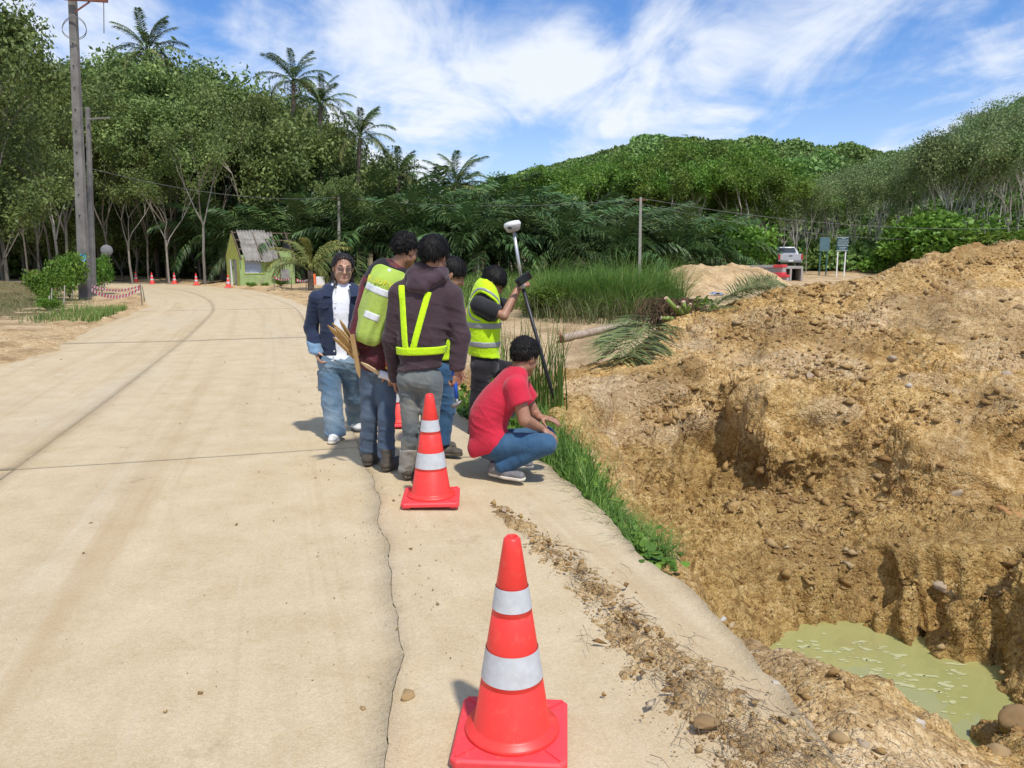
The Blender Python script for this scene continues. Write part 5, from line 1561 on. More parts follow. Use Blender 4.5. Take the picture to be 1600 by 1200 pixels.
    def band(v0, hw, u0, u1):
        def f(P):
            u = (P - vc) @ rt; v = (P - vc) @ up
            rip = .007 * np.cos(u * 2 * math.pi / .075 + 2 * vnoise(P * 5)) * np.clip(.4 - v * 2.5, .1, 1)
            q = np.maximum(np.abs(v - v0) - hw, np.abs(u - (u0 + u1) / 2) - (u1 - u0) / 2)
            return np.maximum(np.maximum(hang(P) - .0345 + rip, q), -((P - vc) @ back))
        return f
    sdf_obj('reflective_band', band(.10, .026, -.122, .124), lo, hi, .007, M_REFLW, vo)
    sdf_obj('reflective_patch', band(-.085, .026, -.055, .06), lo, hi, .007, M_REFLW, vo)
    nk = MB()
    # white clothing tag at the collar
    c = J(608, 424, Y0 - .075); A = np.stack([rt, back, up])
    sdf_obj('collar_tag', boxp(c, A, (.014, .003, .02), .002), c - .04, c + .04, .005, M_WHITE, vo, .02)
    # lettering above the band
    fc = bpy.data.curves.new('lettering', 'FONT'); fc.body = 'K.SURVEY'; fc.size = .058; fc.align_x = 'CENTER'; fc.extrude = .0015
    fc.materials.append(M_YEL)
    to = bpy.data.objects.new('lettering', fc); COL.objects.link(to)
    zc = back; xc = rt; yc = np.cross(zc, xc)
    pos = vc + up * .138 + rt * .01
    # sit on the cloth surface
    for dd in np.arange(.3, -.05, -.004):
        q = pos + back * dd
        if vest(q[None])[0] < 0.002: break
    M4 = Matrix(((xc[0], yc[0], zc[0], q[0]), (xc[1], yc[1], zc[1], q[1]), (xc[2], yc[2], zc[2], q[2]), (0, 0, 0, 1)))
    bpy.context.view_layer.update()
    lm = bpy.data.meshes.new_from_object(to); bpy.data.objects.remove(to)
    lm.transform(M4); lm.name = 'lettering'
    if not lm.materials: lm.materials.append(M_YEL)
    link_me('lettering', lm, vo)
    # jeans, boots
    tr = union([ell(pel - (0, 0, .03), axes(lr, (0, 0, 1)), (.155, .12, .10)), (rc(hL, kL, .084, .062), .03), (rc(kL, aL, .060, .068), .02), (rc(hR, kR, .084, .062), .03), (rc(kR, aR, .060, .068), .02)], .018)
    tr = inter(tr, halfs((0, 0, .085), (0, 0, -1)), halfs(J(594, 560, Y0), (0, 0, 1)), k=.008)
    lo, hi = bounds([hL, hR, aL, aR, pel], .14)
    sdf_obj('jeans', folds(tr, .010, .10, (.3, 0, 1), 15), lo, hi, .008, M_DENIM_MD, o)
    put_shoe((aL[0] - .01, aL[1] - .06, 0), (aL[0] + .03, aL[1] + .20, 0), M_BOOT, M_SOLE, o, 'boot', hi=.06, w=.050)
    put_shoe((aR[0] - .01, aR[1] - .07, 0), (aR[0] + .08, aR[1] + .18, 0), M_BOOT, M_SOLE, o, 'boot', hi=.06, w=.050)
    return wL, wR
vm_wL, vm_wR = vest_man()

# ------------------------------------------------------------------ man in plum hooded jacket with lime harness (back view)
def hood_man():
    Y0 = 5.38
    o = person((gp(650, 745)[0], Y0, 0), 'man in plum hooded jacket with lime reflective harness, seen from behind')
    pel = J(655, 585, Y0); chest = J(664, 480, Y0 + .02); nb = J(672, 425, Y0 + .03)
    hd = Head(J(678, 400, Y0 + .03), (.42, .88, -.18), (.05, .03, 1), 1.06)
    sL, eL, wL = J(625, 458, Y0 + .02), J(611, 530, Y0 + .05), J(618, 590, Y0 + .16)
    sR, eR, wR = J(706, 462, Y0 + .02), J(719, 525, Y0 + .0), J(714, 580, Y0 - .03)
    hL, kL, aL = J(638, 598, Y0), J(642, 672, Y0 - .02), J(637, 728, Y0 + .02)
    hR, kR, aR = J(674, 598, Y0), J(671, 676, Y0 - .04), J(663, 742, Y0 - .16)
    aL[2] = .10; aR[2] = .10
    lr = nz((1, .05, -.02))
    T = [(pel, .14, .11), (J(658, 545, Y0), .142, .105), (J(661, 512, Y0), .155, .11), (chest, .168, .115), (J(667, 450, Y0 + .02), .15, .085)]
    skin = union([hd.skin(nb - np.array([0, 0, .03]))] + [(q, .03) for q in torso_chain([(c, w - .03, d - .03) for c, w, d in T], lr)] +
                 [(rc(sL, eL, .042, .036), .03), (rc(eL, wL, .036, .026), .01), (rc(sR, eR, .042, .036), .03), (rc(eR, wR, .036, .028), .01),
                  (hand(wR, (-.05, .0, -1), (-.75, .65, 0), 1, (.85, 1.1, .7)), .008), (hand(wL, (0, .1, -1), (1, 0, 0), -1, (.5, .6, .5)), .008),
                  (rc(hL, kL, .07, .05), .03), (rc(kL, aL, .05, .035), .02), (rc(hR, kR, .07, .05), .03), (rc(kR, aR, .05, .035), .02)], .02)
    lo, hi = bounds([sL, sR, eL, eR, wL, wR, aL, aR, hd.c], .13); hi[2] += .05; lo[2] += .12
    sdf_obj('body', skin, lo, hi, .0065, M_SKIN, o)
    # bowl-like thick hair
    cap = hair_cap(hd, (.085, .030), (-.085, -.028), .018, 17, amp=.003, freq=30, crown=.004)
    fade = hair_cap(hd, (.085, .028), (-.080, -.060), .004, 17, amp=.002, freq=60)
    lo, hi = hd.box(.03)
    hair_obj(lambda P: np.minimum(cap(P), fade(P)), lo, hi, hd, M_HAIR, o, 3000, .05, .0012, seed=3)
    jt = union([*torso_chain([(c, w + .018, d + .02) for c, w, d in T], lr), rc(sL, sR, .062, .062)], .06)
    jk = union([inter(jt, halfs(J(655, 578, Y0), (.12, -.1, -1)), k=.012), (rc(sL, eL, .072, .062), .05), (rc(eL, wL, .062, .050), .03), (inter(union([rc(sR, eR, .076, .068), (rc(eR, wR + (0, 0, .01), .068, .056), .03)], .03), halfs(wR, (0, 0, -1)), k=.02), .045)], .03)
    lo, hi = bounds([sL, sR, eL, eR, wL, wR, pel, nb], .14)
    jo = sdf_obj('jacket', folds(jk, .010, .105, (.35, 0, 1), 33), lo, hi, .008, M_BROWN, o)
    # hood lying on the shoulders
    hc = J(667, 431, Y0 - .02)
    hb = J(662, 437, Y0 - .085)
    hood = union([rc(J(646, 446, Y0 - .07), J(690, 425, Y0 - .01), .050, .045), (rc(J(645, 428, Y0 - .02), J(660, 447, Y0 - .10), .045, .042), .03), (rc(J(660, 449, Y0 - .10), J(688, 432, Y0 - .06), .044, .044), .03), (rc(J(650, 420, Y0 + .03), J(648, 440, Y0 - .06), .034, .042), .03), (rc(J(694, 424, Y0 + .04), J(690, 432, Y0 - .04), .034, .042), .03)], .03)
    lo2, hi2 = bounds([hc], .2)
    hood2 = lambda P: np.maximum(hood(P), -ell(nb + (0, 0.02, .06), np.eye(3), (.075, .08, .12))(P))
    sdf_obj('hood', folds(hood2, .011, .045, (.8, .2, .5), 12), lo2, hi2, .007, M_BROWN2, jo)
    # harness: two straps converging, belt
    A0, A1 = J(629, 445, Y0), J(637, 545, Y0); B0, B1 = J(672, 455, Y0), J(648, 545, Y0)
    def strap(a, b, hw):
        t = b - a; L = np.linalg.norm(t[[0, 2]])
        def f(P):
            d = P - a; tx, tz = t[0] / L, t[2] / L
            v = d[:, 0] * tx + d[:, 2] * tz; u = d[:, 0] * tz - d[:, 2] * tx
            return np.maximum(np.maximum(np.abs(u) - hw, np.abs(v - L / 2) - L / 2), P[:, 1] - Y0)
        return f
    jf = folds(jk, .010, .105, (.35, 0, 1), 33)
    hz = MB()
    hn = empty('harness', (0, 0, 0)) if False else None
    for a, b in ((A0, A1), (B0, B1)):
        g = strap(a, b, .022)
        sdf_obj('harness_strap', lambda P, g=g: np.maximum(jk(P) - .010, g(P)), *bounds([a, b], .16), .007, M_HIVIS, jo)
    bl = J(655, 546, Y0)
    sdf_obj('harness_belt', lambda P: np.maximum(np.maximum(jt(P) - .013, np.abs(P[:, 2] - bl[2] - .02 * (P[:, 0] - bl[0])) - .027), P[:, 1] - Y0 - .06), *bounds([bl], .25), .007, M_HIVIS, jo)
    tr = union([ell(pel - (0, 0, .03), axes(lr, (0, 0, 1)), (.158, .125, .12)), (rc(hL, kL, .080, .058), .03), (rc(kL, aL, .057, .054), .02), (rc(hR, kR, .084, .062), .03), (rc(kR, aR, .060, .058), .02)], .015)
    tr = inter(tr, halfs((0, 0, .10), (0, 0, -1)), halfs(J(655, 565, Y0), (0, 0, 1)), k=.008)
    lo, hi = bounds([hL, hR, aL, aR, pel], .14)
    sdf_obj('jeans', folds(tr, .011, .085, (.4, 0, 1), 25), lo, hi, .008, M_DENIM_GY, o)
    for kk, aa, nm in ((kL, aL, 'turn_up'), (kR, aR, 'turn_up')):
        top = aa + nz(kk - aa) * .105
        cu = inter(rc(top + nz(kk - aa) * .05, aa - (0, 0, .06), .066, .066), halfs((0, 0, aa[2] + .115), (0, 0, 1)), halfs((0, 0, aa[2] - .055), (0, 0, -1)), k=.006)
        sdf_obj(nm, wrinkle(cu, .005, 18, 6), *bounds([aa, top], .13), .008, M_GREYCUFF, o)
    put_shoe((aL[0], aL[1] - .06, 0), (aL[0] + .015, aL[1] + .2, 0), M_BOOT, M_SOLE, o, 'shoe', hi=.01, w=.048)
    put_shoe((aR[0], aR[1] - .06, 0), (aR[0] + .02, aR[1] + .2, 0), M_BOOT, M_SOLE, o, 'shoe', hi=.01, w=.048)
    return wR
hm_wR = hood_man()

# ------------------------------------------------------------------ man half hidden between the others, profile to the right
def hidden_man():
    Y0 = 6.15
    o = person((gp(698, 705)[0], Y0, 0), 'man mostly hidden behind the plum jacket, only head and jeans showing')
    pel = J(690, 570, Y0); chest = J(692, 490, Y0); nb = J(694, 452, Y0 + .0)
    hd = Head(J(706, 429, Y0), (.90, .10, -.42), (.42, .0, .9), 1.06)
    sL, eL, wL = J(680, 470, Y0 - .14), J(690, 530, Y0 - .10), J(706, 570, Y0 + .05)
    sR, eR, wR = J(690, 470, Y0 + .17), J(700, 530, Y0 + .2), J(712, 570, Y0 + .2)
    hL, kL, aL = J(688, 580, Y0 - .09), J(697, 640, Y0 - .09), J(690, 696, Y0 - .12)
    hR, kR, aR = J(690, 580, Y0 + .09), J(686, 640, Y0 + .10), J(678, 690, Y0 + .1)
    aL[2] = .10; aR[2] = .10
    lr = (0, -1, 0)
    T = [(pel, .14, .105), (J(690, 530, Y0), .14, .105), (chest, .16, .11), (J(693, 466, Y0), .145, .08)]
    skin = union([hd.skin(nb - np.array([0, 0, .03]))] + [(q, .03) for q in torso_chain([(c, w - .03, d - .03) for c, w, d in T], lr)] +
                 [(rc(sL, eL, .042, .036), .03), (rc(eL, wL, .036, .026), .01), (rc(sR, eR, .042, .036), .03), (rc(eR, wR, .036, .028), .01),
                  (hand(wL, (.4, .2, -1), (.2, .9, 0), -1), .008), (hand(wR, (.4, .2, -1), (.2, -.9, 0), 1), .008),
                  (rc(hL, kL, .07, .05), .03), (rc(kL, aL, .05, .035), .02), (rc(hR, kR, .07, .05), .03), (rc(kR, aR, .05, .035), .02)], .02)
    lo, hi = bounds([sL, sR, eL, eR, wL, wR, aL, aR, hd.c], .13); hi[2] += .05; lo[2] += .12
    sdf_obj('body', skin, lo, hi, .0065, M_SKIN, o)
    hd.eyes(o)
    cap = hair_cap(hd, (.085, .040), (-.082, -.050), .013, 27, amp=.0035, freq=30, crown=.004)
    lo, hi = hd.box(.02)
    hair_obj(cap, lo, hi, hd, M_HAIR, o, 2200, .040, .0018, seed=4)
    jt = union([*torso_chain([(c, w + .012, d + .012) for c, w, d in T], lr), rc(sL, sR, .055, .055)], .05)
    jk = union([inter(jt, halfs(J(690, 580, Y0), (0, 0, -1)), k=.01), (rc(sL, eL, .066, .06), .04), (rc(eL, wL, .056, .045), .03), (rc(sR, eR, .066, .06), .04), (rc(eR, wR, .056, .045), .03)], .03)
    lo, hi = bounds([sL, sR, eL, eR, wL, wR, pel, nb], .13)
    sdf_obj('shirt', folds(jk, .007, .09, (.3, 0, 1), 44), lo, hi, .010, M_BLACK, o)
    ve = inter(offs(jt, .02), halfs(J(690, 560, Y0), (0, 0, -1)), k=.01)
    ve2 = lambda P: np.maximum(np.maximum(ve(P), -ell(nb + (0, 0, .03), np.eye(3), (.09, .09, .1))(P)), -(np.minimum(rc(sL, sL + (sL - sR) * 2, .085, .085)(P), rc(sR, sR + (sR - sL) * 2, .085, .085)(P))))
    sdf_obj('vest', ve2, lo, hi, .010, M_HIVIS, o)
    tr = union([ell(pel - (0, 0, .03), axes(lr, (0, 0, 1)), (.15, .12, .12)), (rc(hL, kL, .09, .072), .04), (rc(kL, aL, .07, .066), .03), (rc(hR, kR, .09, .072), .04), (rc(kR, aR, .07, .066), .03)], .022)
    tr = inter(tr, halfs((0, 0, .09), (0, 0, -1)), k=.008)
    lo, hi = bounds([hL, hR, aL, aR, pel], .14)
    sdf_obj('jeans', folds(tr, .010, .09, (.3, 0, 1), 51), lo, hi, .009, M_DENIM_BL, o)
    put_shoe((aL[0] - .08, aL[1] + .05, 0), (aL[0] + .17, aL[1] - .03, 0), M_BOOT, M_SOLE, o, 'shoe', hi=.02, w=.046)
    put_shoe((aR[0] - .07, aR[1] + .02, 0), (aR[0] + .19, aR[1] - .02, 0), M_BOOT, M_SOLE, o, 'shoe', hi=.02, w=.046)
hidden_man()

# ------------------------------------------------------------------ surveyor with the pole
def surveyor():
    Y0 = 7.05
    zf = -.10
    o = person((gp(752, 640)[0], Y0, zf), 'surveyor in lime hi-vis vest steadying the pole with both hands')
    pel = J(757, 566, Y0); chest = J(756, 490, Y0); nb = J(757, 455, Y0 + .02)
    hd = Head(J(771, 441, Y0 + .0), (.80, -.10, -.60), (.60, .0, .80), 1.06)
    sL, eL, wL = J(747, 476, Y0 - .16), J(787, 494, Y0 - .22), J(808, 452, Y0 - .06)
    sR, eR, wR = J(768, 474, Y0 + .17), J(795, 482, Y0 + .22), J(810, 452, Y0 + .14)
    hL, kL, aL = J(752, 576, Y0 - .09), J(748, 622, Y0 - .10), J(744, 665, Y0 - .1)
    hR, kR, aR = J(766, 574, Y0 + .09), J(797, 580, Y0 + .12), J(792, 625, Y0 + .15)
    aL[2] = .0; aR[2] = .02
    lr = nz((.35, -.94, 0))
    T = [(pel, .145, .115), (J(755, 540, Y0), .145, .115), (J(755, 515, Y0), .155, .12), (chest, .165, .12), (J(757, 468, Y0), .15, .085)]
    pole_dir = nz(J(866, 627, 6.9) - J(801, 347, 6.95))
    skin = union([hd.skin(nb - np.array([0, 0, .03]))] + [(q, .03) for q in torso_chain([(c, w - .03, d - .03) for c, w, d in T], lr)] +
                 [(rc(sL, eL, .045, .038), .03), (rc(eL, wL, .040, .027), .01), (rc(sR, eR, .045, .038), .03), (rc(eR, wR, .040, .027), .01),
                  (hand(wL, (.55, .2, .42), (.45, .75, -.25), 1, (.45, .65, .5), thumb=(.7, .6, .2)), .008), (hand(wR, (.5, -.25, .55), (.3, -.9, 0), -1, (.6, .8, .6)), .008),
                  (rc(hL, kL, .07, .05), .03), (rc(kL, aL, .05, .035), .02), (rc(hR, kR, .07, .05), .03), (rc(kR, aR, .05, .035), .02)], .02)
    lo, hi = bounds([sL, sR, eL, eR, wL, wR, aL, aR, hd.c], .15); hi[2] += .05; lo[2] += .12; hi[0] += .08
    sdf_obj('body', skin, lo, hi, .0065, M_SKIN, o)
    hd.eyes(o)
    cap = hair_cap(hd, (.085, .028), (-.085, -.045), .018, 37, amp=.004, freq=30, crown=.002)
    lo, hi = hd.box(.03)
    hair_obj(cap, lo, hi, hd, M_HAIR, o, 2200, .040, .0018, seed=4)
    jt = union([*torso_chain([(c, w + .008, d + .008) for c, w, d in T], lr), rc(sL, sR, .052, .052)], .05)
    def slv(s, e): return inter(rc(s, e, .075, .082), halfs(s + (e - s) * .80, e - s), k=.01)
    sh = union([inter(jt, halfs(J(757, 572, Y0), (0, 0, -1)), k=.01), (slv(sL, eL), .03), (slv(sR, eR), .03)], .03)
    lo, hi = bounds([sL, sR, eL, eR, pel, nb], .14)
    sdf_obj('shirt', folds(sh, .007, .07, (1, 0, .4), 61), lo, hi, .008, M_BLACK, o)
    arm = union([rc(sL + (sL - nb) * -.1, sL + nz(lr) * .5, .095, .11), rc(sL, eL, .10, .10), rc(sR, sR - nz(lr) * .5, .095, .11), rc(sR, eR, .10, .10)], .02)
    nkh = ell(nb + (.03, -.02, .0), np.eye(3), (.085, .10, .11))
    vb = inter(offs(jt, .022), halfs(J(755, 556, Y0), (-.12, 0, -1)), k=.01)
    vest = lambda P: np.maximum(np.maximum(vb(P), -(arm(P))), -nkh(P))
    vf = folds(vest, .006, .11, (.6, .2, .7), 62)
    vo = sdf_obj('vest', vf, lo, hi, .0075, M_HIVIS, o)
    for py in (507, 536):
        c = J(755, py, Y0)
        sdf_obj('reflective_band', lambda P, c=c: np.maximum(np.maximum(np.maximum(offs(jt, .027)(P), np.abs(P[:, 2] - c[2] + .03 * (P[:, 0] - c[0])) - .026), -arm(P)), -nkh(P)), lo, hi, .0075, M_REFL, vo)
    # reflective shoulder band around the armhole
    sdf_obj('shoulder_band', lambda P: np.maximum(np.maximum(np.maximum(np.maximum(offs(jt, .026)(P), np.abs(arm(P) - .034) - .014), -arm(P)), -nkh(P)), -(P[:, 2] - J(755, 500, Y0)[2])), lo, hi, .0075, M_REFL, vo)
    tr = union([ell(pel - (0, 0, .03), axes(lr, (0, 0, 1)), (.155, .13, .12)), (rc(hL, kL, .095, .08), .04), (rc(kL, aL, .078, .078), .03), (rc(hR, kR, .095, .08), .04), (rc(kR, aR, .078, .074), .03)], .022)
    lo, hi = bounds([hL, hR, aL, aR, pel], .15)
    sdf_obj('trousers', folds(tr, .010, .09, (.3, 0, 1), 71), lo, hi, .009, M_TRSR, o)
    put_shoe((aL[0] - .07, aL[1], zf), (aL[0] + .18, aL[1] - .03, zf), M_BOOT, M_SOLE, o, 'boot', hi=.05)
    put_shoe((aR[0] - .07, aR[1], zf), (aR[0] + .18, aR[1] - .03, zf - .03), M_BOOT, M_SOLE, o, 'boot', hi=.05)
surveyor()

# ------------------------------------------------------------------ crouching man in red
def croucher():
    Y0 = 5.50
    o = person((gp(792, 742)[0], Y0, 0), 'man in red T-shirt and jeans crouching at the shoulder edge')
    pel = J(768, 692, Y0); mid = J(763, 652, Y0); chest = J(789, 615, Y0); nb = J(808, 586, Y0 + .01)
    hd = Head(J(820, 557, Y0 + .03), (.70, .66, -.28), (.22, .12, 1), 1.08)
    sL, eL, wL = J(807, 606, Y0 - .16), J(820, 656, Y0 - .21), J(846, 670, Y0 - .10)
    sR, eR, wR = J(812, 604, Y0 + .17), J(836, 648, Y0 + .22), J(843, 652, Y0 + .12)
    hL, kL, aL = J(778, 696, Y0 - .11), J(853, 694, Y0 - .17), J(786, 731, Y0 - .13)
    hR, kR, aR = J(778, 692, Y0 + .12), J(852, 682, Y0 + .17), J(798, 722, Y0 + .15)
    aL[2] = .09; aR[2] = .09
    lr = nz((.30, -.95, 0))
    T = [(pel, .165, .12), (J(762, 672, Y0), .17, .125), (mid, .175, .128), (J(774, 632, Y0), .175, .12), (chest, .172, .11), (J(800, 597, Y0), .155, .085)]
    skin = union([hd.skin(nb - np.array([.01, 0, .03]))] + [(q, .03) for q in torso_chain([(c, w - .03, d - .03) for c, w, d in T], lr)] +
                 [(rc(sL, eL, .052, .046), .03), (rc(eL, wL, .046, .030), .01), (rc(sR, eR, .052, .044), .03), (rc(eR, wR, .044, .030), .01),
                  (hand(wL, (.85, -.05, -.5), (-.25, .2, -1), 1, (.25, .5, .4)), .008), (hand(wR, (1, -.35, -.1), (0, .1, -1), -1, (.2, .3, .3)), .008),
                  (rc(hL, kL, .078, .055), .03), (rc(kL, aL, .055, .036), .02), (rc(hR, kR, .078, .055), .03), (rc(kR, aR, .055, .036), .02)], .02)
    lo, hi = bounds([sL, sR, eL, eR, wL, wR, aL, aR, hd.c, pel], .16); hi[0] += .06; lo[2] = .06
    sdf_obj('body', skin, lo, hi, .0065, M_SKIN, o)
    cap = hair_cap(hd, (.080, .048), (-.080, -.052), .014, 47, amp=.006, freq=50, crown=.004)
    lo, hi = hd.box(.02)
    hair_obj(wrinkle(cap, .003, 80), lo, hi, hd, M_HAIR, o, 2400, .020, .004, seed=5)
    jt = union([*torso_chain([(c, w + .006, d + .008) for c, w, d in T], lr), rc(sL, sR, .062, .062), (rc(J(752, 700, Y0 - .05), J(775, 690, Y0 - .10), .10, .10), .05)], .05)
    def slv(s, e): return inter(rc(s, e, .082, .095), halfs(s + (e - s) * .52, e - s + np.array([.02, 0, 0])), k=.008)
    hem = inter(jt, halfs(J(766, 700, Y0), (.42, 0, -1)), k=.008)
    sh = union([hem, (slv(sL, eL), .03), (slv(sR, eR), .03)], .03)
    sh2 = lambda P: np.maximum(sh(P), -ell(nb + (.02, 0.01, .045), np.eye(3), (.066, .072, .075))(P))
    lo, hi = bounds([sL, sR, eL, eR, pel, nb, mid], .2)
    sdf_obj('shirt', folds(sh2, .006, .065, (.55, .2, .9), 81), lo, hi, .008, M_RED, o)
    tr = union([ell(pel + (.03, 0, -.04), axes(lr, (0, 0, 1)), (.17, .14, .09)), (rc(hL, kL, .098, .078), .04), (rc(kL, aL, .074, .062), .015), (rc(hR, kR, .098, .078), .04), (rc(kR, aR, .074, .062), .015)], .02)
    lo, hi = bounds([hL, hR, kL, kR, aL, aR, pel], .15); lo[2] = .04
    sdf_obj('jeans', folds(tr, .008, .06, (1, 0, .3), 91), lo, hi, .008, M_DENIM_BL, o)
    put_shoe((aL[0] - .10, aL[1] + .06, .012), (aL[0] + .155, aL[1] - .075, .0), M_TRAINER, M_TRSOLE, o, 'trainer', w=.048, h=.005)
    put_shoe((aR[0] - .09, aR[1] + .03, .010), (aR[0] + .17, aR[1] - .02, .0), M_TRAINER, M_TRSOLE, o, 'trainer', w=.048)
croucher()
# ================================================================== objects
def plastic(name, c, rough=.42):
    t = NT(name)
    n = t.noise(14, 5, .65); m = t.noise(3.5, 4)
    col = t.ramp(n, [(.3, tuple(q * .93 for q in c)), (.7, tuple(min(1, q * 1.05) for q in c))])
    col = t.mix(t.maprange(t.noise(26, 6, .7), .56, .80, 0, .28), col, (.46, .30, .19))
    t.color(col); t.set(Roughness=rough, Specular_IOR_Level=.45)
    t.bump(t.noise(70, 3), .05, .003)
    return t.m
M_CONE = plastic('cone_red', (.80, .045, .035))
M_CONEB = plastic('cone_base_red', (.78, .055, .065), .5)
M_BAND = simple('cone_band', (.52, .54, .56), .42, .10, 30, .15, 120, dirt=(.42, .35, .26), dirt_amt=.3)
def cone_meshes():
    H, r0, r1 = .70, .135, .026
    def rad(z): return r1 + (r0 - r1) * (1 - z / H) ** 1.0
    b = MB(); n = 40
    b.lathe([(rad(.02) + .022, .030), (rad(.02) + .026, .036), (rad(.02) + .022, .046), (rad(.05) + .004, .052), (rad(.06), .06), (rad(.205), .205), (rad(.207) - .002, .207), (rad(.211) - .002, .211), (rad(.213), .213), (rad(.44), .44), (rad(.442) - .002, .442), (rad(.446) - .002, .446), (rad(.448), .448), (rad(.66), .66), (rad(.685) - .001, .690), (rad(.70) - .007, .700), (rad(.7) - .011, .697), (rad(.7) - .012, .66)], n)
    body = b.build('body', M_CONE, None, smooth=True)
    bands = []
    for z0, z1 in ((.225, .325), (.462, .535)):
        m = MB(); m.lathe([(rad(z0) + .0022, z0), (rad(z1) + .0022, z1)], n)
        bands.append(m.build('band', M_BAND, None, smooth=True))
    q = MB(); w = .185; c = .025
    def ring(w, z, c): return [(w - c, -w, z), (w, -w + c, z), (w, w - c, z), (w - c, w, z), (-w + c, w, z), (-w, w - c, z), (-w, -w + c, z), (-w + c, -w, z)]
    R0, R1, R2, R3 = ring(w, .004, .02), ring(w, .024, .02), ring(w - .008, .031, .02), ring(.06, .034, .02)
    q.add(R0 + R1 + R2 + R3, [tuple(range(8))[::-1]] + [(k * 8 + i, k * 8 + (i + 1) % 8, k * 8 + 8 + (i + 1) % 8, k * 8 + 8 + i) for k in range(3) for i in range(8)] + [tuple(24 + i for i in range(8))])
    base_ = q.build('base', M_CONEB, None, bevel=.003)
    ribs = []
    for k in range(4):
        a = math.pi / 4 + k * math.pi / 2; d = Vector((math.cos(a), math.sin(a), 0))
        m = MB(); m.bar(d * .165 + Vector((0, 0, .0335)), d * .235 + Vector((0, 0, .0325)), .010, .007); ribs.append(m.build('rib', M_CONEB, None))
    for sx in (-1, 1):
        for sy in (-1, 1):
            m = MB(); m.box((sx * .15, sy * .15, 0.0), (.05, .05, .012)); ribs.append(m.build('foot', M_CONEB, None))
    return [body] + bands + [base_] + ribs
_cp = cone_meshes()
def cone(x, y, z, rz, label, group=None, k=1.0, src=[0]):
    o = empty('traffic_cone', (x, y, z), rz); tag(o, label, 'cone', group)
    o.scale = (k, k, k)
    for q in _cp:
        c = q if src[0] == 0 else q.copy()
        if src[0]: COL.objects.link(c)
        c.parent = o
    src[0] += 1
    return o
p = gp(800, 1150); cone(p[0], p[1], .0, R(-4), 'large red traffic cone nearest the camera with two white bands', 'red traffic cones', .985)
p = gp(674, 780); cone(p[0], p[1], .0, R(3), 'red traffic cone in front of the plum jacket man', 'red traffic cones')
p = gp(622, 662); cone(p[0], p[1], .0, R(12), 'red traffic cone half hidden behind the men\'s legs', 'red traffic cones')
for px, py, lab in ((213, 441, 'leftmost small cone far off at the bend by the barrier tape'), (238, 444, 'second far cone from the left along the bend'), (273, 444, 'middle one of the five far cones along the bend'), (307, 446, 'far cone second from the green shack'), (357, 450, 'far cone standing right at the corner of the green shack')):
    p = gp(px, py); cone(p[0], p[1], 0.02, R(rr.uniform(0, 90)), lab, 'red traffic cones')

# ---- survey pole with receiver
M_WHITEPL = simple('white_plastic', (.72, .72, .71), .35, .04, 20)
M_GREYPL = simple('grey_plastic', (.42, .42, .41), .4, .05, 20)
M_ALU = simple('aluminium', (.55, .56, .57), .35, .05, 30, metal=.5)
M_BLKPL = simple('black_plastic', (.015, .015, .017), .45, .1, 20)
tip, topp, midp = J(866, 627, 6.93), J(803, 362, 6.93), J(816, 446, 6.93)
o = empty('survey_pole', tip); tag(o, 'two-tone survey pole with white satellite receiver held by the surveyor', 'survey pole')
m = MB(); m.tube([midp, topp], .014, 14); m.build('upper_rod', M_ALU, o, smooth=True)
ax = nz(topp - tip)
m = MB(); m.tube([tip, tip + ax * .10, tip + ax * .11, midp - ax * .01], [.003, .013, .0165, .0165], 14); m.build('lower_rod', M_BLKPL, o, smooth=True)
m = MB(); m.tube([midp - ax * .03, midp + ax * .035], .021, 14); m.build('clamp', M_ALU, o, smooth=True)
hx = nz(np.cross(ax, (0, 1, 0))); hy = np.cross(ax, hx)
def on_axis(mb, c): mb.v = [tuple(c + hx * q[0] + hy * q[1] + ax * q[2]) for q in mb.v]; return mb
m = MB(); m.lathe([(.0, -.0), (.040, .0), (.058, .010), (.072, .045), (.074, .052)], 28); rec = on_axis(m, topp).build('receiver', M_GREYPL, o, smooth=True)
m = MB(); m.lathe([(.0745, .050), (.077, .056), (.076, .070), (.066, .086), (.03, .093), (0, .094)], 28); on_axis(m, topp).build('receiver_dome', M_WHITEPL, rec, smooth=True)
m = MB(); m.box(tuple(topp + ax * .03 - np.array((0.028, .062, .0))), (.034, .012, .018)); m.build('receiver_panel', M_BLKPL, rec)
m = MB(); m.tube([topp - ax * .025 - hx * .02, topp + ax * .002 - hx * .02], .006, 8); m.build('antenna_plug', M_BLKPL, rec)
cc = J(818, 436, 6.86); A = axes((.80, .1, .55), (-.5, -.45, .75))
Mx = Matrix(((A[0][0], A[1][0], A[2][0]), (A[0][1], A[1][1], A[2][1]), (A[0][2], A[1][2], A[2][2])))
m = MB(); m.box(tuple(cc), (.15, .024, .075), Mx); ct = m.build('controller', M_BLKPL, o, bevel=.006)
m = MB(); m.box(tuple(cc - A[1] * .0135), (.085, .003, .058), Mx); m.build('controller_screen', simple('dark_screen', (.03, .04, .05), .1), ct)

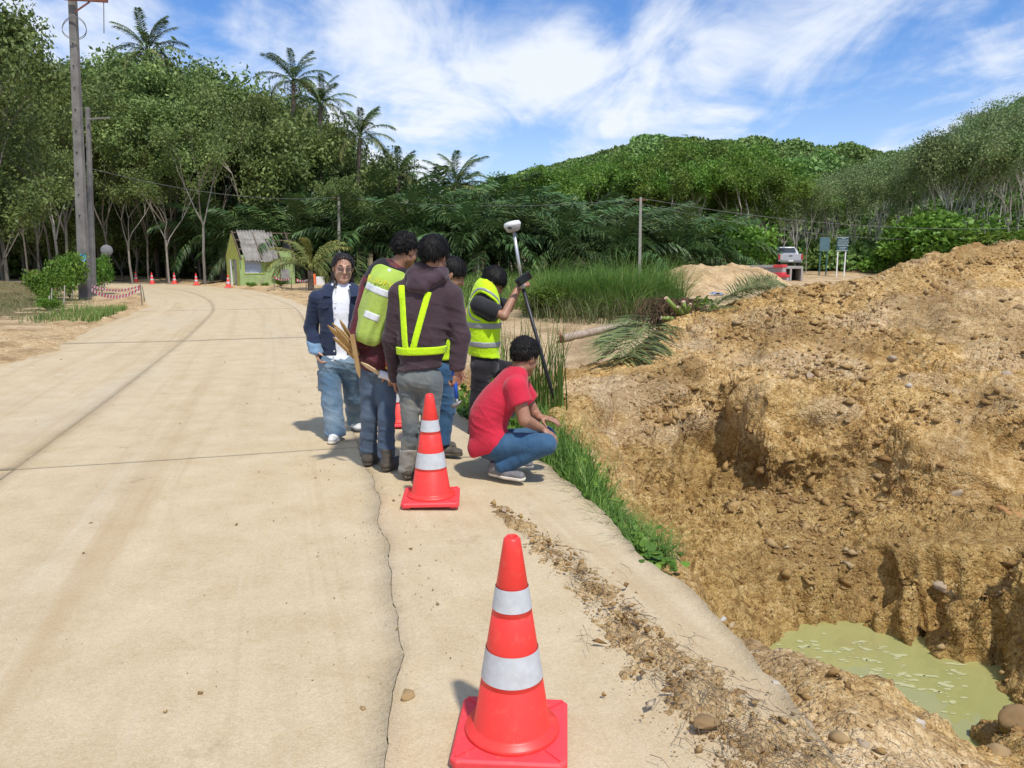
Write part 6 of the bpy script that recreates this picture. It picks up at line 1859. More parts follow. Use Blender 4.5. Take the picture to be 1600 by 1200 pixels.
# ---- stakes, paper roll, hammer
M_WOOD = bark_material('stake_wood', (.36, .22, .085), (.56, .39, .19), 12)
M_WOODP = bark_material('pale_stake_wood', (.52, .36, .20), (.68, .52, .33), 12)
def stake(a, b, w, d, mat, lab, grp):
    m = MB(); a = Vector(a); b = Vector(b); t = (b - a).normalized()
    m.bar(a, b - t * .05, w, d, up=(.2, 1, .3)); m.bar(b - t * .05, b, w, d, up=(.2, 1, .3), taper=.25)
    o = m.build('wooden_stake', mat); tag(o, lab, 'stake', grp); return o
sl = 'wooden stake in the bundle carried under the lime vest man\'s arm'
for (x0, y0, x1, y1, dy) in ((512, 508, 553, 548, -.02), (519, 505, 556, 545, .02), (523, 511, 557, 550, -.05), (528, 512, 560, 549, -.01), (516, 512, 552, 553, .03), (521, 527, 551, 556, -.06), (533, 515, 558, 546, .03), (531, 500, 556, 541, .0), (526, 520, 556, 552, .0)):
    a = J(x0, y0, 5.46 + dy); b = J(x1, y1, 5.66 + dy)
    b = a + (b - a) * 1.75
    stake(b, a, .024, .012, M_WOOD, sl, 'bundle of wooden stakes')
stake(J(550, 523, 5.50), J(562, 590, 5.54), .030, .014, M_WOOD, 'broad upright stake slipping down from the bundle', 'bundle of wooden stakes')
stake(J(640, 613, 5.60), J(564, 566, 5.50), .026, .014, M_WOODP, 'pale pointed stake in the lime vest man\'s right hand', 'bundle of wooden stakes')
m = MB(); a, b = J(592, 584, 5.53), J(622, 592, 5.57)
prof = []
m.tube([a, b], .028, 16, caps=False); m.tube([a, b], .022, 16, caps=False)
tag(m.build('paper_roll', simple('paper', (.72, .73, .78), .8, .03, 20), None, smooth=True), 'rolled white paper drawing in the lime vest man\'s hand', 'paper roll')
M_BLUE = simple('blue_rubber', (.012, .10, .52), .5, .1, 20)
hb, ht = J(715, 630, 5.34), J(708, 574, 5.34)
o = empty('hammer', hb); tag(o, 'blue-handled hammer hanging from the plum jacket man\'s hand', 'hammer')
m = MB(); m.tube([J(713.5, 622, 5.34), J(711.5, 602, 5.34), ht], [.014, .015, .013], 10); m.build('handle', M_BLUE, o, smooth=True)
m = MB(); m.tube([J(713.5, 622, 5.34), hb], .009, 10); m.build('shaft', M_ALU, o, smooth=True)
m = MB(); m.tube([J(706, 636, 5.34), J(710, 633, 5.34), J(716, 631, 5.34), J(721, 626, 5.34)], [.019, .019, .014, .006], 10); m.build('head', simple('hammer_steel', (.2, .2, .2), .45, .2, 30, metal=.6), o, smooth=True)

# ---- utility poles, wires
M_CONCP = simple('pole_concrete', (.20, .185, .165), .9, .25, 3, .5, 30, dirt=(.10, .095, .09), dirt_amt=.6)
M_STEEL = simple('rusty_steel', (.20, .07, .045), .8, .25, 8, .2)
M_WIRE = simple('wire', (.16, .16, .16), .7)
b0 = gp(133, 471); b0[2] = gz(b0[0], b0[1]) - .1
Yp = b0[1]; t0 = J(113.5, 0, Yp); tv = t0 - b0; t1 = b0 + tv * 1.12
o = empty('utility_pole', b0); tag(o, 'tall weathered concrete utility pole with blue tag on the left verge', 'utility pole')
m = MB(); m.bar(b0, t1, .35, .28, up=(0, 1, 0), taper=.66); m.build('shaft', M_CONCP, o, bevel=.03)
for k in range(9):
    c = b0 + tv * (.3 + .07 * k); m = MB(); m.tube([c + (0, -.19 + .05 * (.3 + .07 * k), 0), c + (0, -.02, 0)], .022, 8); m.build('bolt_hole', M_BLKPL, o)
c = J(129.8, 403, Yp - .20)
m = MB(); m.box(tuple(c), (.20, .015, .27)); tg = m.build('tag_plate', simple('blue_tag', (.05, .42, .72), .5, .08, 10), o)
m = MB(); m.box(tuple(c + (0, -.012, -.125)), (.19, .012, .035)); m.build('tag_strip', M_WHITEPL, tg)
for kk, (dx, dz, w) in enumerate(((-.02, .06, .10), (-.01, .0, .12), (.0, -.055, .08))):
    m = MB(); m.box(tuple(c + (dx, -.010, dz)), (w, .008, .018)); m.build('tag_mark', M_WHITEPL, tg)
a, b = J(100, -3, Yp - .25), J(168, 1, Yp - .25)
m = MB(); m.bar(a, b, .09, .12, up=(0, 0, 1)); m.build('crossarm', M_STEEL, o)
m = MB(); m.bar(J(118, 18, Yp - .22), J(140, 3, Yp - .25), .03, .05); m.build('brace', M_STEEL, o)
m = MB(); m.tube([J(162, 2, Yp - .25), J(162.5, 52, Yp - .25)], .016, 6); m.build('hanging_wire', M_WIRE, o)
rc0 = J(116, 45, Yp - .2); ringp = [rc0 + np.array((.42 * math.cos(q), -.05 * math.sin(2 * q), .36 * math.sin(q))) for q in np.linspace(0, 2 * math.pi, 33)]
for dz in (0, .05):
    m = MB(); m.tube([p + (0, 0, dz) for p in ringp], .012, 5, caps=False); m.build('cable_coil', M_WIRE, o)
b2 = gp(146, 465); b2[2] = gz(b2[0], b2[1]) - .1; top2 = J(137, 168, b2[1])
o = empty('utility_pole', b2); tag(o, 'shorter thin pole standing right behind the tall utility pole', 'utility pole')
m = MB(); m.bar(b2, top2, .20, .2, up=(0, 1, 0), taper=.7); m.build('shaft', M_CONCP, o, bevel=.02)
m = MB(); m.bar(J(136, 186, b2[1] - .2), J(172, 184, b2[1] - .2), .06, .06); m.build('crossarm', M_CONCP, o)
def thin_pole(px, pyt, pyb, Y, lab):
    b = J(px, pyb, Y); b[2] = gz(b[0], Y) - .1; tp = J(px + (-.5 if px < 800 else 2), pyt, Y)
    o = empty('line_pole', b); tag(o, lab, 'pole')
    m = MB(); m.bar(b, tp, .17, .17, up=(0, 1, 0), taper=.75); m.build('shaft', simple('line_pole_concrete', (.30, .28, .24), .9, .2, 3), o)
    m = MB(); m.bar(tp + (-.35, 0, -.15), tp + (.35, 0, -.15), .06, .06); m.build('crossarm', M_STEEL, o)
    return tp
tp1 = thin_pole(530, 305, 430, 47.0, 'thin concrete line pole in front of the oil palms left of centre')
tp2 = thin_pole(999, 308, 440, 44.0, 'thin concrete line pole among the palms right of centre')
lp0, lp1 = J(1424, 412, 60.), J(1442, 374, 60.5)
o = empty('leaning_pole', lp0); tag(o, 'short leaning concrete pole beside the big bright bush', 'pole')
m = MB(); m.bar(lp0 - (0, 0, .3), lp1, .26, .24, up=(0, 1, 0)); m.build('shaft', M_CONCP, o)
c = lp0 + (lp1 - lp0) * .35; m = MB(); m.tube([c + (-.12, -.2, -.1), c + (-.05, -.2, .12)], [.1, .07], 8); m.build('insulator', M_WHITEPL, o, smooth=True)
def wire(a, b, sag, lab, n=24, r=.010):
    a = np.asarray(a); b = np.asarray(b)
    m = MB(); m.tube([a + (b - a) * u - np.array((0, 0, sag * 4 * u * (1 - u))) for u in np.linspace(0, 1, n)], r, 5)
    o = m.build('overhead_wire', M_WIRE); tag(o, lab, 'wire', 'overhead wires'); return o
wire(J(137, 170, b2[1]) + (0, 0, -2.3), tp1 - (0, 0, .1), .5, 'overhead wire from the utility pole to the left line pole')
wire(tp1 - (0, 0, .1), tp2 - (0, 0, .1), .45, 'overhead wire strung between the two thin line poles')
wire(tp2 - (0, 0, .05), J(1640, 354, 50.), .7, 'upper overhead wire running right from the right line pole')
wire(tp2 - (0, 0, .35), lp1, .5, 'lower overhead wire from the right line pole to the leaning pole')

# ---- convex road mirror seen from behind
b = gp(164, 455); Yb = b[1] - .0; zt = J(167, 391, Yb)
o = empty('road_mirror', (b[0], Yb, 0)); tag(o, 'round grey-backed road mirror on a post right of the utility pole', 'road mirror')
m = MB(); m.tube([(b[0], Yb, -.1), (b[0] + .02, Yb, zt[2] + .1)], .04, 8); m.build('post', M_WHITEPL, o, smooth=True)
m = MB(); m.lathe([(0, .09), (.12, .08), (.22, .04), (.27, .0), (.28, -.03), (.265, -.05), (0, -.03)], 24)
fx = nz((-.45, .85, -.2)); xx_ = nz(np.cross((0, 0, 1), fx)); yy_ = np.cross(fx, xx_)
m.v = [tuple(zt + (.03, -.08, 0) + xx_ * q[0] + yy_ * q[1] - fx * q[2]) for q in m.v]
m.build('mirror_back', simple('mirror_grey', (.15, .15, .145), .7, .1, 6), o, smooth=True)
# ---- barrier tape round the hole
M_TRED = simple('tape_red', (.70, .035, .04), .5); M_TWHT = simple('tape_white', (.75, .74, .73), .5)
def tape(a, b, sag, w, lab, n=34, grp='red and white barrier tapes'):
    m = MB(); a = np.asarray(a); b = np.asarray(b)
    P = [a + (b - a) * u - np.array((0, 0, sag * 4 * u * (1 - u))) for u in np.linspace(0, 1, n + 1)]
    for i in range(n):
        m.cur = (i // 1) % 2
        sk = (b - a) / n * .5
        m.add([P[i] - (0, 0, w / 2), P[i + 1] - (0, 0, w / 2), P[i + 1] + sk + (0, .012, w / 2), P[i] + sk + (0, .012, w / 2)], [(0, 1, 2, 3)])
    o = m.build('barrier_tape', None, None, mats=[M_TRED, M_TWHT]); tag(o, lab, 'barrier tape', grp); return o
def stick(base_, top, r, lab, grp='thin stakes holding barrier tape', mat=M_BARK):
    m = MB(); m.tube([base_, (np.asarray(base_) + top) / 2 + (.01, 0, 0), top], [r, r * .9, r * .8], 6)
    o = m.build('tape_stake', mat); tag(o, lab, 'stake', grp); return o
sA = gp(222, 478); sB = gp(226, 470)
stick(sA - (0, 0, .1), J(219, 444, sA[1]), .02, 'near thin stake holding the tape end by the road')
stick(sB - (0, 0, .1), J(222, 447, sB[1]), .02, 'second thin stake just behind the tape end')
tape(J(140, 451, 30), J(220, 449, sA[1]), .32, .12, 'near sagging red and white tape between pole and stake')
tape(J(140, 445, 32), J(220, 446, sA[1] + .2), .20, .08, 'upper paler tape behind the sagging one')
m = MB(); q = gp(176, 461); m.box((q[0], q[1], .03), (2.2, .5, .14), Matrix.Rotation(.15, 3, 'Z')); tag(m.build('concrete_slab', M_ROAD, None, bevel=.02), 'pale concrete slab lying on soil behind the barrier tape', 'slab')
for i, (px, py, pt) in enumerate(((79, 478, 450), (93, 470, 438), (99, 480, 446), (112, 470, 444), (75, 490, 462))):
    a = gp(px, py); stick((a[0], a[1], gz(a[0], a[1]) - .1), J(px + 2, pt, a[1]), .022, ('thin bare stick on the verge left of the pole, %s from the left' % ('second', 'third', 'fourth', 'nearest the pole', 'first')[i]) if i != 3 else 'thin bare stick on the verge nearest the tall pole', 'bare sticks on the left verge', M_BARK_PALE)
for px, top, Y, w, lab in ((104, 386, 28.0, .55, 'feathery green sapling just left of the utility pole'), (155, 394, 33, .45, 'feathery green sapling just right of the utility pole'), (66, 418, 27, .9, 'small leafy sapling left of the feathery one'), (70, 462, 22.5, 1.0, 'tiny green weed clump low on the left verge')):
    place_tree('bush', 'sapling', px, top, Y, lab, None, cat='sapling', wide=w)

# ---- green shack
M_LIME = simple('lime_paint', (.31, .42, .16), .9, .18, 3, .2, 20, dirt=(.27, .25, .15), dirt_amt=.8)
M_YELLIME = simple('yellow_lime_paint', (.42, .46, .10), .85, .15, 3, .2, 20, dirt=(.34, .28, .10), dirt_amt=.6)
M_FIBRE = simple('fibre_cement', (.27, .25, .22), .95, .22, 4, .3, 30, dirt=(.13, .12, .10), dirt_amt=.7)
M_OLDWOOD = bark_material('old_timber', (.10, .07, .05), (.20, .15, .11), 5)
M_DARK = simple('interior_shade', (.03, .025, .02), .95)  # near-black colour standing in for shade inside the culvert
c0 = gp(376, 448); PHI = R(36)
sh = empty('shack', (c0[0], c0[1], gz(c0[0], c0[1]) - .05), PHI)
tag(sh, 'small lime green shack with broken grey corrugated roof at the bend', 'shack')
def sp(name, mb, mat, parent=None, **k):
    o = mb.build(name, mat, None, **k); o.parent = sh if parent is None else parent; return o
W_, D_, EV, RG, TH = 3.25, 2.5, 1.75, 3.15, .08
m = MB(); m.box((W_ * .33, TH / 2, .36), (W_ * .66, TH, .72)); m.box((.14, TH / 2, 1.24), (.28, TH, 1.04)); m.box((W_ * .33 + .62, TH / 2, 1.24), (W_ * .66 - 1.24, TH, 1.04)); m.box((.28 + .55, TH / 2, 1.66), (1.12, TH, .2))
sp('front_wall', m, M_LIME)
m = MB(); m.box((W_ * .83 + .004, TH / 2 + .12, 1.0), (W_ * .34 - .01, TH, 2.0)); sp('side_room_wall', m, M_LIME)
m = MB(); m.bar((W_ * .67, .05, 1.55), (W_, .05, 1.55), .06, .06); sp('wall_batten', m, M_LIME)
# left gable with doorway
m = MB(); d0, d1 = .55, 1.75
m.add([(0, TH + .003, 0), (0, d0, 0), (0, d0, 1.5), (0, d1, 1.5), (0, d1, 0), (0, D_, 0), (0, D_, EV), (0, D_ / 2, RG - .05), (0, TH + .003, EV)] + [(TH, y, z) for y, z in ((TH + .003, 0), (d0, 0), (d0, 1.5), (d1, 1.5), (d1, 0), (D_, 0), (D_, EV), (D_ / 2, RG - .05), (TH + .003, EV))],
      [(0, 1, 2, 8), (2, 3, 6, 7, 8), (3, 4, 5, 6), (9, 17, 11, 10), (11, 17, 16, 15, 12), (12, 15, 14, 13)] + [(i, (i + 1) % 9, 9 + (i + 1) % 9, 9 + i) for i in range(9)])
sp('gable_wall', m, M_YELLIME)
m = MB(); m.box((W_ / 2, D_ - TH / 2, EV / 2), (W_ - .2, TH, EV)); sp('back_wall', m, M_LIME)
m = MB(); m.box((W_ - TH / 2, D_ / 2 + .1, 1.0), (TH, D_ - .5, 2.0)); sp('end_wall', m, M_LIME)
m = MB(); m.box((.05, (d0 + d1) / 2 - .25, .75), (.04, .55, 1.46)); sp('door', m, simple('grey_door', (.30, .28, .27), .8, .2, 4))
m = MB(); m.box((.02, d1 - .06, .75), (.10, .10, 1.5)); sp('door_post', m, M_WHITEPL)
m = MB(); m.box((.83, TH * .6, 1.14), (1.06, .03, .82)); bl = sp('window_blind', m, simple('blind_grey', (.42, .48, .56), .7, .06, 3))
for k in range(4):
    m = MB(); m.box((.83, TH * .6 - .02, .82 + .2 * k), (1.04, .012, .012)); sp('blind_slat', m, simple('blind_rail', (.34, .39, .46), .7), bl)
m = MB(); m.box((.26, .02, 1.14), (.05, .10, .88)); m.box((1.40, .02, 1.14), (.05, .10, .88)); m.box((.83, .02, .70), (1.1, .1, .05)); sp('window_frame', m, M_YELLIME)
def corr(x0, x1, u0, u1, side, jag=0, seed=0):
    """corrugated sheet on the slope; u along the slope 0 = ridge"""
    rgn = random.Random(seed); nxs = 44; m = MB(); L = math.hypot(D_ / 2 + .35, (RG - EV) * 1.28)
    dy, dz = (D_ / 2 + .35) / L, (RG - EV) * 1.28 / L
    v = []; nu = 3
    jj = [0]
    for i in range(nxs + 1):
        x = x0 + (x1 - x0) * i / nxs
        e = rgn.uniform(-.5, .5) * jag if i % 4 == 0 else 0
        for k in range(nu + 1):
            u = (u0 + (u1 + (e if k == nu else 0) - u0) * k / nu) * L
            h = .028 * math.cos(x * 2 * math.pi / .177) + .012 * (1 if u0 > .1 else 0)
            y = D_ / 2 - side * dy * u; z = RG - dz * u + h + .03
            v.append((x + (rgn.uniform(-.02, .02) if jag else 0), y, z))
    b = len(v); v += [(q[0], q[1], q[2] - .012) for q in v]
    n1 = nu + 1
    f = [(i * n1 + k, i * n1 + k + 1, (i + 1) * n1 + k + 1, (i + 1) * n1 + k) for i in range(nxs) for k in range(nu)]
    f += [tuple(b + q for q in t[::-1]) for t in f]
    ed = [i * n1 for i in range(nxs + 1)] ; f += [(ed[i], ed[i + 1], b + ed[i + 1], b + ed[i]) for i in range(nxs)]
    ed = [i * n1 + nu for i in range(nxs + 1)]; f += [(ed[i], b + ed[i], b + ed[i + 1], ed[i + 1]) for i in range(nxs)]
    m.add(v, f); return m
for k, (x0, x1, u0, u1, jg) in enumerate(((.30, 1.12, .0, .50, 0), (1.06, 1.95, -.02, .50, 0), (1.90, 2.32, .05, .46, .12), (.26, 1.10, .44, .98, .08), (1.04, 1.80, .44, 1.0, .10), (1.74, 2.2, .44, .96, .14), (.28, 1.2, .0, .6, 0))):
    m = corr(x0, x1, u0, u1, 1 if k < 6 else -1, jg, k); sp('roof_sheet', m, M_FIBRE, smooth=True)
for x in (.03, 1.2, 2.3, W_ - .1):
    m = MB(); m.bar((x, -.3, EV - .25), (x, D_ / 2, RG - .03), .06, .09); m.bar((x, D_ / 2, RG - .03), (x, D_ + .2, EV - .15), .06, .09); sp('rafter', m, M_OLDWOOD)
for y, z in ((.35, 2.10), (.8, 2.62), (D_ / 2, RG - .10)):
    m = MB(); m.bar((0, y, z), (W_ + .3, y, z), .05, .07); sp('purlin', m, M_OLDWOOD)
m = MB(); m.add([(W_ - .02, .2, 2.0), (W_ - .02, D_ - .2, 2.0), (W_ - .02, D_ / 2, RG - .15), (W_ - .05, .2, 2.0), (W_ - .05, D_ - .2, 2.0), (W_ - .05, D_ / 2, RG - .15)], [(0, 1, 2), (5, 4, 3)]); sp('far_gable', m, simple('grey_board', (.22, .21, .2), .9, .2, 4))
m = MB(); m.box((W_ * .8, -.06, .5), (.5, .05, .9)); sp('leaning_board', m, simple('old_board', (.25, .24, .22), .9, .2, 4))
for px, top, Y, w, lab in ((392, 440, 43.2, 1.5, 'low weed at the foot of the shack front wall'), (436, 432, 43.8, 1.2, 'weed clump by the shack side room'), (412, 441, 43.4, 1.4, 'small weed under the shack window')):
    place_tree('bush', 'weed', px, top, Y, lab, None, cat='weed', wide=w)
for k, (px, py, pt) in enumerate(((428, 456, 431), (455, 452, 433), (478, 456, 436))):
    a = gp(px, py); stick(a - (0, 0, .1), J(px, pt, a[1]), .025, ('thin stake before the shack nearest its window', 'thin stake before the shack side room', 'thin stake between shack and woman')[k])
tape(J(428, 433, 38.), J(455, 434, 40.5), .12, .1, 'tape hung in front of the shack side room', 14)
tape(J(462, 437, 42.), J(484, 436, 41.5), .1, .12, 'short tape between shack and woman', 12)
# orange plastic barrier behind the woman's shoulder
q = gp(497, 447)
o = empty('plastic_barrier', (q[0], q[1], 0)); tag(o, 'orange and white plastic barrier left of the woman\'s shoulder', 'barrier')
M_ORPL = plastic('orange_plastic', (.85, .19, .06))
for dx in (-.36, -.18):
    m = MB(); m.box((q[0] + dx, q[1], .35), (.12, .2, .72)); m.build('upright', M_ORPL, o, bevel=.02)
m = MB(); m.box((q[0] + .15, q[1] + .03, .30), (.50, .14, .50)); m.build('panel', M_WHITEPL, o, bevel=.03)
m = MB(); m.box((q[0], q[1], .03), (.95, .34, .06)); m.build('base', M_ORPL, o, bevel=.02)

# ---- precast culvert units, pickup, boards
M_PRECAST = simple('precast_concrete', (.36, .34, .31), .9, .12, 3, .2, 30)
M_REDP = simple('red_paint', (.62, .05, .06), .6, .1, 6)
def ubeam(p0, p1, h, d, lab):
    p0 = np.asarray(p0, float); p1 = np.asarray(p1, float)
    o = empty('culvert_beam', p0); tag(o, lab, 'concrete beam', 'precast concrete units'); 
    t = nz(p1 - p0); t2 = nz(np.cross((0, 0, 1), t)); L = np.linalg.norm(p1 - p0)
    def bx(nm, u0, u1, y0, y1, z0, z1, mat):
        m = MB(); m.bar(p0 + t * u0 + t2 * (y0 + y1) / 2 + (0, 0, (z0 + z1) / 2), p0 + t * u1 + t2 * (y0 + y1) / 2 + (0, 0, (z0 + z1) / 2), abs(y1 - y0), z1 - z0, up=(0, 0, 1)); return m.build(nm, mat, o, bevel=.015)
    bx('top_flange', 0, L - .55, 0, d, h * .74, h, M_PRECAST); bx('web', .02, L - .02, .16, d - .10, h * .24, h * .76, M_PRECAST); bx('bottom_flange', 0, L - .55, 0, d, 0, h * .26, M_PRECAST)
    bx('red_end', L - .548, L, 0, d, h * .74, h + .002, M_REDP); bx('red_end', L - .548, L, 0, d, 0, h * .26, M_REDP)
    bx('end_block', -.35, .0, .0, d, 0, h - .01, M_PRECAST)
zb = gz(J(1190, 405, 47)[0], 47)
ubeam(np.append(J(1166, 405, 47.6)[:2], J(1166, 431, 47.6)[2]), np.append(J(1223, 405, 46.2)[:2], J(1223, 430, 46.2)[2]), .62, .8, 'upper long concrete beam with red painted ends by the pickup')
ubeam(np.append(J(1180, 405, 46.6)[:2], J(1180, 445, 46.6)[2]), np.append(J(1231, 405, 45.6)[:2], J(1231, 444.5, 45.6)[2]), .56, .8, 'lower long concrete beam with red painted ends by the pickup')
bc = J(1239, 443, 47.5); o = empty('box_culvert', bc); tag(o, 'square open box culvert unit standing below the pickup', 'box culvert', 'precast concrete units')
w, h, d = 1.15, 1.05, 1.0
def bxo(nm, c, s, mat=M_PRECAST):
    m = MB(); m.box((bc[0] + c[0], bc[1] + c[1], bc[2] + c[2]), s); return m.build(nm, mat, o, bevel=.012)
bxo('roof_slab', (0, d / 2, h - .08), (w, d, .16)); bxo('floor_slab', (0, d / 2, .07), (w, d, .14))
for x in (-w / 2 + .06, -.16, w / 2 - .06): bxo('side_wall', (x, d / 2, h / 2), (.115, d - .01, h - .296))
bxo('shade_panel', (0, d - .03, h / 2), (w - .24, .04, h - .3), M_DARK)  # dark sheet added behind the openings to paint the shade within
# supporting ground under the beams
# ---- pickup seen from behind
M_SILVER = NT('silver_paint'); M_SILVER.color(M_SILVER.ramp(M_SILVER.noise(3, 3), [(.3, (.42, .43, .45)), (.7, (.5, .51, .53))])); M_SILVER.set(Roughness=.35, Metallic=.35, Coat_Weight=.5); M_SILVER = M_SILVER.m
M_GLASS = NT('car_glass'); M_GLASS.color((.035, .045, .06)); M_GLASS.set(Roughness=.3, Specular_IOR_Level=.25); M_GLASS = M_GLASS.m
pc = J(1234.5, 417, 60.0); pc[2] = gz(pc[0], 60.0); PZ0 = max(pc[2], J(1234, 419, 60.)[2]); pc[2] = PZ0
pk = empty('pickup_truck', pc, R(-8)); tag(pk, 'silver pickup truck seen from behind above the culvert units', 'pickup')
def pkp(name, mb, mat, parent=None, **k):
    o = mb.build(name, mat, None, **k); o.parent = pk if parent is None else parent; return o
def loft(secs):
    m = MB(); n = len(secs[0])
    for s_ in secs: m.v += [tuple(map(float, q)) for q in s_]
    for i in range(len(secs) - 1):
        for k in range(n): m.f.append((i * n + k, i * n + (k + 1) % n, (i + 1) * n + (k + 1) % n, (i + 1) * n + k))
    m.f += [tuple(range(n))[::-1], tuple((len(secs) - 1) * n + k for k in range(n))]; m.m = [0] * len(m.f); return m
def sec(y, w0, w1, z0, z1, c=.08): return [(-w0, y, z0), (w0, y, z0), (w0 + .02, y, (z0 + z1) / 2), (w1, y, z1 - c), (w1 - c, y, z1), (-w1 + c, y, z1), (-w1, y, z1 - c), (-w0 - .02, y, (z0 + z1) / 2)]
pkp('bed', loft([sec(0.02, .88, .88, .50, 1.08, .05), sec(1.5, .90, .90, .45, 1.10, .05)]), M_SILVER, bevel=.015)
m = MB(); m.box((0, -.005, .82), (1.52, .05, .48)); tgt = pkp('tailgate', m, M_SILVER, bevel=.015)
m = MB(); m.box((0, -.04, .93), (.24, .03, .06)); pkp('tailgate_handle', m, M_BLKPL, tgt)
pkp('cab', loft([sec(1.5, .90, .90, .45, 1.12, .06), sec(3.3, .90, .90, .42, 1.10, .06)]), M_SILVER, bevel=.015)
pkp('cab_roof', loft([sec(1.52, .86, .80, 1.10, 1.16, .03), sec(1.70, .84, .66, 1.10, 1.62, .08), sec(2.6, .84, .66, 1.10, 1.66, .08), sec(3.3, .84, .70, 1.08, 1.15, .03)]), M_SILVER, bevel=.02)
m = MB(); m.add([(-.70, 1.50, 1.20), (.70, 1.50, 1.20), (.58, 1.635, 1.55), (-.58, 1.635, 1.55)], [(0, 1, 2, 3)]); pkp('rear_window', m, M_GLASS)
pkp('bonnet', loft([sec(3.3, .90, .88, .42, 1.08, .06), sec(4.7, .86, .80, .42, .95, .1)]), M_SILVER, bevel=.02)
for s in (-1, 1):
    m = MB(); m.add([(s * .845, 1.8, 1.18), (s * .845, 3.0, 1.16), (s * .70, 2.6, 1.56), (s * .70, 1.85, 1.56)], [(0, 1, 2, 3)]); pkp('side_window', m, M_GLASS)
    m = MB(); m.box((s * .83, -.01, .85), (.14, .06, .38)); pkp('tail_light', m, simple('tail_light_red', (.45, .03, .03), .25), bevel=.01)
    m = MB(); m.box((s * 1.0, 2.9, 1.12), (.18, .10, .16)); pkp('wing_mirror', m, M_BLKPL, bevel=.02)
    for y in (.95, 4.0):
        m = MB(); m.tube([(s * .68, y, .36), (s * .90, y, .36)], .36, 24); ty = pkp('tyre', m, M_BLKPL, smooth=False, bevel=.03)
        m = MB(); m.tube([(s * .85, y, .36), (s * .915, y, .36)], .21, 18); pkp('rim', m, M_ALU, ty)
m = MB(); m.box((0, -.09, .50), (1.55, .14, .14)); bp = pkp('bumper', m, simple('dark_bumper', (.18, .18, .18), .5), bevel=.02)
m = MB(); m.box((0, -.165, .56), (.36, .02, .12)); pkp('number_plate', m, M_WHITEPL, bp)
m = MB(); m.box((0, .9, .42), (1.3, 1.6, .1)); pkp('underbody', m, M_BLKPL)
# earth ramp under the truck
def mound_patch(name, cx, cy, rx, ry, h, z0, n=40, seed=0):
    U, V_ = np.meshgrid(np.linspace(-1, 1, n), np.linspace(-1, 1, n)); r = np.hypot(U, V_)
    X = cx + U * rx; Yy = cy + V_ * ry
    p = np.stack([X.ravel(), Yy.ravel(), 0 * X.ravel() + seed], -1)
    z = z0 + h * (1 - sstep(.35, 1, r)).ravel() + (.16 * fbm(p * .9, 4) + .10 * np.maximum(0, .6 - worley(p * 2.6)) + .07 * np.maximum(0, .6 - worley(p * 6))) * (1 - sstep(.75, 1, r)).ravel() - .3 * sstep(.9, 1.2, r).ravel()
    I = np.arange(n * n).reshape(n, n); F = np.stack([I[:-1, :-1], I[:-1, 1:], I[1:, 1:], I[1:, :-1]], -1).reshape(-1, 4)
    zn = np.stack([0 * z + .2, 0 * z, 0 * z, 0 * z], -1)
    return struct(mesh_np(name, np.column_stack([X.ravel(), Yy.ravel(), z]), F, M_SOIL, smooth=True, attrs={'zone': zn}))
mound_patch('spoil_heap', 10.1, 38, 4.2, 3.4, 1.0, .12, 110, 3)
mound_patch('spoil_heap_low', 7.2, 33.5, 2.6, 2.2, .35, .05, 70, 8)
# ---- sign boards
M_BOARD = simple('dark_green_board', (.022, .075, .085), .5, .12, 5); M_BOARD2 = simple('faded_green_board', (.075, .15, .17), .5, .12, 5)
M_TXT = simple('white_print', (.55, .6, .62), .6)
def board(px0, px1, py0, py1, pyb, Y, bm, pm, lab, lines, txt):
    a = J(px0, py1, Y); b = J(px1, py0, Y); g = J((px0 + px1) / 2, pyb, Y)
    zg = gz(g[0], Y)
    o = empty('sign_board', (g[0], Y, zg)); tag(o, lab, 'sign', 'two green sign boards')
    cx, cz, w, h = (a[0] + b[0]) / 2, (a[2] + b[2]) / 2, b[0] - a[0], b[2] - a[2]
    m = MB(); m.box((cx, Y, cz), (w, .04, h)); bd = m.build('board', bm, o)
    for s in (-1, 1):
        m = MB(); m.bar((cx + s * w * .33, Y + .06, zg - .3), (cx + s * w * .36, Y + .06, cz + h * .4), .085, .07, up=(0, 1, 0)); m.build('post', pm, o)
    m = MB(); m.box((cx, Y - .022, cz - h * .5 + .02), (w, .012, .03)); m.box((cx, Y - .022, cz + h * .5 - .02), (w, .012, .03)); m.build('board_edge', txt, bd)
    for k, (u, ww) in enumerate(lines):
        m = MB(); rgn = random.Random(k + int(px0)); x = cx - w * ww / 2
        while x < cx + w * ww / 2:
            l = rgn.uniform(.05, .16); m.box((x + l / 2, Y - .023, cz + h * (.5 - u)), (l, .006, .030)); x += l + .02
        m.build('text_line', txt, bd)
board(1280, 1297, 371, 392, 414, 60.5, M_BOARD2, simple('green_post', (.04, .12, .11), .6), 'left faded green sign board on dark posts', [(.12, .6), (.25, .8), (.38, .85), (.5, .85), (.62, .8), (.74, .5), (.85, .55)], simple('faded_print', (.16, .27, .31), .6))
board(1307, 1326, 370.5, 392, 421, 59.0, M_BOARD, M_WHITEPL, 'right dark green sign board on white posts', [(.1, .2), (.22, .8), (.36, .9), (.5, .85), (.6, .85), (.74, .55), (.86, .5)], M_TXT)

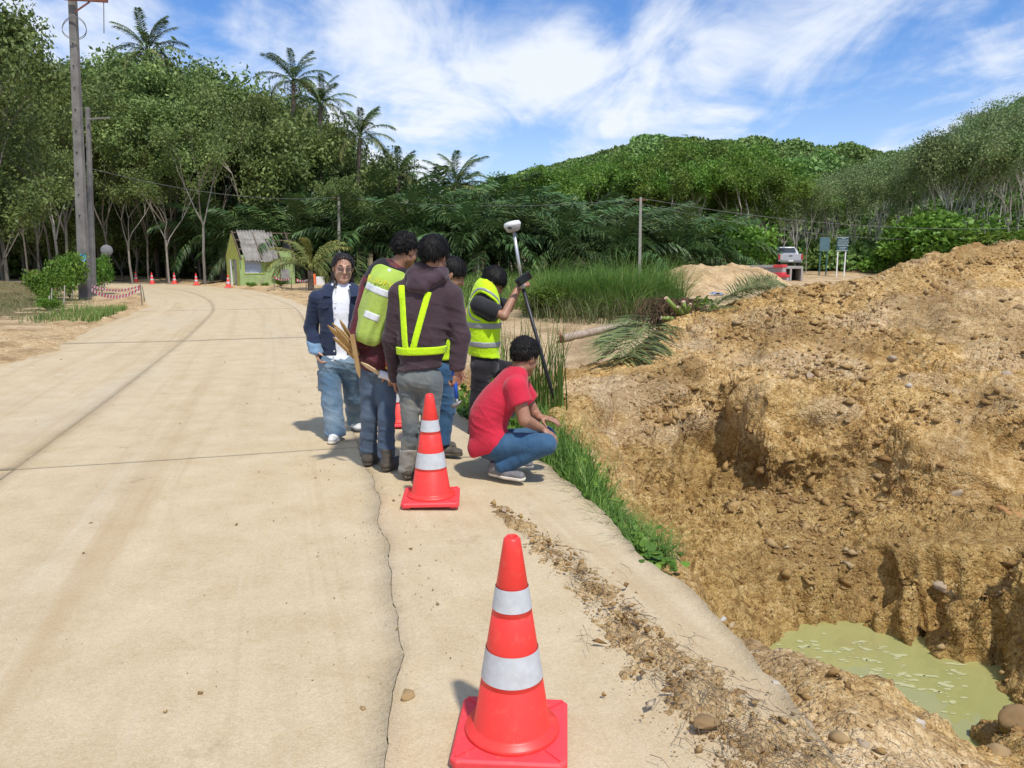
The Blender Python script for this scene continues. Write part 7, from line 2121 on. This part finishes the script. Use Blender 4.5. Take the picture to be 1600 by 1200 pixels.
# ---- felled palm on the spoil
M_PINK = simple('cut_palm_wood', (.55, .37, .26), .8, .15, 30, .3, 80)
M_STUB = simple('green_petiole', (.20, .27, .05), .6, .2, 20)
M_ROOT = bark_material('root_mass', (.055, .035, .02), (.16, .10, .055), 14)
a, b = surf(878, 536), surf(985, 512)
a[2] += .08; b[2] += .10
o = empty('palm_log', a); tag(o, 'slim ringed palm log lying left of the uprooted palm', 'log')
m = MB(); P_ = [a + (b - a) * u for u in np.linspace(0, 1, 14)]
m.tube(P_, [.085 + .008 * (i % 2) for i in range(14)], 12); m.build('trunk', bark_material('ringed_bark', (.26, .19, .14), (.46, .38, .30), 14), o, smooth=True)
m = MB(); rg3 = random.Random(4)
for k in range(46):
    d = Vector((rg3.uniform(-1, -.1), rg3.uniform(-.8, .8), rg3.uniform(-.9, .7))).normalized(); c = Vector(a) + Vector((rg3.uniform(-.03, .05), rg3.uniform(-.06, .06), rg3.uniform(-.06, .06)))
    m.tube([c, c + d * rg3.uniform(.08, .19)], [.011, .004], 4)
m.build('root_end', simple('red_roots', (.20, .06, .03), .9, .3, 30), o)
st = surf(1072, 508); st[2] += .02
o = empty('felled_palm', st); tag(o, 'uprooted palm crown with cut green stalks and spread fronds on the dirt', 'felled palm')
m = MB(); hd_ = nz((-.18, -.93, .30))
cs_ = st + np.array((0, 0.05, .06))
m.tube([cs_ - hd_ * .65, cs_ - hd_ * .2, cs_ + hd_ * .02], [.20, .17, .10], 14); m.build('stump', M_ROOT, o, smooth=True)
m = MB(); m.tube([cs_ + hd_ * .018, cs_ + hd_ * .035], [.095, .09], 18); m.build('cut_face', M_PINK, o)
for k, (px, py, r) in enumerate(((1041, 466, .030), (1033, 497, .030), (1068, 472, .030), (1078, 476, .028), (1105, 492, .026), (1046, 512, .026), (1098, 506, .024), (1060, 480, .026))):
    e = J(px, py, st[1] - .1 + .05 * (k % 3)); m = MB(); c = cs_ - hd_ * .06
    m.tube([c + (e - c) * .12, c + (e - c) * .6, e], [r * 1.5, r * 1.1, r], 8); s_ = m.build('stalk', M_STUB, o, smooth=True)
    m = MB(); m.tube([e, e + nz(e - c) * .012], [r * .92, r * .88], 8); m.build('stalk_cut', M_PINK, s_)
e = J(1070, 470, st[1] + .3); m = MB(); m.tube([e - (0, 0, .15), e + (.0, 0, .05)], [.06, .055], 8); m.build('dark_stub', M_ROOT, o, smooth=True)
# fibrous root mass behind
m = MB()
for k in range(420):
    c = st + np.array((rg3.gauss(-.18, .22), rg3.gauss(.35, .18), rg3.uniform(.0, .32))); d = Vector((rg3.uniform(-1, 1), rg3.uniform(-1, .4), rg3.uniform(-1, .3))).normalized()
    c = Vector(c); l = rg3.uniform(.08, .3); m.tube([c, c + d * l * .5, c + d * l * .7 + Vector((0, 0, -l * .4))], [.009, .007, .003], 4, caps=False)
fib = m.build('fibre_mass', M_ROOT, o); fib['kind'] = 'stuff'
lowp = empty('x') if False else None
def ground_frond(px0, py0, px1, py1, k, roll, mesh, lift=.05):
    p0, p1 = [q if q[1] < 13.2 else J(a_, b_, 12.3) for q, a_, b_ in ((surf(px0, py0), px0, py0), (surf(px1, py1), px1, py1))]; d = p1 - p0; L = np.linalg.norm(d)
    x = Vector(d).normalized(); up = Vector((0, 0, 1)); y = up.cross(x).normalized(); z = x.cross(y)
    f = bpy.data.objects.new('frond', mesh); COL.objects.link(f); f.parent = o
    Mr = Matrix((x, y, z)).transposed().to_4x4() @ Matrix.Rotation(roll, 4, 'X')
    f.matrix_parent_inverse = Matrix.Identity(4)
    f.matrix_basis = Matrix.Translation(Vector(p0) - Vector(o.location) + Vector((0, 0, lift))) @ Mr @ Matrix.Diagonal((L * k, L * k * .95, L * k * .5, 1))
M_FELL = leaf_material('felled_leaflets', (.065, .095, .026), (.21, .25, .085), (.34, .30, .12), trans=.15, rough=.65)
FR_FELL = [frond_mesh('frond', M_FELL, 60 + i, 52, .55, .30, .55, .011, .35) for i in range(2)]
for i, (x0, y0, x1, y1, k, rl) in enumerate(((1050, 510, 935, 572, 1.05, .3), (1045, 515, 960, 580, 1.0, -.2), (1030, 520, 985, 578, 1.0, .1), (1035, 505, 925, 548, 1.0, .5), (1040, 500, 975, 508, 1.1, .2), (1000, 520, 940, 550, 1.1, -.3),
                                          (1095, 495, 1150, 478, 1.2, .2), (1110, 490, 1200, 462, 1.1, -.3), (1120, 485, 1215, 452, 1.05, .4), (1100, 500, 1150, 492, 1.1, .0), (1135, 478, 1210, 448, 1.1, .8), (1150, 470, 1195, 450, 1.2, -.6))):
    ground_frond(x0, y0, x1, y1, k, rl, FR_FELL[i % 2], .10)
# ---- crumpled blue sheet
q = surf(1120, 462)
n = 22; U, V_ = np.meshgrid(np.linspace(-1, 1, n), np.linspace(-1, 1, n)); pz = np.stack([U.ravel(), V_.ravel(), 0 * U.ravel()], -1)
zz = q[2] + .03 + .16 * np.abs(fbm(pz * 1.7 + 2, 3)) * (1 - .6 * np.hypot(U, V_).ravel() / 1.4)
I = np.arange(n * n).reshape(n, n); F = np.stack([I[:-1, :-1], I[:-1, 1:], I[1:, 1:], I[1:, :-1]], -1).reshape(-1, 4)
tag(mesh_np('plastic_sheet', np.column_stack([q[0] + U.ravel() * .26 + .03 * fbm(pz * 3, 2), q[1] + V_.ravel() * .2, zz]), F, simple('blue_sheet', (.13, .20, .32), .4, .35, 20), smooth=True), 'crumpled blue plastic sheet on the dirt beyond the felled palm', 'plastic sheet')

# ---- rocks and clods
def ico(sub=0):
    bm = bmesh.new(); bmesh.ops.create_icosphere(bm, subdivisions=sub + 1, radius=1)
    V = np.array([v.co[:] for v in bm.verts]); F = np.array([[v.index for v in f.verts] for f in bm.faces]); bm.free(); return V, F
def stone_mat(name, c, rough=.9): return simple(name, c, rough, .22, 9, .5, 40, dirt=tuple(q * .6 for q in c), dirt_amt=.6)
MS = {'pale': stone_mat('pale_stone', (.36, .275, .185)), 'white': stone_mat('white_stone', (.47, .41, .33)), 'orange': stone_mat('orange_stone', (.40, .20, .07)), 'tan': stone_mat('tan_clod', (.33, .22, .10)), 'brown': stone_mat('brown_clod', (.24, .15, .065))}
IV, IF = ico(2)
def rock(px, py, r, mat, label, cat='rock', sq=(1, 1, .7), P0=None, seed=None, sink=.25):
    p = (surf(px, py) if P0 is None else np.asarray(P0, float)); sd = len(bpy.data.objects) if seed is None else seed
    d = IV * (1 + .28 * fbm(IV * 1.4 + sd, 2) + .12 * fbm(IV * 5 + sd, 2))[:, None] * np.array(sq) * r
    # flatten some facets
    for k in range(9):
        nrm = nz(rng.normal(size=3)); h = r * rng.uniform(.42, .75); s_ = d @ nrm; d = d - np.maximum(0, s_ - h)[:, None] * nrm * .85
    a = rng.uniform(0, 6.28); c, s_ = math.cos(a), math.sin(a)
    d = d @ np.array([[c, s_, 0], [-s_, c, 0], [0, 0, 1]])
    o = mesh_np('rock' if cat == 'rock' else cat.replace(' ', '_'), d, IF, MS[mat], smooth=False)
    o.location = tuple(p + np.array((0, 0, r * sq[2] * (1 - 2 * sink) * .5)))
    return tag(o, label, cat)
for a in [(1583, 1135, .13, 'brown', 'big brown boulder at the right end of the pit water'), (1572, 812, .13, 'orange', 'orange flat rock high on the right pit wall'), (1420, 606, .05, 'white', 'white angular rock on the rim above the pit'), (1396, 562, .065, 'pale', 'pale flat rock on the spoil slope right of centre'),
          (1265, 590, .06, 'pale', 'small pale rock on the spoil slope centre'), (1570, 590, .09, 'pale', 'pale rock near the right edge of the spoil slope'), (1590, 490, .14, 'brown', 'brown boulder on the mound at the right picture edge'), (1470, 925, .07, 'pale', 'pale rock stuck in the right pit wall above the water'),
          (1425, 1137, .05, 'white', 'small white stone on the lip before the water'), (1490, 785, .08, 'pale', 'pale stone below the smooth cut face'), (1400, 1060, .06, 'brown', 'dark lump poking from the water'),
          (1075, 895, .05, 'pale', 'small pale stone beside the green tuft on the left pit wall'), (1245, 1140, .05, 'pale', 'pale stone on the slope below the shoulder edge'), (1310, 1165, .05, 'tan', 'tan stone at the bottom of the picture on the slope'), (1560, 1185, .07, 'tan', 'tan lump in the bottom right corner'), (1350, 1180, .055, 'pale', 'pale stone low on the near slope right of centre')]:
    if 'water' in a[4] and 'poking' in a[4]: rock(*a, P0=gp(1490, 1035, -1.5) + (0, 0, .0), sq=(1.2, .8, .5))
    else: rock(*a)
rock(990, 530, .22, 'pale', 'pale elongated boulder among the felled fronds', sq=(1.6, .8, .7))
for px, py, r, mt, lab in ((640, 1088, .030, 'tan', 'flattened mud clod on the road left of the nearest cone'), (1101, 1132, .040, 'brown', 'crumbly brown mud ball on the right shoulder'), (910, 888, .032, 'tan', 'tan clod on the debris line beyond the nearest cone'), (788, 797, .024, 'pale', 'small pale stone by the debris line near the second cone'), (567, 1108, .012, 'tan', 'tiny tan clod on the lane left of the flattened clod'),
                           (985, 945, .022, 'pale', 'grey stone in the debris strip on the shoulder'), (1130, 968, .016, 'white', 'white lump on the broken shoulder edge'), (1213, 1068, .016, 'white', 'second white lump lower on the shoulder edge')):
    rock(px, py, r, mt, lab, 'clod' if mt in ('tan', 'brown') else 'rock', P0=gp(px, py, -.05 if px > 1105 else -.012), sq=(1.3, 1, .55))

def scatter(name, pts, rad, mat, label, seed=1, sq=(1, 1, .75)):
    rg = np.random.default_rng(seed); n = len(pts)
    V0 = np.array([(1, 0, 0), (-1, 0, 0), (0, 1, 0), (0, -1, 0), (0, 0, 1), (0, 0, -1)], float); F0 = np.array([(0, 2, 4), (2, 1, 4), (1, 3, 4), (3, 0, 4), (2, 0, 5), (1, 2, 5), (3, 1, 5), (0, 3, 5)])
    V0 = V0[None] + rg.normal(size=(n, 6, 3)) * .32
    jit = 1.1 + .3 * rg.normal(size=(n, 6))
    a = rg.uniform(0, 6.28, n); c, s_ = np.cos(a), np.sin(a)
    st_ = rg.uniform(.6, 1.4, (n, 3)) * np.array(sq)
    V = V0 * np.clip(jit, .35, 1.8)[..., None] * st_[:, None, :] * np.asarray(rad)[:, None, None]
    V = np.stack([V[..., 0] * c[:, None] - V[..., 1] * s_[:, None], V[..., 0] * s_[:, None] + V[..., 1] * c[:, None], V[..., 2]], -1) + np.asarray(pts)[:, None, :]
    F = (F0[None] + (np.arange(n) * 6)[:, None, None]).reshape(-1, 3)
    return stuff(mesh_np(name, V.reshape(-1, 3), F, mat, attrs={'tint': np.repeat(rg.random(n), 6)}), label, 'soil')
def clod_material():
    t = NT('clods'); at = t.attr('tint'); n = t.noise(60, 4, .7)
    c = t.ramp(at, [(.0, (.24, .135, .05)), (.4, (.36, .22, .085)), (.8, (.43, .28, .115)), (.985, (.46, .33, .17)), (1, (.52, .42, .29))])
    c = t.mix(t.maprange(n, .35, .65, .5, 0), c, (.16, .095, .04))
    t.color(c); t.set(Roughness=.95, Specular_IOR_Level=.2); t.bump(n, .6, .01); return t.m
M_CLOD = clod_material()
k = np.where((ex > .35) & (PZ[:, 0] > .4) & (PZ[:, 0] < 9) & (PZ[:, 1] > 2.3) & (PZ[:, 1] < 13) & (PZ[:, 2] > -1.47))[0]
dens = np.clip(.25 + 1.2 * fbm(PZ[k] * 1.1 + 12, 3), .02, 1.5) / np.clip(N[k][:, 2], .3, 1)
cw = np.gradient(GX)[np.arange(len(PZ))[k] % nx] * np.gradient(GY)[np.arange(len(PZ))[k] // nx]
dens = dens * cw; dens /= dens.sum()
ii = rng.choice(k, 36000, p=dens)
radc = np.clip(.0045 * rng.pareto(2.1, len(ii)) + .0045, .004, .045) * (.7 + .05 * PZ[ii][:, 1])
scatter('clods', PZ[ii] + N[ii] * (radc * .25)[:, None] + rng.normal(size=(len(ii), 3)) * .004, radc, M_CLOD, 'loose clods and crumbs of ochre soil over the pit and mound')
# debris line along the shoulder
ln = np.array([gp(*q)[:2] for q in ((775, 785), (840, 835), (900, 885), (960, 945), (1020, 1010), (1090, 1075), (1160, 1130), (1240, 1195), (1300, 1240))])
u = np.linspace(0, 1, len(ln))
def along_line(t): return np.column_stack([np.interp(t, u, ln[:, 0]), np.interp(t, u, ln[:, 1])])
n = 3600; tt = rng.random(n) ** .8; wv = np.interp(tt, [0, .3, .6, 1], [.04, .06, .10, .16])
pts = along_line(tt) + rng.normal(size=(n, 2)) * wv[:, None] * np.array([1, .6])
radd = np.clip(.0017 * rng.pareto(2.0, n) + .0015, .0015, .016)
scatter('road_debris', np.column_stack([pts, -.012 - .02 * (pts[:, 0] > .6) + radd * .3]), radd, M_CLOD, 'crumbs of soil and gravel in the debris line on the shoulder', 5)
n = 1500; S = rng.uniform(s_at_y(2), s_at_y(13), n); T = rng.uniform(-2, 1, n) ** 1; T = np.where(rng.random(n) < .6, crack_t(S) + rng.normal(size=n) * .35, rng.uniform(-2.2, 3.2, n)); T = np.minimum(T, WR(S) - .03)
pts = cl_point(S, T); radd = np.clip(.0018 * rng.pareto(2.5, n) + .0015, .0015, .009)
scatter('road_grit', np.column_stack([pts, -.009 + radd * .3]), radd, M_CLOD, 'scattered grit on the dusty concrete road', 6)
# dirt drift under the debris
U, V_ = np.meshgrid(np.linspace(-.45, 1.15, 200), np.linspace(2.0, 5.0, 330)); gx_, gy_ = U.ravel(), V_.ravel()
lp = along_line(np.linspace(0, 1, 60)); dd = np.full(len(gx_), 9.0); bt_ = np.zeros(len(gx_))
for j in range(60):
    d_ = np.hypot(gx_ - lp[j, 0], gy_ - lp[j, 1]); mk = d_ < dd; dd[mk] = d_[mk]; bt_[mk] = j / 59
pz = np.column_stack([gx_, gy_, 0 * gx_])
wd = np.interp(bt_, [0, .3, .6, 1], [.05, .07, .12, .22])
hgt = (1 - dd / wd) * .016 + .020 * fbm(pz * 9, 3) + .010 * fbm(pz * 30, 3, .6) - .006
sg_, tg_ = st_of(gx_, gy_)
zz = np.minimum(hgt, .03) - .012 - .03 * sstep(.0, 1.5, tg_ - crack_t(sg_)) + .004
zz = np.where((dd > wd * 2.2) | (tg_ > WR(sg_) - .02), -.2, zz)
I = np.arange(200 * 330).reshape(330, 200); F = np.stack([I[:-1, :-1], I[:-1, 1:], I[1:, 1:], I[1:, :-1]], -1).reshape(-1, 4)
F = F[(zz[F] > -.08).all(1)]
stuff(mesh_np('dirt_drift', np.column_stack([gx_, gy_, zz]), F, M_SOIL, smooth=True, attrs={'zone': np.stack([0 * zz + .35, 0 * zz + .15, 0 * zz + .2, 0 * zz], -1)}), 'thin drift of brown soil along the debris line', 'soil')
# dry twigs in it
m = MB(); M_TWIG = simple('dry_twig', (.22, .165, .105), .9, .3, 30)
for k in range(300):
    t_ = rng.random() ** .7; c = along_line(np.array([t_]))[0] + rng.normal(size=2) * np.array((.07, .05)) * (1 + t_)
    dl = along_line(np.array([min(1, t_ + .02)]))[0] - along_line(np.array([max(0, t_ - .02)]))[0]; dl = dl / np.linalg.norm(dl)
    an = rng.normal() * .5; dr = np.array((dl[0] * math.cos(an) - dl[1] * math.sin(an), dl[0] * math.sin(an) + dl[1] * math.cos(an))); l = rng.uniform(.03, .15)
    z0 = .002; b_ = rng.normal(size=2) * .012
    m.tube([(c[0], c[1], z0), (c[0] + dr[0] * l * .5 + b_[0], c[1] + dr[1] * l * .5 + b_[1], z0 + rng.uniform(0, .014)), (c[0] + dr[0] * l, c[1] + dr[1] * l, z0)], [.0014, .0012, .0007], 4, caps=False)
stuff(m.build('twigs', M_TWIG), 'dry twigs and straw in the debris line on the shoulder', 'twigs')
